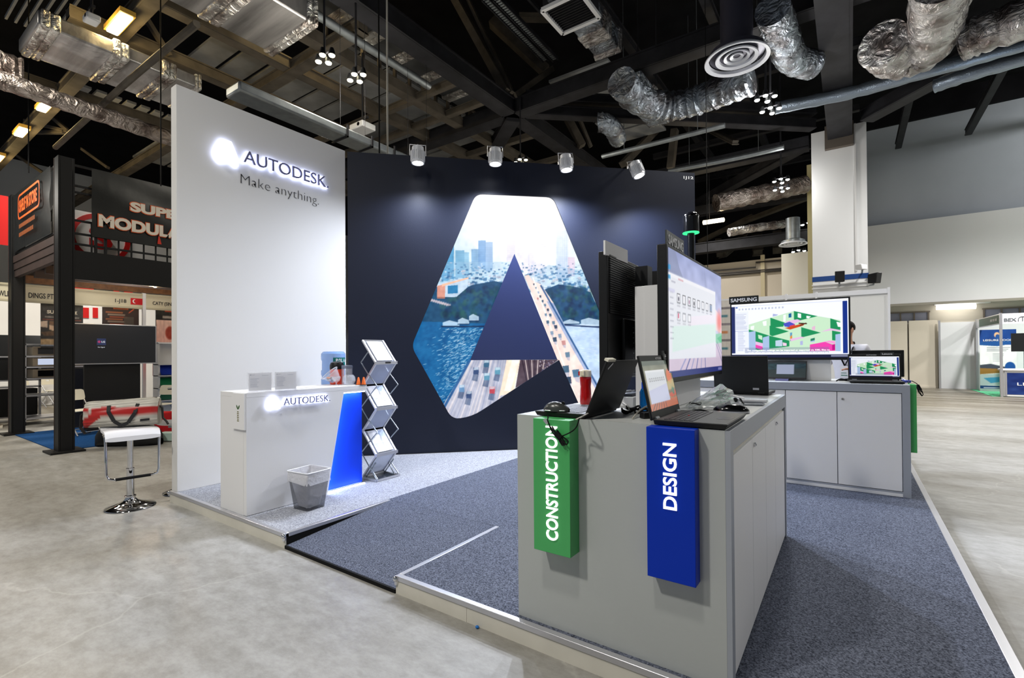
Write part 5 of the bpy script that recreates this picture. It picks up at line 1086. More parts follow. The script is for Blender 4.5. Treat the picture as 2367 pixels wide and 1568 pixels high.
# rear counter small things
b = MB(); b.obox((0.40, 6.02, ZT+0.001), (0.075, -0.01, 0), (0.0, 0.05, 0), (0, 0, 0.024)); tag(b.build('small_box', mat('blue_card_box', (70, 84, 190), 0.45), bev=0.003), 'small blue box beside the silver mouse on the rear counter', 'box')
cable('white cable rising from the silver mouse', [onz(2080, 880, ZT+0.03), dep(2084, 868, 5.05), dep(2080, 858, 5.1), onz(2074, 872, ZT+0.02)], 0.0035, mat('white_cable', (190, 186, 176), 0.5))
t = thing('mouse_cable', 'black cable bundle hanging over the green board of the rear counter', 'cable', dep(2125, 900, 4.98))
P = [onz(2098, 884, ZT+0.02), dep(2108, 881, 5.0), dep(2119, 887, 4.98), dep(2128, 900, 4.96), dep(2134, 912, 4.96), dep(2131, 915, 4.95), dep(2122, 900, 4.96), dep(2119, 890, 4.98), dep(2128, 905, 4.95), dep(2133, 908, 4.95), dep(2126, 895, 4.96), dep(2120, 889, 4.98), dep(2119, 896, 4.97), dep(2124, 908, 4.96), dep(2131, 916, 4.96), dep(2136, 911, 4.96)]
b = MB(); b.tube([p for i in range(len(P)-1) for p in (P[i], (P[i]+P[i+1])/2)], 0.004, 6); b.build('cord', M_BLACKM, t)
b = MB(); b.bar(dep(2121, 890, 4.95), dep(2128, 902, 4.94), 0.028, 0.02); b.build('cable_tie', M_BLACKM, t)
cable('tangle of black cable behind the wide monitor on the rear counter', [(-0.12, 5.9, ZT+0.01), (-0.08, 5.93, ZT+0.03), (-0.04, 5.9, ZT+0.02), (-0.10, 5.88, ZT+0.02), (-0.02, 5.92, ZT+0.03), (-0.05, 5.95, ZT+0.015), (0.0, 5.97, ZT+0.01)], 0.006)

# ---------------------------------------------------------------- glossy black capsule on a mast
c0 = onp(1597, 540, NV0+NVN*0.75, NVN); dd = 0.0
t = thing('camera_mast', 'glossy black capsule with a thin green light ring on a mast by the navy wall', 'camera', (c0[0], c0[1], ZP))
kz = float(np.linalg.norm((c0-CAM)))/FPX; R_ = 16.5*kz; H_ = 46*kz
b = MB(); b.lathe([(R_*0.98, 0.0), (R_, 0.01), (R_, H_*0.72)]+[(R_*math.cos(a), H_*0.72+H_*0.28*math.sin(a)) for a in np.linspace(0.1, 1.45, 8)]+[(0.001, H_)], c0+(0, 0, 0.005), 32); b.build('capsule', M_GLOSSB, t)
b = MB(); b.lathe([(R_*1.01, 0), (R_*1.03, 0.006), (R_*1.01, 0.012)], c0, 32); b.build('light_ring', glow('green_ring', (60, 220, 140), 1.6), t)
b = MB(); b.cyl((c0[0], c0[1], ZP+0.03), c0, R_*0.45, 16); b.lathe([(0.2, ZP+0.001), (0.2, ZP+0.02), (0.05, ZP+0.04)], (c0[0], c0[1], 0), 24); b.build('mast', M_GLOSSB, t)
# ---------------------------------------------------------------- reception counter
rx0, rx1, ry0, ry1, ZR = -4.54, -4.093, 2.030, 3.247, 1.126
re = thing('reception_counter', 'white reception counter with a glowing name and a lit blue slanted panel', 'counter', ((rx0+rx1)/2, (ry0+ry1)/2, ZP))
b = MB(); b.box(rx0, ry0, ZP+0.001, rx1-0.092, ry1, ZR-0.04); b.box(rx1-0.092, ry0, ZP+0.001, rx1-0.052, 2.74, ZR-0.04); b.box(rx1-0.092, 2.74, 1.085, rx1-0.052, ry1, ZR-0.04); b.build('carcass', M_WHITE, re)
b = MB(); b.box(rx0, ry0, ZR-0.04, rx1, ry1+0.0, ZR); b.build('worktop', M_WHITE, re, bev=0.002)
b = MB(); b.prism([(ry0, ZP+0.004), (2.784, ZP+0.004), (2.971, 1.064), (ry1, 1.064), (ry1, ZR-0.0405), (ry0, ZR-0.0405)], (rx1-0.05, 0, 0), EY, EZ, 0.05); b.build('front_panel', M_WHITE, re)
b = MB(); b.prism([(2.745, ZP+0.01), (ry1, ZP+0.01), (ry1, 1.083), (2.945, 1.083)], (rx1-0.090, 0, 0), EY, EZ, 0.008); b.build('blue_panel', mat('vivid_blue_panel', (8, 62, 222), 0.5, spec=0.3), re)
b = MB()
for p, q in [((2.790, ZP+0.02), (2.974, 1.056)), ((2.978, 1.060), (ry1-0.008, 1.060))]:
    b.tube([(rx1-0.030, *p), (rx1-0.030, *q)], 0.007, 6)
b.build('led_strip', glow('counter_led', (200, 222, 255), 60.0), re)
b = MB(); b.box(rx1-0.043, 2.79, ZP+0.001, rx1-0.02, ry1-0.01, ZP+0.010); b.build('led_strip', glow('counter_led_low', (200, 222, 255), 14.0), re)
emblem((rx1, 2.193, 0.972), EY, EZ, 0.112, 0.105, re, 0.022, glow('white_emblem_face', (245, 247, 255), 1.8), G_HALO, name='emblem', t=0.012)
text('name_lettering', 'AUTODESK.', (rx1+0.024, 2.335, 0.999), EY, EZ, 0.46, 0.060, M_LET, re, 0.010, 0.0)
text('lettering_halo', 'AUTODESK.', (rx1+0.010, 2.332, 0.996), EY, EZ, 0.466, 0.066, glow('counter_letter_halo', (205, 214, 255), 8.0), re, 0.003, 0.008)
# small plaque with a leaf on the counter end
t = thing('plaque', 'small white plaque with green leaves on the end of the reception counter', 'plaque', (-4.195, 2.02, 0.82))
b = MB(); b.box(-4.297, 2.014, 0.820, -4.095, 2.0295, 1.122); b.build('board', M_WHITE, t, bev=0.001)
def leafp(cx, cz, L, W_, ang):
    pts = []; c_, s_ = math.cos(ang), math.sin(ang)
    for i in range(13):
        u = i/12; pts.append((u*L, W_*math.sin(math.pi*u)))
    for i in range(11, 0, -1):
        u = i/12; pts.append((u*L, -W_*math.sin(math.pi*u)))
    return [(cx+x*c_-y*s_, cz+x*s_+y*c_) for x, y in pts]
b = MB()
for an in (0.96, 2.18): b.prism(leafp(-4.197, 0.985, 0.048, 0.008, an), (0, 2.0135, 0), EX, EZ, 0.0008)
b.build('leaf_emblem', mat('leaf_green', (52, 96, 40), 0.6), t)
b = MB()
for i in range(6): b.prism([(-4.214, 0.962-i*0.015), (-4.182, 0.962-i*0.015), (-4.182, 0.970-i*0.015), (-4.214, 0.970-i*0.015)] if i % 2 else [(-4.211, 0.962-i*0.015), (-4.185, 0.962-i*0.015), (-4.185, 0.970-i*0.015), (-4.211, 0.970-i*0.015)], (0, 2.0137, 0), EX, EZ, 0.0005)
b.build('small_print', mat('olive_ink', (126, 122, 80), 0.6), t)
# two clear sign holders
for i, (o, e, lab) in enumerate([((-4.125, 2.062, ZR+0.0005), (0.03, 0.19, 0), 'clear acrylic sign holder at the near corner of the reception counter'), ((-4.085, 2.268, ZR+0.0005), (0.035, 0.185, 0), 'clear acrylic sign holder second from the near corner of the reception counter')]):
    o = np.array(o); e = np.array(e); n = np.cross(unit(e), EZ); t = thing('sign_holder', lab, 'sign holder', o+e/2, 0, 'acrylic sign holders on the reception counter')
    b = MB(); b.obox(o-n*0.022, e, n*0.0025, EZ*0.165); b.obox(o, e, n*0.0025, EZ*0.165); b.obox(o-n*0.03, e, n*0.04, EZ*0.0025); b.build('acrylic_frame', M_ACR, t)
    pc = Canvas(60, 46, (238, 238, 242)); pc.rect(0.07, 0.09, 0.11, 0.13, (70, 70, 90)); pc.rect(0.12, 0.10, 0.28, 0.125, (130, 130, 150), .7); scribble(pc, 0.07, 0.3 if i == 0 else 0.22, 0.48, 0.82, 8, (130, 132, 160), .32, .7); pc.rect(0.58, 0.14, 0.86, 0.165, (150, 150, 170), .6)
    pc.build('paper_insert', o-n*0.008+unit(e)*0.006+EZ*0.012, e*0.94, EZ*0.148, colmat('printed_sheet'), t)
for i, (y, r_, lab) in enumerate([(2.50, 0.1, 'white leaflet lying on the reception counter beside the sign holders'), (2.66, -0.15, 'white leaflet lying in the middle of the reception counter')]):
    b = MB(); b.obox((-4.33, y, ZR+0.0008), (0.15, 0.02+r_*0.1, 0), (0.01, 0.14, 0), (0, 0, 0.003)); tag(b.build('leaflet', M_PAPER), lab, 'leaflet')
# tilted bowl of sweets, glass bowl, jar, canister, orange cones
M_GLASS = mat('thin_clear_glass', (236, 240, 250), 0.04, alpha=0.17, spec=0.8)
c0 = onz(764, 890, ZR); c0 = np.array([-4.36, 3.02, ZR])
t = thing('plastic_bowl', 'clear plastic bowl tipped on its side with wrapped sweets inside', 'bowl', c0)
axv = unit(np.array([-0.42, -0.34, 0.62])); bb0 = c0+np.array([0.035, 0.03, 0.048]); sd = unit(np.cross(axv, (0, 0, 1.0))); lo = np.cross(axv, sd); lo = lo if lo[2] < 0 else -lo; b = MB(); b.tube([bb0+axv*0.102+(sd*math.cos(a)+lo*math.sin(a))*0.094 for a in np.linspace(0, 2*math.pi, 37)[:-1]], 0.0035, 6, closed=True); b.build('bowl_rim', mat('bowl_rim_clear', (236, 240, 248), 0.1, alpha=0.7, spec=0.8), t); b = MB(); b.lathe([(0.045, 0.0), (0.05, 0.002), (0.082, 0.08), (0.092, 0.10), (0.096, 0.102), (0.090, 0.098), (0.078, 0.078), (0.046, 0.006)], c0+np.array([0.035, 0.03, 0.048]), 28, axv); b.build('bowl_shell', M_GLASS, t)
SW = [mat('sweet_%s' % n_, c_, 0.3) for n_, c_ in [('black', (20, 20, 24)), ('orange', (226, 124, 30)), ('purple', (70, 50, 140)), ('silver', (200, 204, 210)), ('green', (50, 90, 60))]]
for i in range(20):
    h_ = random.uniform(.012, .072); rr_ = (0.042+h_*0.42-0.012); an_ = random.uniform(-0.9, 0.9); p = bb0+axv*h_+(lo*math.cos(an_)+sd*math.sin(an_))*rr_*random.uniform(0.75, 1.0); b = MB(); b.sph(p, (0.016, 0.012, 0.010), 8, 6); b.tube([p-(0.02, 0.006, 0), p+(0.02, 0.006, 0)], [0.006, 0.006], 5); tag(b.build('wrapped_sweet', SW[i % 5]), 'small wrapped sweet lying in the tipped clear bowl on the reception counter', 'sweet', 'wrapped sweets in the tipped bowl')
c0 = np.array([-4.20, 3.11, ZR]); t = thing('glass_bowl', 'round clear glass bowl beside the orange cones on the reception counter', 'bowl', c0)
b = MB(); b.lathe([(0.03, 0.001), (0.045, 0.008), (0.066, 0.045), (0.060, 0.085), (0.045, 0.105), (0.042, 0.104), (0.056, 0.084), (0.062, 0.046), (0.04, 0.011)], c0, 28); b.build('bowl_shell', M_GLASS, t)
c0 = np.array([-4.27, 3.01, ZR]); t = thing('glass_goblet', 'small clear goblet between the tipped bowl and the round glass bowl', 'glass', c0)
b = MB(); b.lathe([(0.03, 0.001), (0.03, 0.004), (0.008, 0.012), (0.008, 0.03), (0.035, 0.05), (0.045, 0.09), (0.042, 0.09), (0.03, 0.052)], c0, 24); b.build('goblet_shell', M_GLASS, t)
c0 = np.array([-4.34, 3.19, ZR]); t = thing('glass_jar', 'tall clear jar behind the round glass bowl on the reception counter', 'jar', c0)
b = MB(); b.lathe([(0.054, 0.001), (0.056, 0.005), (0.056, 0.19), (0.052, 0.20), (0.05, 0.19), (0.05, 0.008)], c0, 28); b.build('jar_shell', M_GLASS, t)
b = MB(); b.lathe([(0.057, 0.165), (0.058, 0.17), (0.058, 0.195), (0.02, 0.203)], c0, 28); b.build('jar_lid', mat('smoky_lid', (110, 118, 140), 0.2, alpha=0.6), t)
c0 = np.array([-4.47, 3.16, ZR]); t = thing('canister', 'orange-red canister with a domed black lid behind the bowls', 'canister', c0)
b = MB(); b.lathe([(0.068, 0.001), (0.07, 0.005), (0.07, 0.16)], c0, 28); b.build('canister_body', mat('orange_red_tin', (226, 66, 34), 0.4), t)
b = MB(); b.lathe([(0.073, 0.16), (0.073, 0.20), (0.062, 0.228), (0.03, 0.24), (0.0001, 0.242)], c0, 28); b.build('canister_lid', M_BLACK, t)
t = thing('cone_toy', 'pair of small orange cones on a dark base at the end of the reception counter', 'cone', (-4.13, 3.205, ZR))
for k in (-1, 1): b = MB(); b.lathe([(0.024, 0.004), (0.023, 0.006), (0.008, 0.076), (0.004, 0.08), (0.0001, 0.081)], (-4.13+0.016*k, 3.205+0.02*k, ZR), 18); b.build('cone', M_ORANGE, t)
b = MB(); b.box(-4.175, 3.165, ZR+0.0005, -4.085, 3.243, ZR+0.004); b.build('base', M_BLACK, t)
# water dispenser behind the counter
wx, wy = -5.02, 3.50; t = thing('water_dispenser', 'water dispenser with big blue bottle behind the reception counter', 'water dispenser', (wx, wy, ZP))
b = MB(); b.box(wx-0.155, wy-0.155, ZP+0.001, wx+0.155, wy+0.155, 1.02); b.build('cabinet', M_WHITE, t, bev=0.015)
M_BOT = mat('blue_water_bottle', (120, 168, 232), 0.08, alpha=0.62, spec=0.6)
b = MB(); b.lathe([(0.03, 1.0), (0.06, 1.03), (0.13, 1.08), (0.137, 1.10), (0.137, 1.15), (0.130, 1.165), (0.130, 1.19), (0.137, 1.205), (0.137, 1.25), (0.128, 1.265), (0.128, 1.36), (0.136, 1.385), (0.138, 1.42), (0.136, 1.45), (0.115, 1.475), (0.09, 1.478), (0.0001, 1.47)], (wx, wy, 0), 36); b.build('water_bottle', M_BOT, t)
ga = math.atan2(-wy, -wx)+0.60; b = MB(); R_ = 0.1395
G = [[(wx+R_*math.cos(ga+a), wy+R_*math.sin(ga+a), z) for a in np.linspace(-0.62, 0.62, 12)] for z in (1.30, 1.405)]
b.rows(G); lb = b.build('label', mat('teal_label', (10, 110, 106), 0.5), t)
for k, ch in enumerate(['P', 'O', 'L', 'A']):
    a = ga-0.40+k*0.23; o = np.array([wx+0.141*math.cos(a), wy+0.141*math.sin(a), 1.350]); e = np.array([-math.sin(a), math.cos(a), 0])
    text('label_lettering', ch, o, e, EZ, 0.024 if ch != 'L' else 0.018, 0.042, M_PAPER, lb, 0.001, 0.02)
# waste bin with liner
c0 = np.array([-3.885, 2.462, ZP]); t = thing('waste_bin', 'smoky clear waste bin with a white liner in front of the reception counter', 'waste bin', c0, math.radians(6))
def sqr(hx, hy, z, r=0.02, n=4):
    P = []
    for sx, sy, a0 in [(1, 1, 0), (-1, 1, 90), (-1, -1, 180), (1, -1, 270)]:
        for i in range(n+1): a = math.radians(a0+90*i/n); P.append((sx*(hx-r)+r*math.cos(a), sy*(hy-r)+r*math.sin(a), z))
    return P
b = MB(); b.rows([sqr(0.095, 0.09, 0.002), sqr(0.118, 0.112, 0.20), sqr(0.130, 0.124, 0.325)], True); b.add(sqr(0.095, 0.09, 0.002), [tuple(range(20))[::-1]])
b.build('bin_shell', mat('smoky_plastic', (44, 46, 52), 0.1, alpha=0.5, spec=0.6), t, local=True, sharp=0.9)
M_LIN = mat('white_bin_liner', (240, 240, 246), 0.35, alpha=0.66, bump=(26, 0.5))
G = []
for k, (hx, z) in enumerate([(0.136, 0.235), (0.135, 0.29), (0.134, 0.330), (0.128, 0.333), (0.118, 0.28), (0.095, 0.15), (0.070, 0.02), (0.03, 0.010)]):
    r_ = sqr(hx, hx*0.95, z, min(0.03, hx*0.4), 6); G.append([(x+random.uniform(-.004, .004), y+random.uniform(-.004, .004), zz+(random.uniform(-.016, .016) if k == 0 else random.uniform(-.003, .003))) for x, y, zz in r_])
b = MB(); b.rows(G, True); b.build('bin_liner', M_LIN, t, local=True, sharp=1.0)
b = MB(); b.tube([(x, y, 0.329) for x, y, z in sqr(0.133, 0.127, 0)], 0.005, 6, closed=True); b.build('rim', M_WHT_ALU, t, local=True)
# zigzag brochure rack
t = thing('brochure_rack', 'zigzag folding brochure rack with clear shelves between counter and navy wall', 'brochure rack', (-4.17, 3.49, ZP))
xb, xf, y0_, y1_ = -4.30, -4.09, 3.36, 3.63
M_SHEET = mat('clear_shelf', (214, 222, 244), 0.08, alpha=0.5, spec=0.6)
lv_ = [1.575, 1.305, 1.035, 0.765, 0.50]     # heights of the fold lines
def lean(pa, pb, nm, sheet):
    fr = MB(); w_ = 0.018
    for y in (y0_, y1_): fr.bar((pa[0], y, pa[1]), (pb[0], y, pb[1]), w_, w_, (0, 1, 0))
    fr.bar((pa[0], y0_, pa[1]), (pa[0], y1_, pa[1]), w_, w_); fr.bar((pb[0], y0_, pb[1]), (pb[0], y1_, pb[1]), w_, w_*1.6)
    f_ = fr.build('shelf_frame', M_ALU, t)
    s_ = MB(); d = np.array([pb[0]-pa[0], 0, pb[1]-pa[1]]); s_.obox((pa[0], y0_+0.008, pa[1]), (0, y1_-y0_-0.016, 0), d, unit(np.cross((0, 1, 0), d))*0.003); s_.build('shelf_panel', M_SHEET, f_)
    return f_
Z_ = [1.59, 1.335, 1.09, 0.845, 0.60, 0.36]
for k in range(3):
    zt_, zm, zb_ = 1.590-k*0.485, 1.350-k*0.485, 1.105-k*0.485
    f_ = lean((xb, zt_), (xf, zm), 'up', True)
    lip = MB(); lip.box(xf-0.004, y0_-0.01, zm-0.018, xf+0.022, y1_+0.01, zm+0.014); lip.build('shelf_lip', M_ALU, f_)
    if k == 0: nb = MB(); nb.box(xf+0.0225, 3.47, zm-0.008, xf+0.0235, 3.545, zm+0.008); nb.build('name_badge', M_BLACK, f_)
    lean((xf, zm-0.01), (xb, zb_), 'down', True)
    for y in (y0_-0.008, y1_+0.008):
        br = MB(); zmid = (zt_+zm)/2; zl2 = (zm+zb_)/2
        br.bar((xb+0.105, y, zmid), (xb-0.02, y, zmid-0.115), 0.010, 0.006, (0, 1, 0)); br.bar((xb-0.02, y, zmid-0.115), (xb+0.10, y, zl2), 0.010, 0.006, (0, 1, 0))
        br.bar((xb+0.105, y, zl2), (xf+0.03, y, zl2-0.12), 0.010, 0.006, (0, 1, 0)); br.bar((xf+0.03, y, zl2-0.12), (xb+0.10, y, zl2-0.24), 0.010, 0.006, (0, 1, 0))
        br.build('scissor_brace', M_STEEL, t)
b = MB(); zf = ZP+0.012
for p, q in [((xb+0.02, y0_-0.01), (xf+0.03, y0_-0.02)), ((xf+0.03, y0_-0.02), (xf+0.03, y1_+0.02)), ((xf+0.03, y1_+0.02), (xb+0.02, y1_+0.01)), ((xb+0.02, y1_+0.01), (xb+0.02, y0_-0.01))]: b.bar((*p, zf), (*q, zf), 0.022, 0.018)
b.build('base_frame', M_ALU, t); b = MB(); b.box(xb+0.03, y0_-0.005, ZP+0.003, xf+0.02, y1_+0.005, ZP+0.008); b.build('base_plate', mat('smoky_base', (60, 66, 76), 0.15, spec=0.6), t)
for y in (y0_+0.01, y1_-0.01):
    b = MB(); b.bar((xb+0.03, y, ZP+0.012), (xf-0.02, y, 0.30), 0.010, 0.008, (0, 1, 0)); b.bar((xf, y, ZP+0.012), (xb+0.02, y, 0.14), 0.010, 0.008, (0, 1, 0)); b.bar((xf-0.01, y, ZP+0.012), (xb+0.09, y, 0.26), 0.010, 0.008, (0, 1, 0)); b.build('scissor_brace', M_STEEL, t)
# brochures on the rack shelves
for k in range(3):
    zt_, zm = 1.590-k*0.485, 1.350-k*0.485; pc = Canvas(34, 44, (232, 234, 242)); pc.noise(10, 6); pc.poly([(0.5, 0.1), (1, 0), (1, 0.4), (0.7, 0.35)], (150, 180, 226), .6); scribble(pc, 0.1, 0.6, 0.8, 0.9, 5, (160, 166, 190), .3, .5)
    d = np.array([xf-xb, 0, zm-zt_]); nn_ = unit(np.cross((0, 1.0, 0), d)); nn_ = nn_ if nn_[0] > 0 else -nn_
    o = np.array([xb, y0_+0.03, zt_])+d*0.93+nn_*0.012; pb = thing('brochure', ['white brochure with blue sky on the top shelf of the zigzag rack', 'white brochure on the middle shelf of the zigzag rack', 'white brochure on the lowest shelf of the zigzag rack'][k], 'brochure', o)
    q = MB(); q.obox(o-nn_*0.006, (0, y1_-y0_-0.06, 0), -d*0.86, nn_*0.005); q.build('pages', M_PAPER, pb); pc.build('cover', o, (0, y1_-y0_-0.06, 0), -d*0.86, colmat('printed_sheet'), pb)

# ---------------------------------------------------------------- bar stool with bag
def stool(name, label, loc, rz):
    t = thing(name, label, 'stool', loc, rz)      # local x = width of the footrest, -y = front
    b = MB(); b.lathe([(0.195, 0.0), (0.2, 0.006), (0.195, 0.014), (0.12, 0.035), (0.06, 0.062), (0.042, 0.085), (0.040, 0.10), (0.046, 0.102), (0.046, 0.112), (0.032, 0.118)], (0, 0, 0), 40); b.build('base', M_CHROME, t, local=True, sharp=1.0)
    b = MB(); b.lathe([(0.031, 0.11), (0.031, 0.36), (0.034, 0.362), (0.034, 0.372), (0.024, 0.376), (0.024, 0.70)], (0, 0, 0), 24); b.build('column', M_CHROME, t, local=True)
    b = MB(); G = []
    for i in range(15):
        k = i/14; y = 0.17-0.36*k; z = 0.735-(0.0 if k < 0.8 else ((k-0.8)/0.2)**2*0.055)+(0.03*((0.15-k)/0.15) if k < 0.15 else 0)
        G.append([(x, y, z+(0.020 if s else -0.022)-abs(x/0.21)**6*0.012*(1 if s else -1)) for s, xs_ in ((1, np.linspace(-0.205, 0.205, 13)), (0, np.linspace(0.205, -0.205, 13))) for x in xs_])
    b.rows(G, True); b.add(G[0], [tuple(range(26))]); b.add(G[-1], [tuple(range(26))[::-1]]); b.build('seat', mat('white_leatherette', (232, 232, 236), 0.35), t, local=True, sharp=0.9)
    b = MB(); b.box(-0.11, -0.1, 0.690, 0.11, 0.1, 0.715); b.bar((0.02, 0.0, 0.69), (0.12, -0.06, 0.66), 0.012, 0.012); b.build('seat_plate', M_STEEL, t, local=True)
    b = MB(); r_ = 0.011; P = [(-0.195, 0.0, 0.71), (-0.20, -0.13, 0.70), (-0.20, -0.155, 0.66), (-0.195, -0.16, 0.36), (-0.18, -0.165, 0.325), (-0.14, -0.168, 0.312), (0.14, -0.168, 0.312), (0.18, -0.165, 0.325), (0.195, -0.16, 0.36), (0.20, -0.155, 0.66), (0.20, -0.13, 0.70), (0.195, 0, 0.71)]
    b.tube(P, r_, 10); f_ = b.build('footrest', M_CHROME, t, local=True)
    b = MB(); b.cyl((-0.13, -0.168, 0.312), (0.13, -0.168, 0.312), 0.0135, 12); b.build('foot_grip', M_BLACKM, f_, local=True)
    b = MB(); b.tube([(0.03, 0, 0.70), (0.15, -0.03, 0.685), (0.19, -0.04, 0.675)], 0.005, 6); b.build('lever', M_CHROME, t, local=True); return t
HS = math.radians(81)     # heading of the footrest
st = stool('bar_stool', 'chrome bar stool with a white seat carrying the grey and red bag', (-5.645, 1.715, 0), HS)
st2 = stool('bar_stool', 'second chrome bar stool mostly hidden behind the white booth wall', (-5.80, 2.24, 0), HS+2.4)
# grey and red bag
bc = np.array([-5.79, 1.71, 0.765]); hd = math.radians(57)
bg = thing('duffel_bag', 'light grey duffel bag with a red band resting on the bar stool', 'bag', bc, hd)
b = MB(); L_, W2, H2 = 0.58, 0.115, 0.25; NX, NA = 84, 72; mats_ = [mat('grey_tarpaulin', (186, 182, 172), 0.5, bump=(8, 0.4)), mat('red_tarpaulin', (176, 36, 34), 0.4, bump=(8, 0.4))]
G = []
for i in range(NX+1):
    u = i/NX; x = (u-0.5)*L_; e = 1-max(0, (abs(u-0.5)-0.40)/0.10)**2*0.30; row = []
    for k in range(NA):
        a = 2*math.pi*k/NA; ca, sa = math.cos(a), math.sin(a); p = 0.55
        y = W2*e*np.sign(ca)*abs(ca)**p; z = 0.5*H2*np.sign(sa)*abs(sa)**p
        y *= 1-0.55*max(0, z/(0.5*H2))**2; zz = (z+0.5*H2)*(0.90+0.10*e)*(1.0+0.10*(u-0.3)*(z > 0))+0.004*math.sin(9*u+k)*(z > -0.05)
        row.append((x, y+0.006*math.sin(7*u+2*k), max(0, zz)))
    G.append(row)
for i in range(NX):
    for k in range(NA):
        ar = [G[i][k], G[i][(k+1) % NA], G[i+1][(k+1) % NA], G[i+1][k]]; mz = sum(p[2] for p in ar)/4; mx = sum(p[0] for p in ar)/4; my = sum(p[1] for p in ar)/4
        red = (0.115 < mz < 0.185 and mx > -0.22) or (mx < -0.02 and abs(mz-(0.17+ (mx+0.12)*0.85)) < 0.05 and mz < 0.2 and mx > -0.26) or (mx < -0.24 and 0.15 < mz < 0.19)
        b.k = 1 if red and my < 0.03 else 0; b.add(ar, [(0, 1, 2, 3)])
b.k = 0; b.add(G[0], [tuple(range(NA))]); b.add(G[-1], [tuple(range(NA))[::-1]])
bgm = b.build('bag_body', colmat('painted_tarpaulin', 0.0, 0.42, 0.45), bg, local=True, sharp=1.1)
bmm = bmesh.new(); bmm.from_mesh(bgm.data); bmesh.ops.remove_doubles(bmm, verts=bmm.verts, dist=1e-5); bmm.to_mesh(bgm.data); bmm.free()
at_ = bgm.data.color_attributes.new('Col', 'FLOAT_COLOR', 'POINT'); cg, cr_ = lin((190, 186, 176)), lin((178, 34, 32)); st_ = lambda d: min(max(0.5-d/0.006, 0), 1)
for i, v in enumerate(bgm.data.vertices):
    x, y, z = v.co; m_ = max(min(st_(abs(z-0.15)-0.035), st_(-x-0.22)), min(st_(abs(z-(0.17+(x+0.12)*0.85))-0.05), st_(x+0.02), st_(z-0.2)), min(st_(abs(z-0.17)-0.02), st_(x+0.24)))
    m_ *= 1.0 if y < 0.03 else 0.0; at_.data[i].color = (*(cg*(1-m_)+cr_*m_), 1.0)
b = MB(); b.tube([(x, -0.012, 0.258+0.006*(x/0.3)) for x in np.linspace(-0.24, 0.27, 12)], 0.005, 6); b.build('zip', M_BLACKM, bg, local=True)
for sx in (0, 1):
    b = MB(); y0b = -W2*0.98-0.006
    P = [(-0.09+0.20*0, y0b+0.03, 0.205), (-0.085, y0b, 0.15), (-0.04, y0b-0.010, 0.06), (0.02, y0b-0.014, 0.015), (0.07, y0b-0.012, 0.04), (0.12, y0b-0.004, 0.13), (0.135, y0b+0.03, 0.215)]
    if sx: P = [(x, -y, z) for x, y, z in P]
    for i in range(len(P)-1): b.bar(P[i], P[i+1], 0.006, 0.03, (1, 0, 0.3))
    b.build('handle', mat('black_webbing', (28, 28, 31), 0.7), bg, local=True)
b = MB()
for P in ([(-0.29, 0, 0.16), (-0.33, 0.0, 0.12), (-0.335, 0, 0.0), (-0.30, 0, -0.06), (-0.26, 0.01, -0.045)], [(0.28, 0, 0.19), (0.31, 0.0, 0.16), (0.315, 0, 0.06), (0.345, 0, 0.02), (0.36, 0, -0.01)]):
    for i in range(len(P)-1): b.bar(P[i], P[i+1], 0.008, 0.045, (0, 1, 0))
b.build('shoulder_strap', mat('black_webbing', (28, 28, 31), 0.7), bg, local=True)
b = MB(); b.obox((0.16, -W2-0.004, 0.045), (0.075, 0.0, 0.006), (0, 0.004, 0), (0, 0, 0.022)); b.build('bag_label', M_INK, bg, local=True)
# ---------------------------------------------------------------- neighbouring booths on the left
M_MEZ = mat('black_steel', (16, 16, 17), 0.55, spec=0.35); M_RUST = mat('brown_painted_beam', (66, 52, 48), 0.6, vary=(3, 0.2))
b = MB(); b.box(-12.75, 2.09, 0.001, -9.88, 6.2, 0.012); tag(b.build('carpet', carpet('royal_blue_carpet', (14, 48, 92), (34, 82, 136))), 'blue carpet laid under the black mezzanine', 'carpet')
mz = thing('mezzanine', 'black steel mezzanine stand with banners behind the white booth wall', 'mezzanine', (-11.2, 4.0, 0))
for x, y in [(-9.755, 2.15), (-12.80, 2.15), (-9.755, 6.1), (-12.80, 6.1)]:
    b = MB()
    b.box(x-0.1, y-0.095, 0.015, x+0.1, y-0.075, 4.45); b.box(x-0.1, y+0.075, 0.015, x+0.1, y+0.095, 4.45); b.box(x-0.012, y-0.075, 0.015, x+0.012, y+0.075, 4.45)
    b.box(x+0.092, y-0.07, 0.015, x+0.098, y+0.07, 4.45); p_ = b.build('post', M_MEZ, mz)
    b = MB(); b.box(x-0.24, y-0.2, 0.001 if x < -12.75 or x > -9.88 else 0.013, x+0.2, y+0.2, 0.028); b.build('foot_plate', M_MEZ, p_)
    b = MB(); b.box(x-0.112, y-0.1, 0.03, x-0.1, y-0.07, 4.45); b.build('edge_strip', M_RUST, p_)
b = MB()
for k in range(3): b.box(-12.72, 2.10-0.01*k, 2.92+k*0.13, -9.85, 2.17, 3.04+k*0.13)
b.build('deck_beam', M_RUST, mz)
b = MB(); b.box(-9.72, 2.24, 2.62, -9.66, 6.02, 3.06); b.box(-12.7, 6.05, 2.84, -9.85, 6.15, 3.06); b.build('deck_beam', M_MEZ, mz)
b = MB(); b.box(-12.7, 2.2, 2.98, -9.74, 6.04, 3.05); b.build('deck_floor', M_MEZ, mz)
b = MB()
for x in (-10.4, -11.1, -11.8): b.box(x-0.05, 2.2, 2.84, x+0.05, 6.04, 2.98)
b.build('joists', M_RUST, mz)
b = MB(); b.box(-12.86, 2.2, 2.84, -12.74, 6.02, 3.0); b.build('far_deck_beam', mat('warm_lit_beam', (112, 72, 40), 0.6, vary=(4, 0.3, (0.3, 3, 3))), mz)  # far deck beam; the spotlight's warm glow is put into its brown
b = MB()
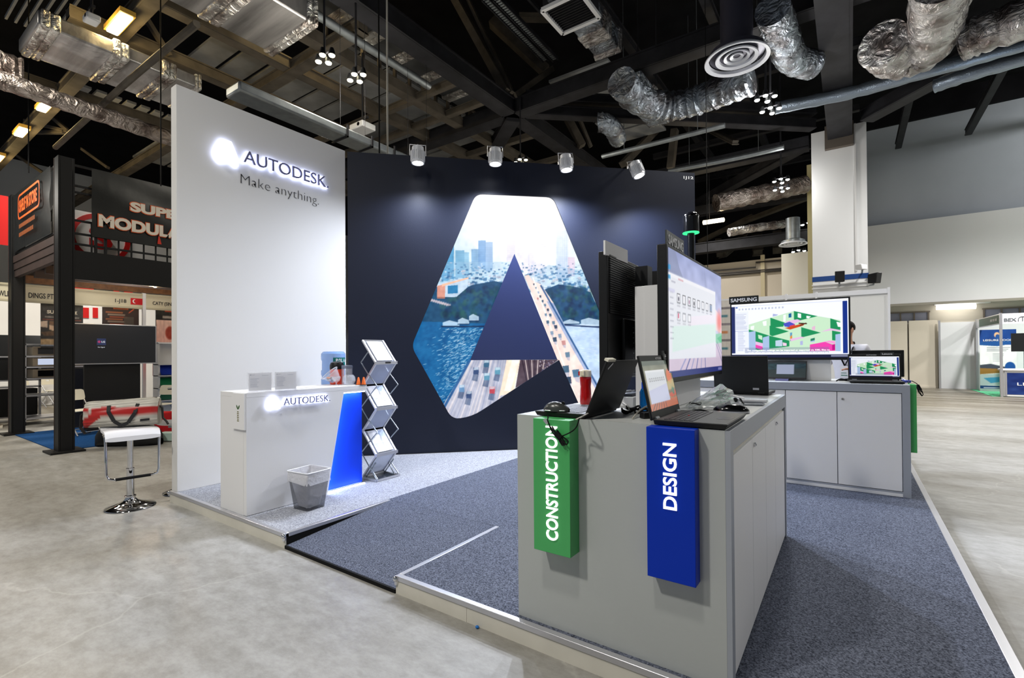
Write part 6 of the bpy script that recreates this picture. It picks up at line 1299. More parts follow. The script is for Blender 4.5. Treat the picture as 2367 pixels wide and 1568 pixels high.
for z in (3.16, 3.32, 3.52, 3.95, 4.05, 4.36): b.bar((-9.68, 2.24, z), (-9.68, 6.0, z), 0.03, 0.03)
for y in np.arange(2.45, 6.0, 0.17): b.bar((-9.68, y, 3.06), (-9.68, y, 3.52), 0.02, 0.02)
for y in (2.50, 2.62): b.bar((-9.68, y, 3.06), (-9.68, y, 4.36), 0.05, 0.03, (0, 1, 0))
for z in (3.36, 4.4): b.bar((-12.7, 2.12, z), (-9.85, 2.12, z), 0.03, 0.03)
b.build('railing', M_MEZ, mz)
M_BAN = mat('black_vinyl', (24, 25, 24), 0.35, spec=0.5, bump=(3, 0.35)); M_LETB = mat('banner_white_ink', (226, 216, 202), 0.6); M_LETO = mat('banner_orange_ink', (214, 92, 36), 0.6)
t = thing('banner', 'black banner with orange lettering on the narrow side of the mezzanine', 'banner', (-11.25, 2.06, 3.4))
def cloth(o, e, up, sag=0.03, n=14):
    b = MB(); G = []; nn_ = np.cross(unit(e), unit(up))
    for j in range(n+1): G.append([tuple(np.asarray(o)+np.asarray(e)*i/n+np.asarray(up)*j/n+nn_*sag*0.4*math.sin(i*1.1+j*0.7)*math.sin(math.pi*j/n)) for i in range(n+1)])
    b.rows(G); return b
cloth((-12.62, 2.08, 3.37), (2.42, 0, 0), (0, 0, 1.05)).build('banner_cloth', M_BAN, t, sharp=1.2)
def ringrect(o, ex, ey, w_, h_, r, th_):
    outer = rounded([(0, 0), (w_, 0), (w_, h_), (0, h_)], r); inner = rounded([(th_, th_), (w_-th_, th_), (w_-th_, h_-th_), (th_, h_-th_)], r*0.8); return outer, inner
o_, i_ = ringrect(None, None, None, 1.45, 0.44, 0.12, 0.035)
outline('logo_frame', o_, [i_], (-12.10, 2.045, 3.86), EX, EZ, M_LETO, t, 0.003)
text('banner_lettering', 'SHELF N STORE', (-11.98, 2.04, 3.97), EX, EZ, 1.2, 0.22, M_LETO, t, 0.003, 0.03)
for i, w_ in enumerate((1.1, 1.0)):
    q = MB()
    for k in range(13): q.box(-12.0+k*w_/13, 2.038, 3.70-i*0.15, -12.0+(k+0.62)*w_/13, 2.042, 3.77-i*0.15)
    q.build('small_print', mat('banner_dull_orange', (140, 76, 40), 0.6), t)
t = thing('banner', 'black banner with large white lettering on the long side of the mezzanine', 'banner', (-9.62, 4.2, 3.3))
cloth((-9.622, 2.437, 3.30), (0, 3.5, 0), (0, 0, 1.06)).build('banner_cloth', M_BAN, t, sharp=1.2)
for s_, u0, v0, u1, v1, ww_, hh in [('SUPER', 301, 485, 395, 440, 0.86, 0.155), ('MODULAR', 228, 520, 395, 475, 1.30, 0.190)]:
    a = onx(u0, v0, -9.603); text('banner_lettering', s_, (-9.602, a[1], a[2]-0.02), EY, EZ, ww_, hh, M_LETB, t, 0.004, 0.05)
    text('lettering_edge', s_, (-9.606, a[1]-0.012, a[2]-0.032), EY, EZ, ww_+0.024, hh+0.024, M_LETO, t, 0.003, 0.075)
b = MB(); b.prism([(3.30, 3.34), (3.36, 3.34), (3.32, 3.52)], (-9.606, 0, 0), EY, EZ, 0.003); b.build('red_mark', mat('banner_red', (200, 50, 30), 0.6), t)
# white sign panel with a red ring behind the railing
t = thing('ring_sign', 'white sign panel with a red ring seen through the mezzanine railing', 'sign', (-11.0, 3.3, 3.1))
b = MB(); b.box(-11.2, 2.3, 3.06, -11.14, 5.9, 4.02); b.build('board', M_PAPER, t)
b = MB(); b.lathe([(0.36, 0), (0.36, 0.008), (0.44, 0.008), (0.44, 0)], (-11.139, 2.95, 3.58), 40, (1, 0, 0), cap=False); b.build('red_ring', M_RED, t)
text('ring_lettering', 'S', (-11.13, 2.78, 3.38), EY, EZ, 0.34, 0.42, M_RED, t, 0.004, 0.05)
def partwhite(nm, lab, x, y0, y1, z0, z1, m, cat='panel', th_=0.04): b = MB(); b.box(x-th_, y0, z0, x, y1, z1); return tag(b.build(nm, m), lab, cat)
a = onx(-60, 445, -16.5); c_ = onx(37, 570, -16.5)
partwhite('red_banner', 'plain bright red banner at the far left edge', -16.5, a[1], c_[1], c_[2], a[2]+0.05, mat('bright_red_cloth', (206, 8, 12), 0.55), 'banner')
# shell-scheme fascia with names
fx = -13.2; M_FC = mat('cream_fascia', (214, 206, 180), 0.5)
fs = thing('booth_fascia', 'cream fascia boards with company names running behind the mezzanine', 'fascia', (fx, 3.5, 2.5))
b = MB(); b.box(fx-0.06, 0.2, 2.52, fx, 7.5, 2.86); b.build('fascia_board', M_FC, fs)
b = MB(); b.box(fx-0.08, 0.2, 2.82, fx+0.02, 7.5, 2.86); b.box(fx-0.08, 0.2, 2.51, fx+0.02, 7.5, 2.55); b.build('fascia_rail', mat('cream_rail_dark', (190, 182, 156), 0.5), fs)
for y in (0.3, 4.27, 7.4): b = MB(); b.box(fx-0.04, y-0.03, 0, fx+0.03, y+0.03, 2.88); b.build('post', M_WHT_ALU, fs)
def ftext(s_, u0, u1, v0, v1):
    a = onx(u0, v1, fx); c_ = onx(u1, v0, fx); text('fascia_lettering', s_, (fx+0.001, a[1], 2.60), EY, EZ, c_[1]-a[1], 0.105, M_INK, fs, 0.003, 0.012)
ftext('WLIFT', -4, 33, 668, 676); ftext('DINGS PTE', 66, 130, 672, 682); ftext('1-J18', 266, 292, 686, 695); ftext('CATY (SIN', 353, 396, 692, 703)
a = onx(302, 695, fx); c_ = onx(331, 684, fx); b = MB(); b.box(fx, a[1], 2.60, fx+0.004, c_[1], 2.745); fl = b.build('flag_sticker', mat('flag_red', (206, 24, 34), 0.5), fs)
b = MB(); cy_ = a[1]+0.07; b.prism([(cy_+0.035*math.cos(t_), 2.675+0.045*math.sin(t_)) for t_ in np.linspace(0.9, 5.4, 14)]+[(cy_+0.015+0.028*math.cos(t_), 2.675+0.036*math.sin(t_)) for t_ in np.linspace(5.2, 1.1, 12)], (fx+0.0045, 0, 0), EY, EZ, 0.002); b.build('crescent', M_PAPER, fl)
# back walls of those booths
partwhite('booth_partition', 'white booth back wall far behind the mezzanine', -20.4, -3, 12, 0, 2.45, mat('partition_white', (214, 216, 214), 0.6), 'partition')
hx = -19.8; hd0 = thing('far_booth', 'tall white far booth wall with red stripes behind the cream fascia', 'booth', (hx, 5.5, 0))
b = MB(); b.box(hx-0.1, 2.0, 0, hx, 9.0, 3.3); b.build('wall_panel', M_PAPER, hd0)
for i, (u0, v0, u1, v1) in enumerate([(169, 654, 216, 671), (262, 664, 275, 674), (286, 666, 306, 676), (187, 714, 205, 735), (214, 714, 226, 735), (95, 697, 125, 703)]):
    a = onx(u0, v1, -17.0 if v0 < 690 else -15.0); c_ = onx(u1, v0, -17.0 if v0 < 690 else -15.0)
    b = MB(); b.box(hx+0.002, a[1]*hx/a[0], CAMH+(a[2]-CAMH)*hx/a[0], hx+0.03, c_[1]*hx/a[0], CAMH+(c_[2]+0.02-CAMH)*hx/a[0]); b.build('red_stripe', mat('bright_red_cloth', (206, 8, 12), 0.55), hd0)
def poster(name, lab, u0, v0, u1, v1, x, cv):
    a = onx(u0, v1, x); c_ = onx(u1, v0, x); t = thing(name, lab, 'poster', (x, (a[1]+c_[1])/2, a[2])); w_, h_ = c_[1]-a[1], c_[2]-a[2]
    b = MB(); b.box(x-0.015, a[1], a[2], x-0.002, c_[1], c_[2]); b.build('board', M_BLACK, t); b = MB(); [b.tube([(x-0.008, y, c_[2]), (fx-0.05, y, 2.6)], 0.006, 6) for y in (a[1]+0.1, c_[1]-0.1)]; b.build('hanging_wire', M_STEEL, t); cv.build('print', (x, a[1], a[2]), (0, w_, 0), (0, 0, h_), colmat('printed_sheet'), t); return t, a, w_, h_
pv = Canvas(60, 66, (24, 20, 20)); pv.disc(0.55, 0.11, 0.06, (200, 80, 30)); pv.rect(0.1, 0.32, 0.9, 0.35, (200, 190, 180), .6); pv.rect(0.05, 0.38, 0.95, 0.40, (160, 60, 30), .8)
pv.poly([(0, 0.43), (0.16, 0.42), (0.16, 0.56), (0, 0.55)], (214, 190, 170)); pv.poly([(0.2, 0.42), (0.7, 0.42), (0.75, 0.5), (0.2, 0.5)], (120, 84, 56)); pv.poly([(0.2, 0.5), (0.45, 0.53), (0.4, 0.66), (0.2, 0.6)], (214, 180, 150)); pv.poly([(0, 0.66), (0.8, 0.56), (0.8, 0.7), (0.1, 0.74)], (90, 64, 40)); pv.poly([(0, 0.8), (0.75, 0.8), (0.75, 0.92), (0, 0.92)], (190, 160, 120)); pv.rect(0, 0.92, 0.75, 0.95, (160, 170, 190)); pv.noise(12, 26)
t, a, w_, h_ = poster('poster', 'tall black poster with white title half hidden by the front mezzanine post', 94, 702, 192, 805, -13.6, pv)
text('poster_lettering', 'SUP', (-13.595, a[1]+w_*0.14, a[2]+h_*0.74), EY, EZ, w_*0.24, h_*0.075, M_LETB, t, 0.003, 0.04); text('poster_lettering', 'CK', (-13.595, a[1]+w_*0.74, a[2]+h_*0.74), EY, EZ, w_*0.12, h_*0.075, M_LETB, t, 0.003, 0.04)
pv = Canvas(60, 34, (52, 36, 32)); pv.rect(0.3, 0.09, 0.7, 0.22, (220, 100, 40), .9); pv.rect(0.33, 0.12, 0.67, 0.19, (90, 40, 24))
for i in range(7): pv.rect(0.1+0.05*(i % 3), 0.32+i*0.09, 0.55+0.06*(i % 3), 0.37+i*0.09, [(210, 120, 70), (190, 170, 150), (200, 90, 50)][i % 3], .7)
pv.rect(0.58, 0.5, 0.85, 0.9, (80, 74, 66), .8); pv.poly([(0.7, 0.34), (0.85, 0.16), (0.86, 0.2), (0.73, 0.34)], (220, 90, 50))
poster('poster', 'wide brown poster with orange heading behind the large television', 236, 706, 321, 760, -13.6, pv)
pv = Canvas(44, 56, (26, 24, 24)); pv.rect(0.4, 0.05, 0.9, 0.12, (200, 70, 30)); pv.rect(0.3, 0.22, 0.9, 0.28, (210, 200, 190), .7); pv.rect(0.03, 0.32, 0.9, 0.86, (226, 190, 176)); pv.disc(0.62, 0.62, 0.2, (150, 50, 30), .85, 0.05); pv.line((0.36, 0.32), (0.36, 0.86), 0.02, (200, 160, 150)); pv.noise(8, 18)
poster('poster', 'black poster with pink sheets and a round stamp beside the white booth wall', 360, 712, 412, 806, -13.6, pv)
# television on black stand
tv = thing('television', 'large switched-on television with a small maker logo under the mezzanine', 'television', (-12.05, 3.42, 0.012))
b = MB(); b.box(-12.06, 2.735, 1.285, -12.0, 4.10, 2.075); b.build('case', M_ALU, tv, bev=0.004)
sc_ = Canvas(30, 18, (24, 25, 26)); sc_.build('screen', (-11.998, 2.75, 1.305), (0, 1.335, 0), (0, 0, 0.755), colmat('screen_0.9', 0.9, 0.3, 0.3), tv)
b = MB(); b.box(-11.997, 3.115, 1.66, -11.996, 3.255, 1.79); lg = b.build('logo_tile', glow('logo_tile_blue', (60, 66, 96), 0.8), tv)
b = MB(); b.lathe([(0.024, 0), (0.024, 0.001)], (-11.996, 3.15, 1.725), 20, (1, 0, 0)); b.build('logo_disc', glow('logo_disc_red', (170, 70, 110), 0.9), lg)
text('logo_lettering', 'LG', (-11.9955, 3.185, 1.708), EY, EZ, 0.055, 0.034, glow('screen_text', (230, 232, 240), 0.9), lg, 0.001, 0.02); text('screen_lettering', 'No Signal', (-11.9955, 3.13, 1.605), EY, EZ, 0.105, 0.024, glow('screen_text', (230, 232, 240), 0.9), lg, 0.001, 0.01)
b = MB(); b.box(-12.16, 2.95, 0.014, -12.10, 3.85, 1.36); b.box(-12.40, 2.95, 0.014, -11.95, 3.85, 0.04); b.build('stand', M_BLACK, tv)
# folding chairs
M_CH = mat('ivory_chair_plastic', (222, 216, 198), 0.45)
def chair(label, loc, rz, first=[None]):
    if first[0]:
        t = copy_tree(first[0]); t.location = loc; t.rotation_euler = (0, 0, rz); t['label'] = label; return t
    t = thing('folding_chair', label, 'chair', loc, rz, 'white folding chairs'); first[0] = t      # faces -y
    b = MB(); b.box(-0.20, -0.20, 0.435, 0.20, 0.19, 0.455); b.build('seat', M_CH, t, local=True, bev=0.008)
    outline('backrest', rounded([(-0.21, 0), (0.21, 0), (0.20, 0.20), (-0.20, 0.20)], 0.06), [rounded([(-0.05, 0.10), (0.05, 0.10), (0.05, 0.145), (-0.05, 0.145)], 0.02)], (0, 0.21, 0.62), EX, unit((0, 0.18, 1)), M_CH, None, 0.014).parent = t
    for sx in (-0.195, 0.195):
        b = MB(); b.tube([(sx, 0.245, 0.80), (sx, 0.21, 0.62), (sx, -0.24, 0.012)], 0.011, 8); b.build('leg', M_ALU, t, local=True)
        b = MB(); b.tube([(sx*0.92, -0.02, 0.44), (sx*0.92, 0.27, 0.012)], 0.010, 8); b.build('leg', M_ALU, t, local=True)
    b = MB(); b.tube([(-0.195, -0.20, 0.06), (0.195, -0.20, 0.06)], 0.007, 6); b.tube([(-0.18, 0.23, 0.07), (0.18, 0.23, 0.07)], 0.007, 6); b.build('stretcher', M_ALU, t, local=True); return t
for (u, v), z, rz, lab in [((186, 1005), 0.013, 1.9, 'white folding chair right of the front mezzanine post, nearest the bag'), ((72, 946), 0, 2.3, 'white folding chair between the two mezzanine posts, left one'), ((126, 938), 0, 2.1, 'white folding chair between the two mezzanine posts, half hidden by the front post'), ((182, 938), 0, 1.7, 'white folding chair in the back row under the left part of the television'), ((375, 985), 0.013, 0.6, 'white folding chair beside the red cool bag')]:
    p = onz(u, v, z); chair(lab, tuple(p), rz)
# shelf of appliances and rack on the left
t = thing('appliance_rack', 'wheeled rack holding steel appliances behind the two mezzanine posts', 'rack', (-14.5, 3.3, 0))
b = MB()
for x in (-14.9, -14.2):
    for y in (2.5, 4.1): b.box(x-0.02, y-0.02, 0.08, x+0.02, y+0.02, 1.73)
for z in (0.14, 0.62, 0.98, 1.225, 1.455, 1.71): b.box(-14.92, 2.48, z-0.02, -14.18, 4.12, z+0.01)
b.build('rack_frame', M_ALU, t); b = MB(); [b.cyl((x, y-0.02, 0.04), (x, y+0.02, 0.04), 0.04, 12) for x in (-14.9, -14.2) for y in (2.5, 4.1)]; b.build('caster', M_BLACKM, t)
k = 0
for z in (0.99, 1.24, 1.47):
    for y in (2.62, 3.12, 3.62):
        k += 1; tt = thing('steel_oven', 'boxy steel appliance with a dark window on the wheeled rack', 'appliance', (-14.35, y+0.21, z), 0, 'steel appliances on the rack')
        b = MB(); b.box(-14.7, y, z+0.001, -14.20, y+0.42, z+0.185); b.build('housing', mat('brushed_bronze', (140, 128, 112), 0.4, 0.6), tt, bev=0.006)
        b = MB(); b.box(-14.20, y+0.08, z+0.03, -14.196, y+0.34, z+0.16); b.build('window', glow('appliance_screen', (206, 216, 240), 0.9) if (z == 1.24 and y < 3.5) else M_GLOSSB, tt)
t = thing('equipment_trolley', 'black equipment trolley with an aluminium frame left of the rear mezzanine post', 'trolley', onz(28, 975, 0)); c0 = np.array(t.location); b = MB()
for dy in (-0.3, 0.45):
    b.box(c0[0]-0.03, c0[1]+dy-0.02, 0.05, c0[0]+0.02, c0[1]+dy+0.02, 1.45)
for z in (0.08, 0.75, 0.9, 1.43): b.box(c0[0]-0.5, c0[1]-0.32, z, c0[0]+0.02, c0[1]+0.47, z+0.03)
b.build('trolley_frame', M_ALU, t); b = MB(); b.box(c0[0]-0.5, c0[1]-0.28, 0.12, c0[0]-0.02, c0[1]+0.42, 0.72); b.box(c0[0]-0.5, c0[1]-0.28, 0.94, c0[0]-0.02, c0[1]+0.42, 1.40); b.build('equipment', M_BLACK, t)
b = MB(); c1 = onz(-14, 995, 0); b.obox(c1+(-0.3, -0.25, 0.03), (0.05, 0.3, 0), (-0.5, 0.1, 0), (0.0, 0.0, 1.75)); b.obox(c1+(-0.4, -0.35, 0.001), (0.2, 0.5, 0), (-0.6, 0.1, 0), (0, 0, 0.03)); tag(b.build('display_stand', mat('warm_white_panel', (206, 200, 188), 0.5)), 'pale upright display stand cut by the left picture edge', 'stand')
b = MB(); b.box(-16.0, 2.2, 0.9, -15.95, 4.6, 1.95); tag(b.build('dark_board', M_BLACK), 'dark display board behind the appliance rack', 'board')
b = MB(); b.box(-12.9, 2.7, 0.001, -12.86, 3.3, 1.2); tag(b.build('dark_screen', mat('blue_black_panel', (26, 28, 38), 0.5)), 'dark blue-black panel under the left part of the television', 'panel')
point('booth_fill_light', (-11.4, 3.6, 2.6), 40, (1, 0.95, 0.85), 0.25); point('booth_fill_light', (-14.4, 3.6, 2.42), 60, (1, 0.97, 0.9), 0.3); point('booth_fill_light', (-11.2, 1.2, 4.2), 60, (1, 0.95, 0.86), 0.3)  # no tubes stand here; unseen points added to brighten fascia, chairs and television
# coloured brochure shelves
t = thing('sample_shelf', 'white shelf unit of coloured sample sheets right of the television', 'shelf', (-12.6, 4.9, 0)); b = MB()
for y in (4.32, 5.5): b.box(-12.75, y-0.02, 0.02, -12.5, y+0.02, 1.75)
for z in (0.45, 0.72, 1.0, 1.25, 1.72): b.box(-12.75, 4.3, z-0.01, -12.45, 5.52, z+0.01)
b.box(-12.78, 4.3, 0.0, -12.75, 5.52, 1.75); b.build('shelf_frame', M_WHT_ALU, t)
cols = [(20, 50, 160), (240, 110, 30), (230, 210, 40), (20, 110, 70), (160, 60, 40), (226, 206, 60), (30, 90, 70), (180, 60, 40), (40, 60, 140), (60, 110, 80), (224, 120, 40)]; k = 0
for z, n in ((1.02, 3), (0.74, 3), (0.47, 5)):
    for i in range(n):
        w_ = 1.14/n; b = MB(); y = 4.34+i*w_; b.obox((-12.44, y, z), (0, w_*0.98, 0), (-0.18, 0, 0.21), (0.006, 0, 0.004)); c_ = cols[k % len(cols)]; k += 1
        tag(b.build('sample_sheet', mat('sheet_%d_%d_%d' % c_, c_, 0.5)), 'coloured sample sheet leaning on the white shelf unit right of the television', 'sample sheet', 'coloured sample sheets')
b = MB(); b.box(-12.8, 4.3, 1.0, -12.79, 5.6, 1.75); tag(b.build('red_banner', mat('orange_red_cloth', (214, 50, 30), 0.5)), 'orange-red banner behind the coloured sample sheets', 'banner')
# bags on the floor
c0 = onz(278, 1034, 0); t = thing('travel_bag', 'large black soft bag on the floor behind the bar stool', 'bag', tuple(c0+np.array([-0.1, 0.15, 0.0])), math.radians(40))
b = MB(); G = []
for i in range(21):
    u = i/20; x = (u-0.5)*1.0; e = (1-abs(2*u-1)**4)**0.5; G.append([(x*0.98, 0.2*max(e, 0.25)*np.sign(math.cos(a))*abs(math.cos(a))**0.6, max(0.0, 0.17*max(e, 0.3)*(1+np.sign(math.sin(a))*abs(math.sin(a))**0.6)+0.01*math.sin(8*u+a*3))) for a in np.linspace(0, 2*math.pi, 25)[:-1]])
b.rows(G, True); b.build('bag_body', mat('black_nylon', (20, 20, 22), 0.6, bump=(9, 0.4)), t, local=True, sharp=1.2)
b = MB(); b.tube([(-0.2, -0.19, 0.22), (-0.12, -0.24, 0.30), (0.12, -0.24, 0.30), (0.2, -0.19, 0.22)], 0.012, 6); b.build('handle', M_BLACKM, t, local=True)
c0 = onz(368, 1003, 0.013); t = thing('cool_bag', 'bright red square cool bag on the blue carpet beside the white booth wall', 'bag', tuple(c0), math.radians(30))
b = MB(); b.hexa([(-0.16, -0.13, 0.0), (0.16, -0.13, 0.0), (0.16, 0.13, 0.0), (-0.16, 0.13, 0.0), (-0.18, -0.14, 0.40), (0.18, -0.14, 0.40), (0.18, 0.14, 0.40), (-0.18, 0.14, 0.40)]); b.build('bag_body', mat('bright_red_nylon', (214, 20, 24), 0.5, bump=(12, 0.3)), t, local=True, bev=0.02)
b = MB(); b.tube([(-0.1, -0.15, 0.34), (-0.08, -0.16, 0.50), (0.08, -0.16, 0.50), (0.1, -0.15, 0.34)], 0.01, 6); b.build('handle', M_RED, t, local=True)
b = MB(); c0 = onz(362, 1020, 0.013); b.obox(c0, (0.30, 0.22, 0), (-0.12, 0.16, 0), (0, 0, 0.13)); tag(b.build('carton', mat('pale_teal_box', (190, 214, 206), 0.5), bev=0.004), 'pale teal box on the floor in front of the red cool bag', 'box')
# warm spotlight under the mezzanine
c0 = onx(361, 655, -9.9); t = thing('clip_spotlight', 'white spotlight with a glowing warm bulb under the mezzanine edge', 'spotlight', c0)
ax_ = unit((0.2, -0.45, -0.9)); b = MB(); b.lathe([(0.02, 0.0), (0.04, 0.04), (0.05, 0.16), (0.05, 0.18)], c0-ax_*0.14, 18, ax_); b.build('lamp_can', M_WHT_ALU, t)
b = MB(); b.sph(c0+ax_*0.045, 0.042, 12, 8); b.build('bulb', glow('warm_bulb', (255, 224, 170), 12.0), t); b = MB(); b.tube([c0-ax_*0.13, c0+(0.0, 0.05, 0.22), c0+(0, 0.35, 0.24)], 0.016, 8); b.build('arm', M_WHT_ALU, t)
point('clip_spot_light', c0+ax_*0.12, 26, (1, 0.7, 0.36), 0.05)
# ---------------------------------------------------------------- booth and partition on the right
b = MB(); b.box(-2.35, 10.42, ZP*0, 0.535, 10.47, 2.47); 
pt = thing('partition', 'white exhibition partition with aluminium posts behind the rear counter', 'partition', (-0.9, 10.45, 0)); b.build('panel', mat('partition_white2', (226, 226, 222), 0.5), pt)
b = MB(); b.box(-2.36, 10.40, 2.42, 0.56, 10.48, 2.50); b.build('top_rail', M_WHT_ALU, pt)
for x in (-2.33, -0.98, -0.50, 0.545): b = MB(); b.box(x-0.016, 10.39, 0, x+0.016, 10.49, 2.52); b.build('post', M_WHT_ALU, pt)
lg = Canvas(30, 150, (222, 216, 208))
for i in range(13):
    y = 0.06+i*0.07; lg.rect(0.15 if i % 2 else 0.35, y, 0.75 if i % 2 else 0.9, y+0.02, [(110, 104, 110), (40, 110, 130), (130, 120, 130), (216, 120, 60)][i % 4], .75)
lg.noise(5, 30); t = thing('sponsor_board', 'narrow pale board of small logos seen left of the wide monitor', 'board', (-2.1, 10.3, 0))
b = MB(); b.box(-2.36, 10.31, 0.001, -1.86, 10.34, 2.48); b.build('board', M_PAPER, t); lg.build('print', (-2.36, 10.307, 0.2), (0.5, 0, 0), (0, 0, 2.26), colmat('printed_sheet'), t)
# booth with the blue banner
M_SH = mat('shell_panel_white', (228, 230, 234), 0.5)
t = thing('shell_booth', 'white shell-scheme booth with green side fascia at the far right', 'booth', (5.5, 22.5, 0))
b = MB(); b.box(3.80, 24.30, 0.001, 9.0, 24.34, 2.5); b.build('back_panel', M_SH, t); b = MB(); b.box(2.80, 24.40, 0.001, 3.80, 24.45, 2.5); b.build('side_panel', M_SH, t)
b = MB(); b.box(3.78, 20.83, 2.24, 3.82, 24.3, 2.56); b.build('side_fascia', M_ALU, t); b = MB(); b.box(3.772, 21.0, 2.27, 3.785, 23.7, 2.53); gf = b.build('fascia_panel', mat('dark_green_print', (62, 104, 82), 0.5), t)
b = MB(); [b.box(3.769, 21.15+k*0.32, 2.36, 3.774, 21.4+k*0.32, 2.44) for k in range(3)]; b.build('fascia_print', M_PAPER, gf)
b = MB(); b.box(3.82, 20.81, 2.24, 9, 20.85, 2.56); b.build('front_fascia', mat('pale_lilac_fascia', (214, 212, 222), 0.5), t)
a = ony(2321, 736, 20.8); text('fascia_lettering', 'BEX', (a[0], 20.805, 2.31), EX, EZ, 0.27, 0.10, mat('grey_lettering', (96, 104, 108), 0.5), t, 0.003, 0.02)
b = MB(); xo = a[0]+0.40; b.tube([(xo-0.09, 20.803, 2.31), (xo-0.09, 20.803, 2.37)]+[(xo+0.09*math.cos(an), 20.803, 2.37+0.08*math.sin(an)) for an in np.linspace(math.pi, 0, 9)]+[(xo+0.09, 20.803, 2.31)], 0.008, 6); b.tube([(xo, 20.803, 2.31), (xo, 20.803, 2.45)], 0.008, 6); b.build('arch_mark', mat('grey_lettering', (96, 104, 108), 0.5), t)
text('fascia_lettering', 'AS', (a[0]+0.52, 20.805, 2.31), EX, EZ, 0.2, 0.10, mat('grey_lettering', (96, 104, 108), 0.5), t, 0.003, 0.02)
for x, y in [(3.80, 20.83), (3.80, 24.3), (8.9, 20.83), (2.78, 24.42)]: b = MB(); b.box(x-0.03, y-0.03, 0, x+0.03, y+0.03, 2.58); b.build('post', M_ALU, t)
b = MB(); b.box(3.6, 20.95, 0.001, 9, 24.28, 0.01); tag(b.build('carpet', mat('mint_green_carpet', (96, 196, 146), 0.9)), 'mint green carpet of the far right booth', 'carpet')
YB2 = 23.4; a = ony(2266, 905, YB2); c_ = ony(2349, 761, YB2)
rc2 = Canvas(70, 120, (232, 234, 236)); rc2.rect(0, 0, 1, 0.25, (10, 64, 140)); rc2.noise(8, 10); rc2.poly([(0, 0.25), (0.5, 0.27), (1, 0.22), (1, 0.18), (0, 0.2)], (20, 80, 150)); rc2.disc(0.48, 0.09, 0.075, (230, 180, 140)); rc2.disc(0.5, 0.115, 0.06, (30, 80, 150)); scribble(rc2, 0.2, 0.28, 0.85, 0.36, 3, (120, 124, 134), .4); scribble(rc2, 0.36, 0.38, 0.68, 0.52, 6, (130, 134, 144), .35)
rc2.poly([(0, 0.57), (0.3, 0.55), (0.7, 0.6), (1, 0.66), (1, 0.7), (0, 0.62)], (60, 66, 80)); rc2.poly([(0, 0.62), (0.5, 0.63), (0.9, 0.68), (0, 0.72)], (150, 110, 50)); rc2.disc(0.82, 0.6, 0.14, (14, 76, 150)); rc2.poly([(0, 0.72), (1, 0.70), (1, 0.88), (0, 0.9)], (170, 186, 190)); rc2.poly([(0.1, 0.78), (0.9, 0.74), (1, 0.8), (0.3, 0.86)], (60, 140, 180)); rc2.rect(0, 0.90, 1, 0.97, (16, 60, 110)); rc2.rect(0.1, 0.925, 0.8, 0.945, (200, 210, 220), .8)
t = thing('roll_up_banner', 'tall blue and white pull-up banner in the far right booth', 'banner', ((a[0]+c_[0])/2, YB2, 0.01))
b = MB(); b.box(a[0], YB2+0.005, a[2], c_[0], YB2+0.015, c_[2]); b.box(a[0]-0.02, YB2-0.08, 0.011, c_[0]+0.02, YB2+0.1, 0.10); b.build('stand', M_ALU, t); bw, bh = c_[0]-a[0], c_[2]-a[2]
rc2.build('print', (a[0], YB2, a[2]), (bw, 0, 0), (0, 0, bh), colmat('printed_sheet'), t); text('banner_lettering', 'LEISURE POOLS', (a[0]+bw*0.1, YB2-0.004, a[2]+bh*0.815), EX, EZ, bw*0.84, bh*0.03, M_PAPER, t, 0.003, 0.01)
t = thing('television', 'dark television on a stand in the far right booth', 'television', (4.9, 22.3, 0.01)); a = ony(2338, 813, 22.3); c_ = ony(2338, 771, 22.3)
b = MB(); b.box(a[0], 22.3, a[2], a[0]+1.25, 22.35, c_[2]); b.build('case', M_BLACK, t); b = MB(); b.box(a[0]+0.3, 22.37, 0.012, a[0]+0.5, 22.42, c_[2]-0.1); b.box(a[0]+0.0, 22.3, 0.012, a[0]+0.9, 22.6, 0.03); b.build('stand', mat('teal_grey_stand', (70, 96, 108), 0.4), t)
t = thing('promo_counter', 'blue printed counter with aluminium frame at the right picture edge', 'counter', (4.5, 20.9, 0)); a = ony(2319, 917, 20.87)
b = MB(); b.box(3.86, 20.90, 0.02, 5.4, 21.4, 0.80); b.build('carcass', M_WHT_ALU, t); b = MB(); b.box(3.82, 20.86, 0.80, 5.45, 21.45, 0.86); b.build('worktop', M_PAPER, t, bev=0.02)
pc = Canvas(60, 40, (16, 44, 110)); pc.noise(12, 8); pc.disc(0.60, 0.26, 0.05, (230, 170, 140)); pc.build('print', (3.92, 20.893, 0.08), (1.4, 0, 0), (0, 0, 0.66), colmat('printed_sheet'), t); text('counter_lettering', 'LEISURE', (4.15, 20.888, 0.36), EX, EZ, 0.85, 0.09, M_PAPER, t, 0.003, 0.0)
b = MB(); b.box(3.88, 20.88, 0.02, 3.93, 20.93, 0.8); b.build('frame', M_ALU, t)

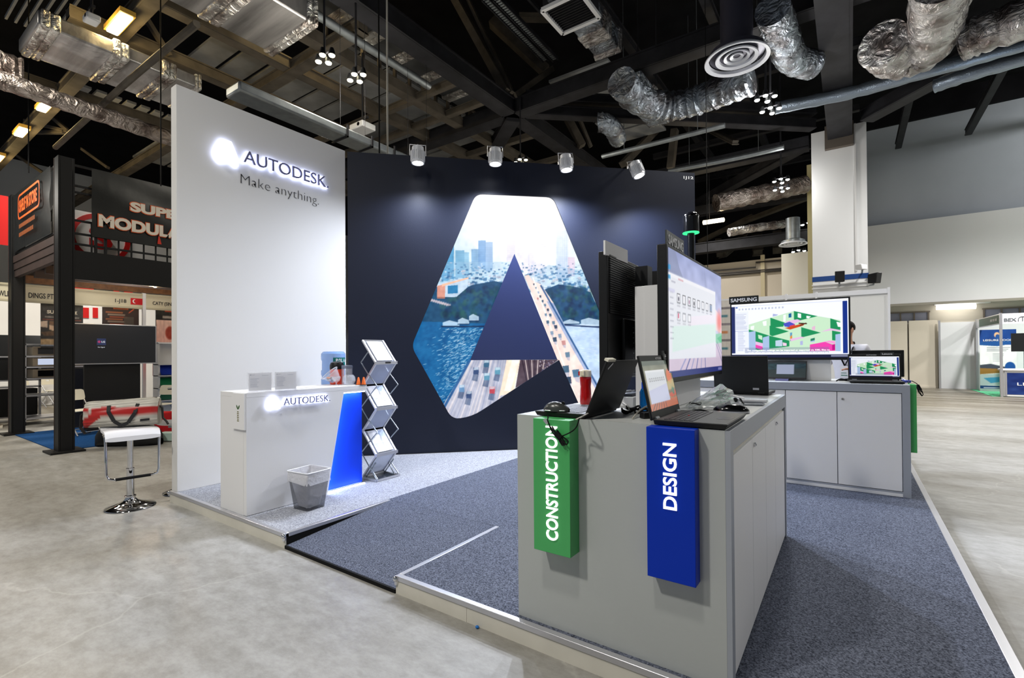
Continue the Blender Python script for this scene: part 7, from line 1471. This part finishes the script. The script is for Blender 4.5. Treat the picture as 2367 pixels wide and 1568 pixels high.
# ---------------------------------------------------------------- person behind the rear counter
def skin_mesh(nodes, edges, sub=2):
    """nodes: (x, y, z, rx[, ry]); one continuous skinned surface -> vertex and face lists"""
    me = bpy.data.meshes.new('tmp'); me.from_pydata([n[:3] for n in nodes], edges, []); o = bpy.data.objects.new('tmp', me); COL.objects.link(o)
    m = o.modifiers.new('s', 'SKIN'); m.use_smooth_shade = True; s = o.modifiers.new('d', 'SUBSURF'); s.levels = sub; s.render_levels = sub
    for i, n in enumerate(nodes): me.skin_vertices[0].data[i].radius = (n[3], n[4] if len(n) > 4 else n[3])
    for i in range(len(nodes)): me.skin_vertices[0].data[i].use_root = (i == 0)
    bpy.context.view_layer.update(); r = bpy.data.meshes.new_from_object(o.evaluated_get(bpy.context.evaluated_depsgraph_get()))
    V_ = [tuple(v.co) for v in r.vertices]; F_ = [tuple(p.vertices) for p in r.polygons]; bpy.data.objects.remove(o); bpy.data.meshes.remove(r); bpy.data.meshes.remove(me); return V_, F_
ps = thing('person', 'person in a white t-shirt with a black lanyard and badge behind the rear counter', 'person', (-0.03, 7.0, ZP), math.radians(-12)); ps.scale = (0.965, 0.965, 0.965)
N = [(0, 0, 0.94, .13, .10), (0, -.005, 1.06, .125, .09), (0, -.01, 1.20, .145, .10), (0, 0, 1.34, .15, .10), (0, .012, 1.435, .085, .07), (0, .01, 1.50, .052, .054), (0, -.005, 1.56, .056, .064), (0, -.018, 1.62, .070, .085), (0, -.012, 1.685, .072, .088), (0, 0, 1.725, .05, .06)]
E_ = [(i, i+1) for i in range(9)]
def chain(start, pts):
    prev = start
    for p in pts: N.append(p); E_.append((prev, len(N)-1)); prev = len(N)-1
    return prev
for sx in (-1, 1):
    chain(0, [(sx*.10, .005, .86, .085), (sx*.105, -.01, .50, .058), (sx*.105, .0, .43, .055), (sx*.11, .03, .25, .052), (sx*.11, .03, .09, .036), (sx*.12, -.05, .045, .036, .03), (sx*.125, -.14, .03, .034, .02)])
    hd_ = chain(3, [(sx*.165, .01, 1.385, .062), (sx*.225, .03, 1.25, .046), (sx*.245, .04, 1.11, .038)]+([(sx*.20, -.09, 1.13, .034), (sx*.12, -.19, 1.16, .025), (sx*.07, -.225, 1.165, .030, .018)] if sx > 0 else [(sx*.235, -.02, .98, .033), (sx*.225, -.08, .88, .024), (sx*.222, -.105, .82, .030, .016)]))
    h = np.array(N[hd_][:3]); d = unit(h-np.array(N[hd_-1][:3])); w_ = unit(np.cross(d, (0, 1, 0.2) if sx < 0 else (0, 0.2, 1)));  dn = np.cross(d, w_)*(-1 if sx < 0 else 1)
    for k, (off, L) in enumerate([(-.026, .060), (-.009, .072), (.009, .068), (.026, .052)]):
        b0 = h+w_*off+d*.028; chain(hd_, [(*b0, .0095), (*(b0+d*L*.5+dn*.006), .0085), (*(b0+d*L*.85+dn*.02), .0075)])
    chain(hd_, [(*(h-w_*.034+d*.005), .011), (*(h-w_*.048+d*.036+dn*.012), .0095)])
V_, F_ = skin_mesh(N, E_)
b = MB(); b.add(V_, F_)
hz_ = 1.645   # eye height; head turned towards its right (-x)
hr = math.radians(-38); ch, sh_ = math.cos(hr), math.sin(hr); hp = lambda x, y, z: (x*ch-y*sh_, x*sh_+y*ch-.015, z)
b.tube([hp(0, -.088, hz_+.01), hp(0, -.108, hz_-.025), hp(0, -.096, hz_-.04)], [.009, .013, .010], 8)
for sx in (-1, 1):
    b.sph(hp(sx*.079, .01, hz_-.012), (.012, .02, .032), 10, 8)
b.k = 1
for sx in (-1, 1): b.sph(hp(sx*.032, -.083, hz_), (.011, .008, .007), 10, 8)
b.tube([hp(-.022, -.088, hz_-.068), hp(0, -.093, hz_-.066), hp(.022, -.088, hz_-.068)], .005, 6)
b.build('body', [mat('skin', (196, 148, 122), 0.5, spec=0.3), mat('face_detail', (90, 50, 46), 0.5)], ps, local=True, sharp=1.5)
b = MB(); o0 = len(b.v); b.sph((0, 0.012, 1.668), (.083, .102, .088), 24, 14, -0.35, 1.0)
for i in range(o0, len(b.v)):
    x, y, z = b.v[i]; X_, Y_ = x*ch+y*sh_, -x*sh_+y*ch
    if Y_ < -.045 and z < 1.70: z = 1.70
    b.v[i] = (x, y, z)
b.build('hair', mat('black_hair', (16, 13, 12), 0.7, spec=0.15, bump=(60, 0.3)), ps, local=True, sharp=1.5)
SN = [(0, 0, .90, .155, .118), (0, -.005, 1.06, .140, .104), (0, -.01, 1.20, .158, .114), (0, 0, 1.345, .172, .122), (0, .012, 1.450, .098, .084)]; SE = [(0, 1), (1, 2), (2, 3), (3, 4)]
for sx in (-1, 1):
    SN.append((sx*.170, .01, 1.392, .088)); SE.append((3, len(SN)-1)); SN.append((sx*.230, .03, 1.25, .072)); SE.append((len(SN)-2, len(SN)-1)); SN.append((sx*.236, .035, 1.19, .064)); SE.append((len(SN)-2, len(SN)-1))
V_, F_ = skin_mesh(SN, SE); b = MB(); b.add(V_, F_); b.build('t_shirt', mat('white_cotton', (226, 226, 234), 0.8, spec=0.15, bump=(9, 0.35)), ps, local=True, sharp=1.5)
TN = [(0, 0, .93, .148, .118), (0, 0, .97, .145, .112)]; TE = [(0, 1)]
for sx in (-1, 1):
    for p in [(sx*.10, .005, .84, .098), (sx*.105, -.008, .50, .072), (sx*.108, .02, .26, .064), (sx*.11, .03, .10, .060)]:
        TN.append(p); TE.append((0 if p[2] == .84 else len(TN)-2, len(TN)-1))
V_, F_ = skin_mesh(TN, TE); b = MB(); b.add(V_, F_); b.build('trousers', mat('dark_trousers', (38, 40, 50), 0.8), ps, local=True, sharp=1.5)
b = MB()
for sx in (-1, 1):
    P = [(0.0, .085, 1.49), (sx*.055, .06, 1.49), (sx*.075, .0, 1.47), (sx*.075, -.085, 1.42), (sx*.05, -.122, 1.32), (0, -.128, 1.20)]
    for i in range(len(P)-1): b.bar(P[i], P[i+1], 0.004, 0.018, (sx*.8, -.6, .3))
b.build('lanyard', M_BLACKM, ps, local=True)
b = MB(); b.box(-.045, -.142, 1.05, .045, -.136, 1.20); bd = b.build('badge', M_PAPER, ps, local=True); b = MB(); b.box(-.035, -.1435, 1.08, .03, -.142, 1.09); b.box(-.035, -.1435, 1.11, .02, -.142, 1.118); b.build('badge_print', mat('badge_green', (80, 140, 120), 0.6), bd, local=True)
b = MB()
for sx in (-1, 1): b.sph((sx*.12, -.05, .04), (.05, .135, .045), 14, 8, -0.85, 1.0)
b.build('shoes', M_BLACK, ps, local=True)
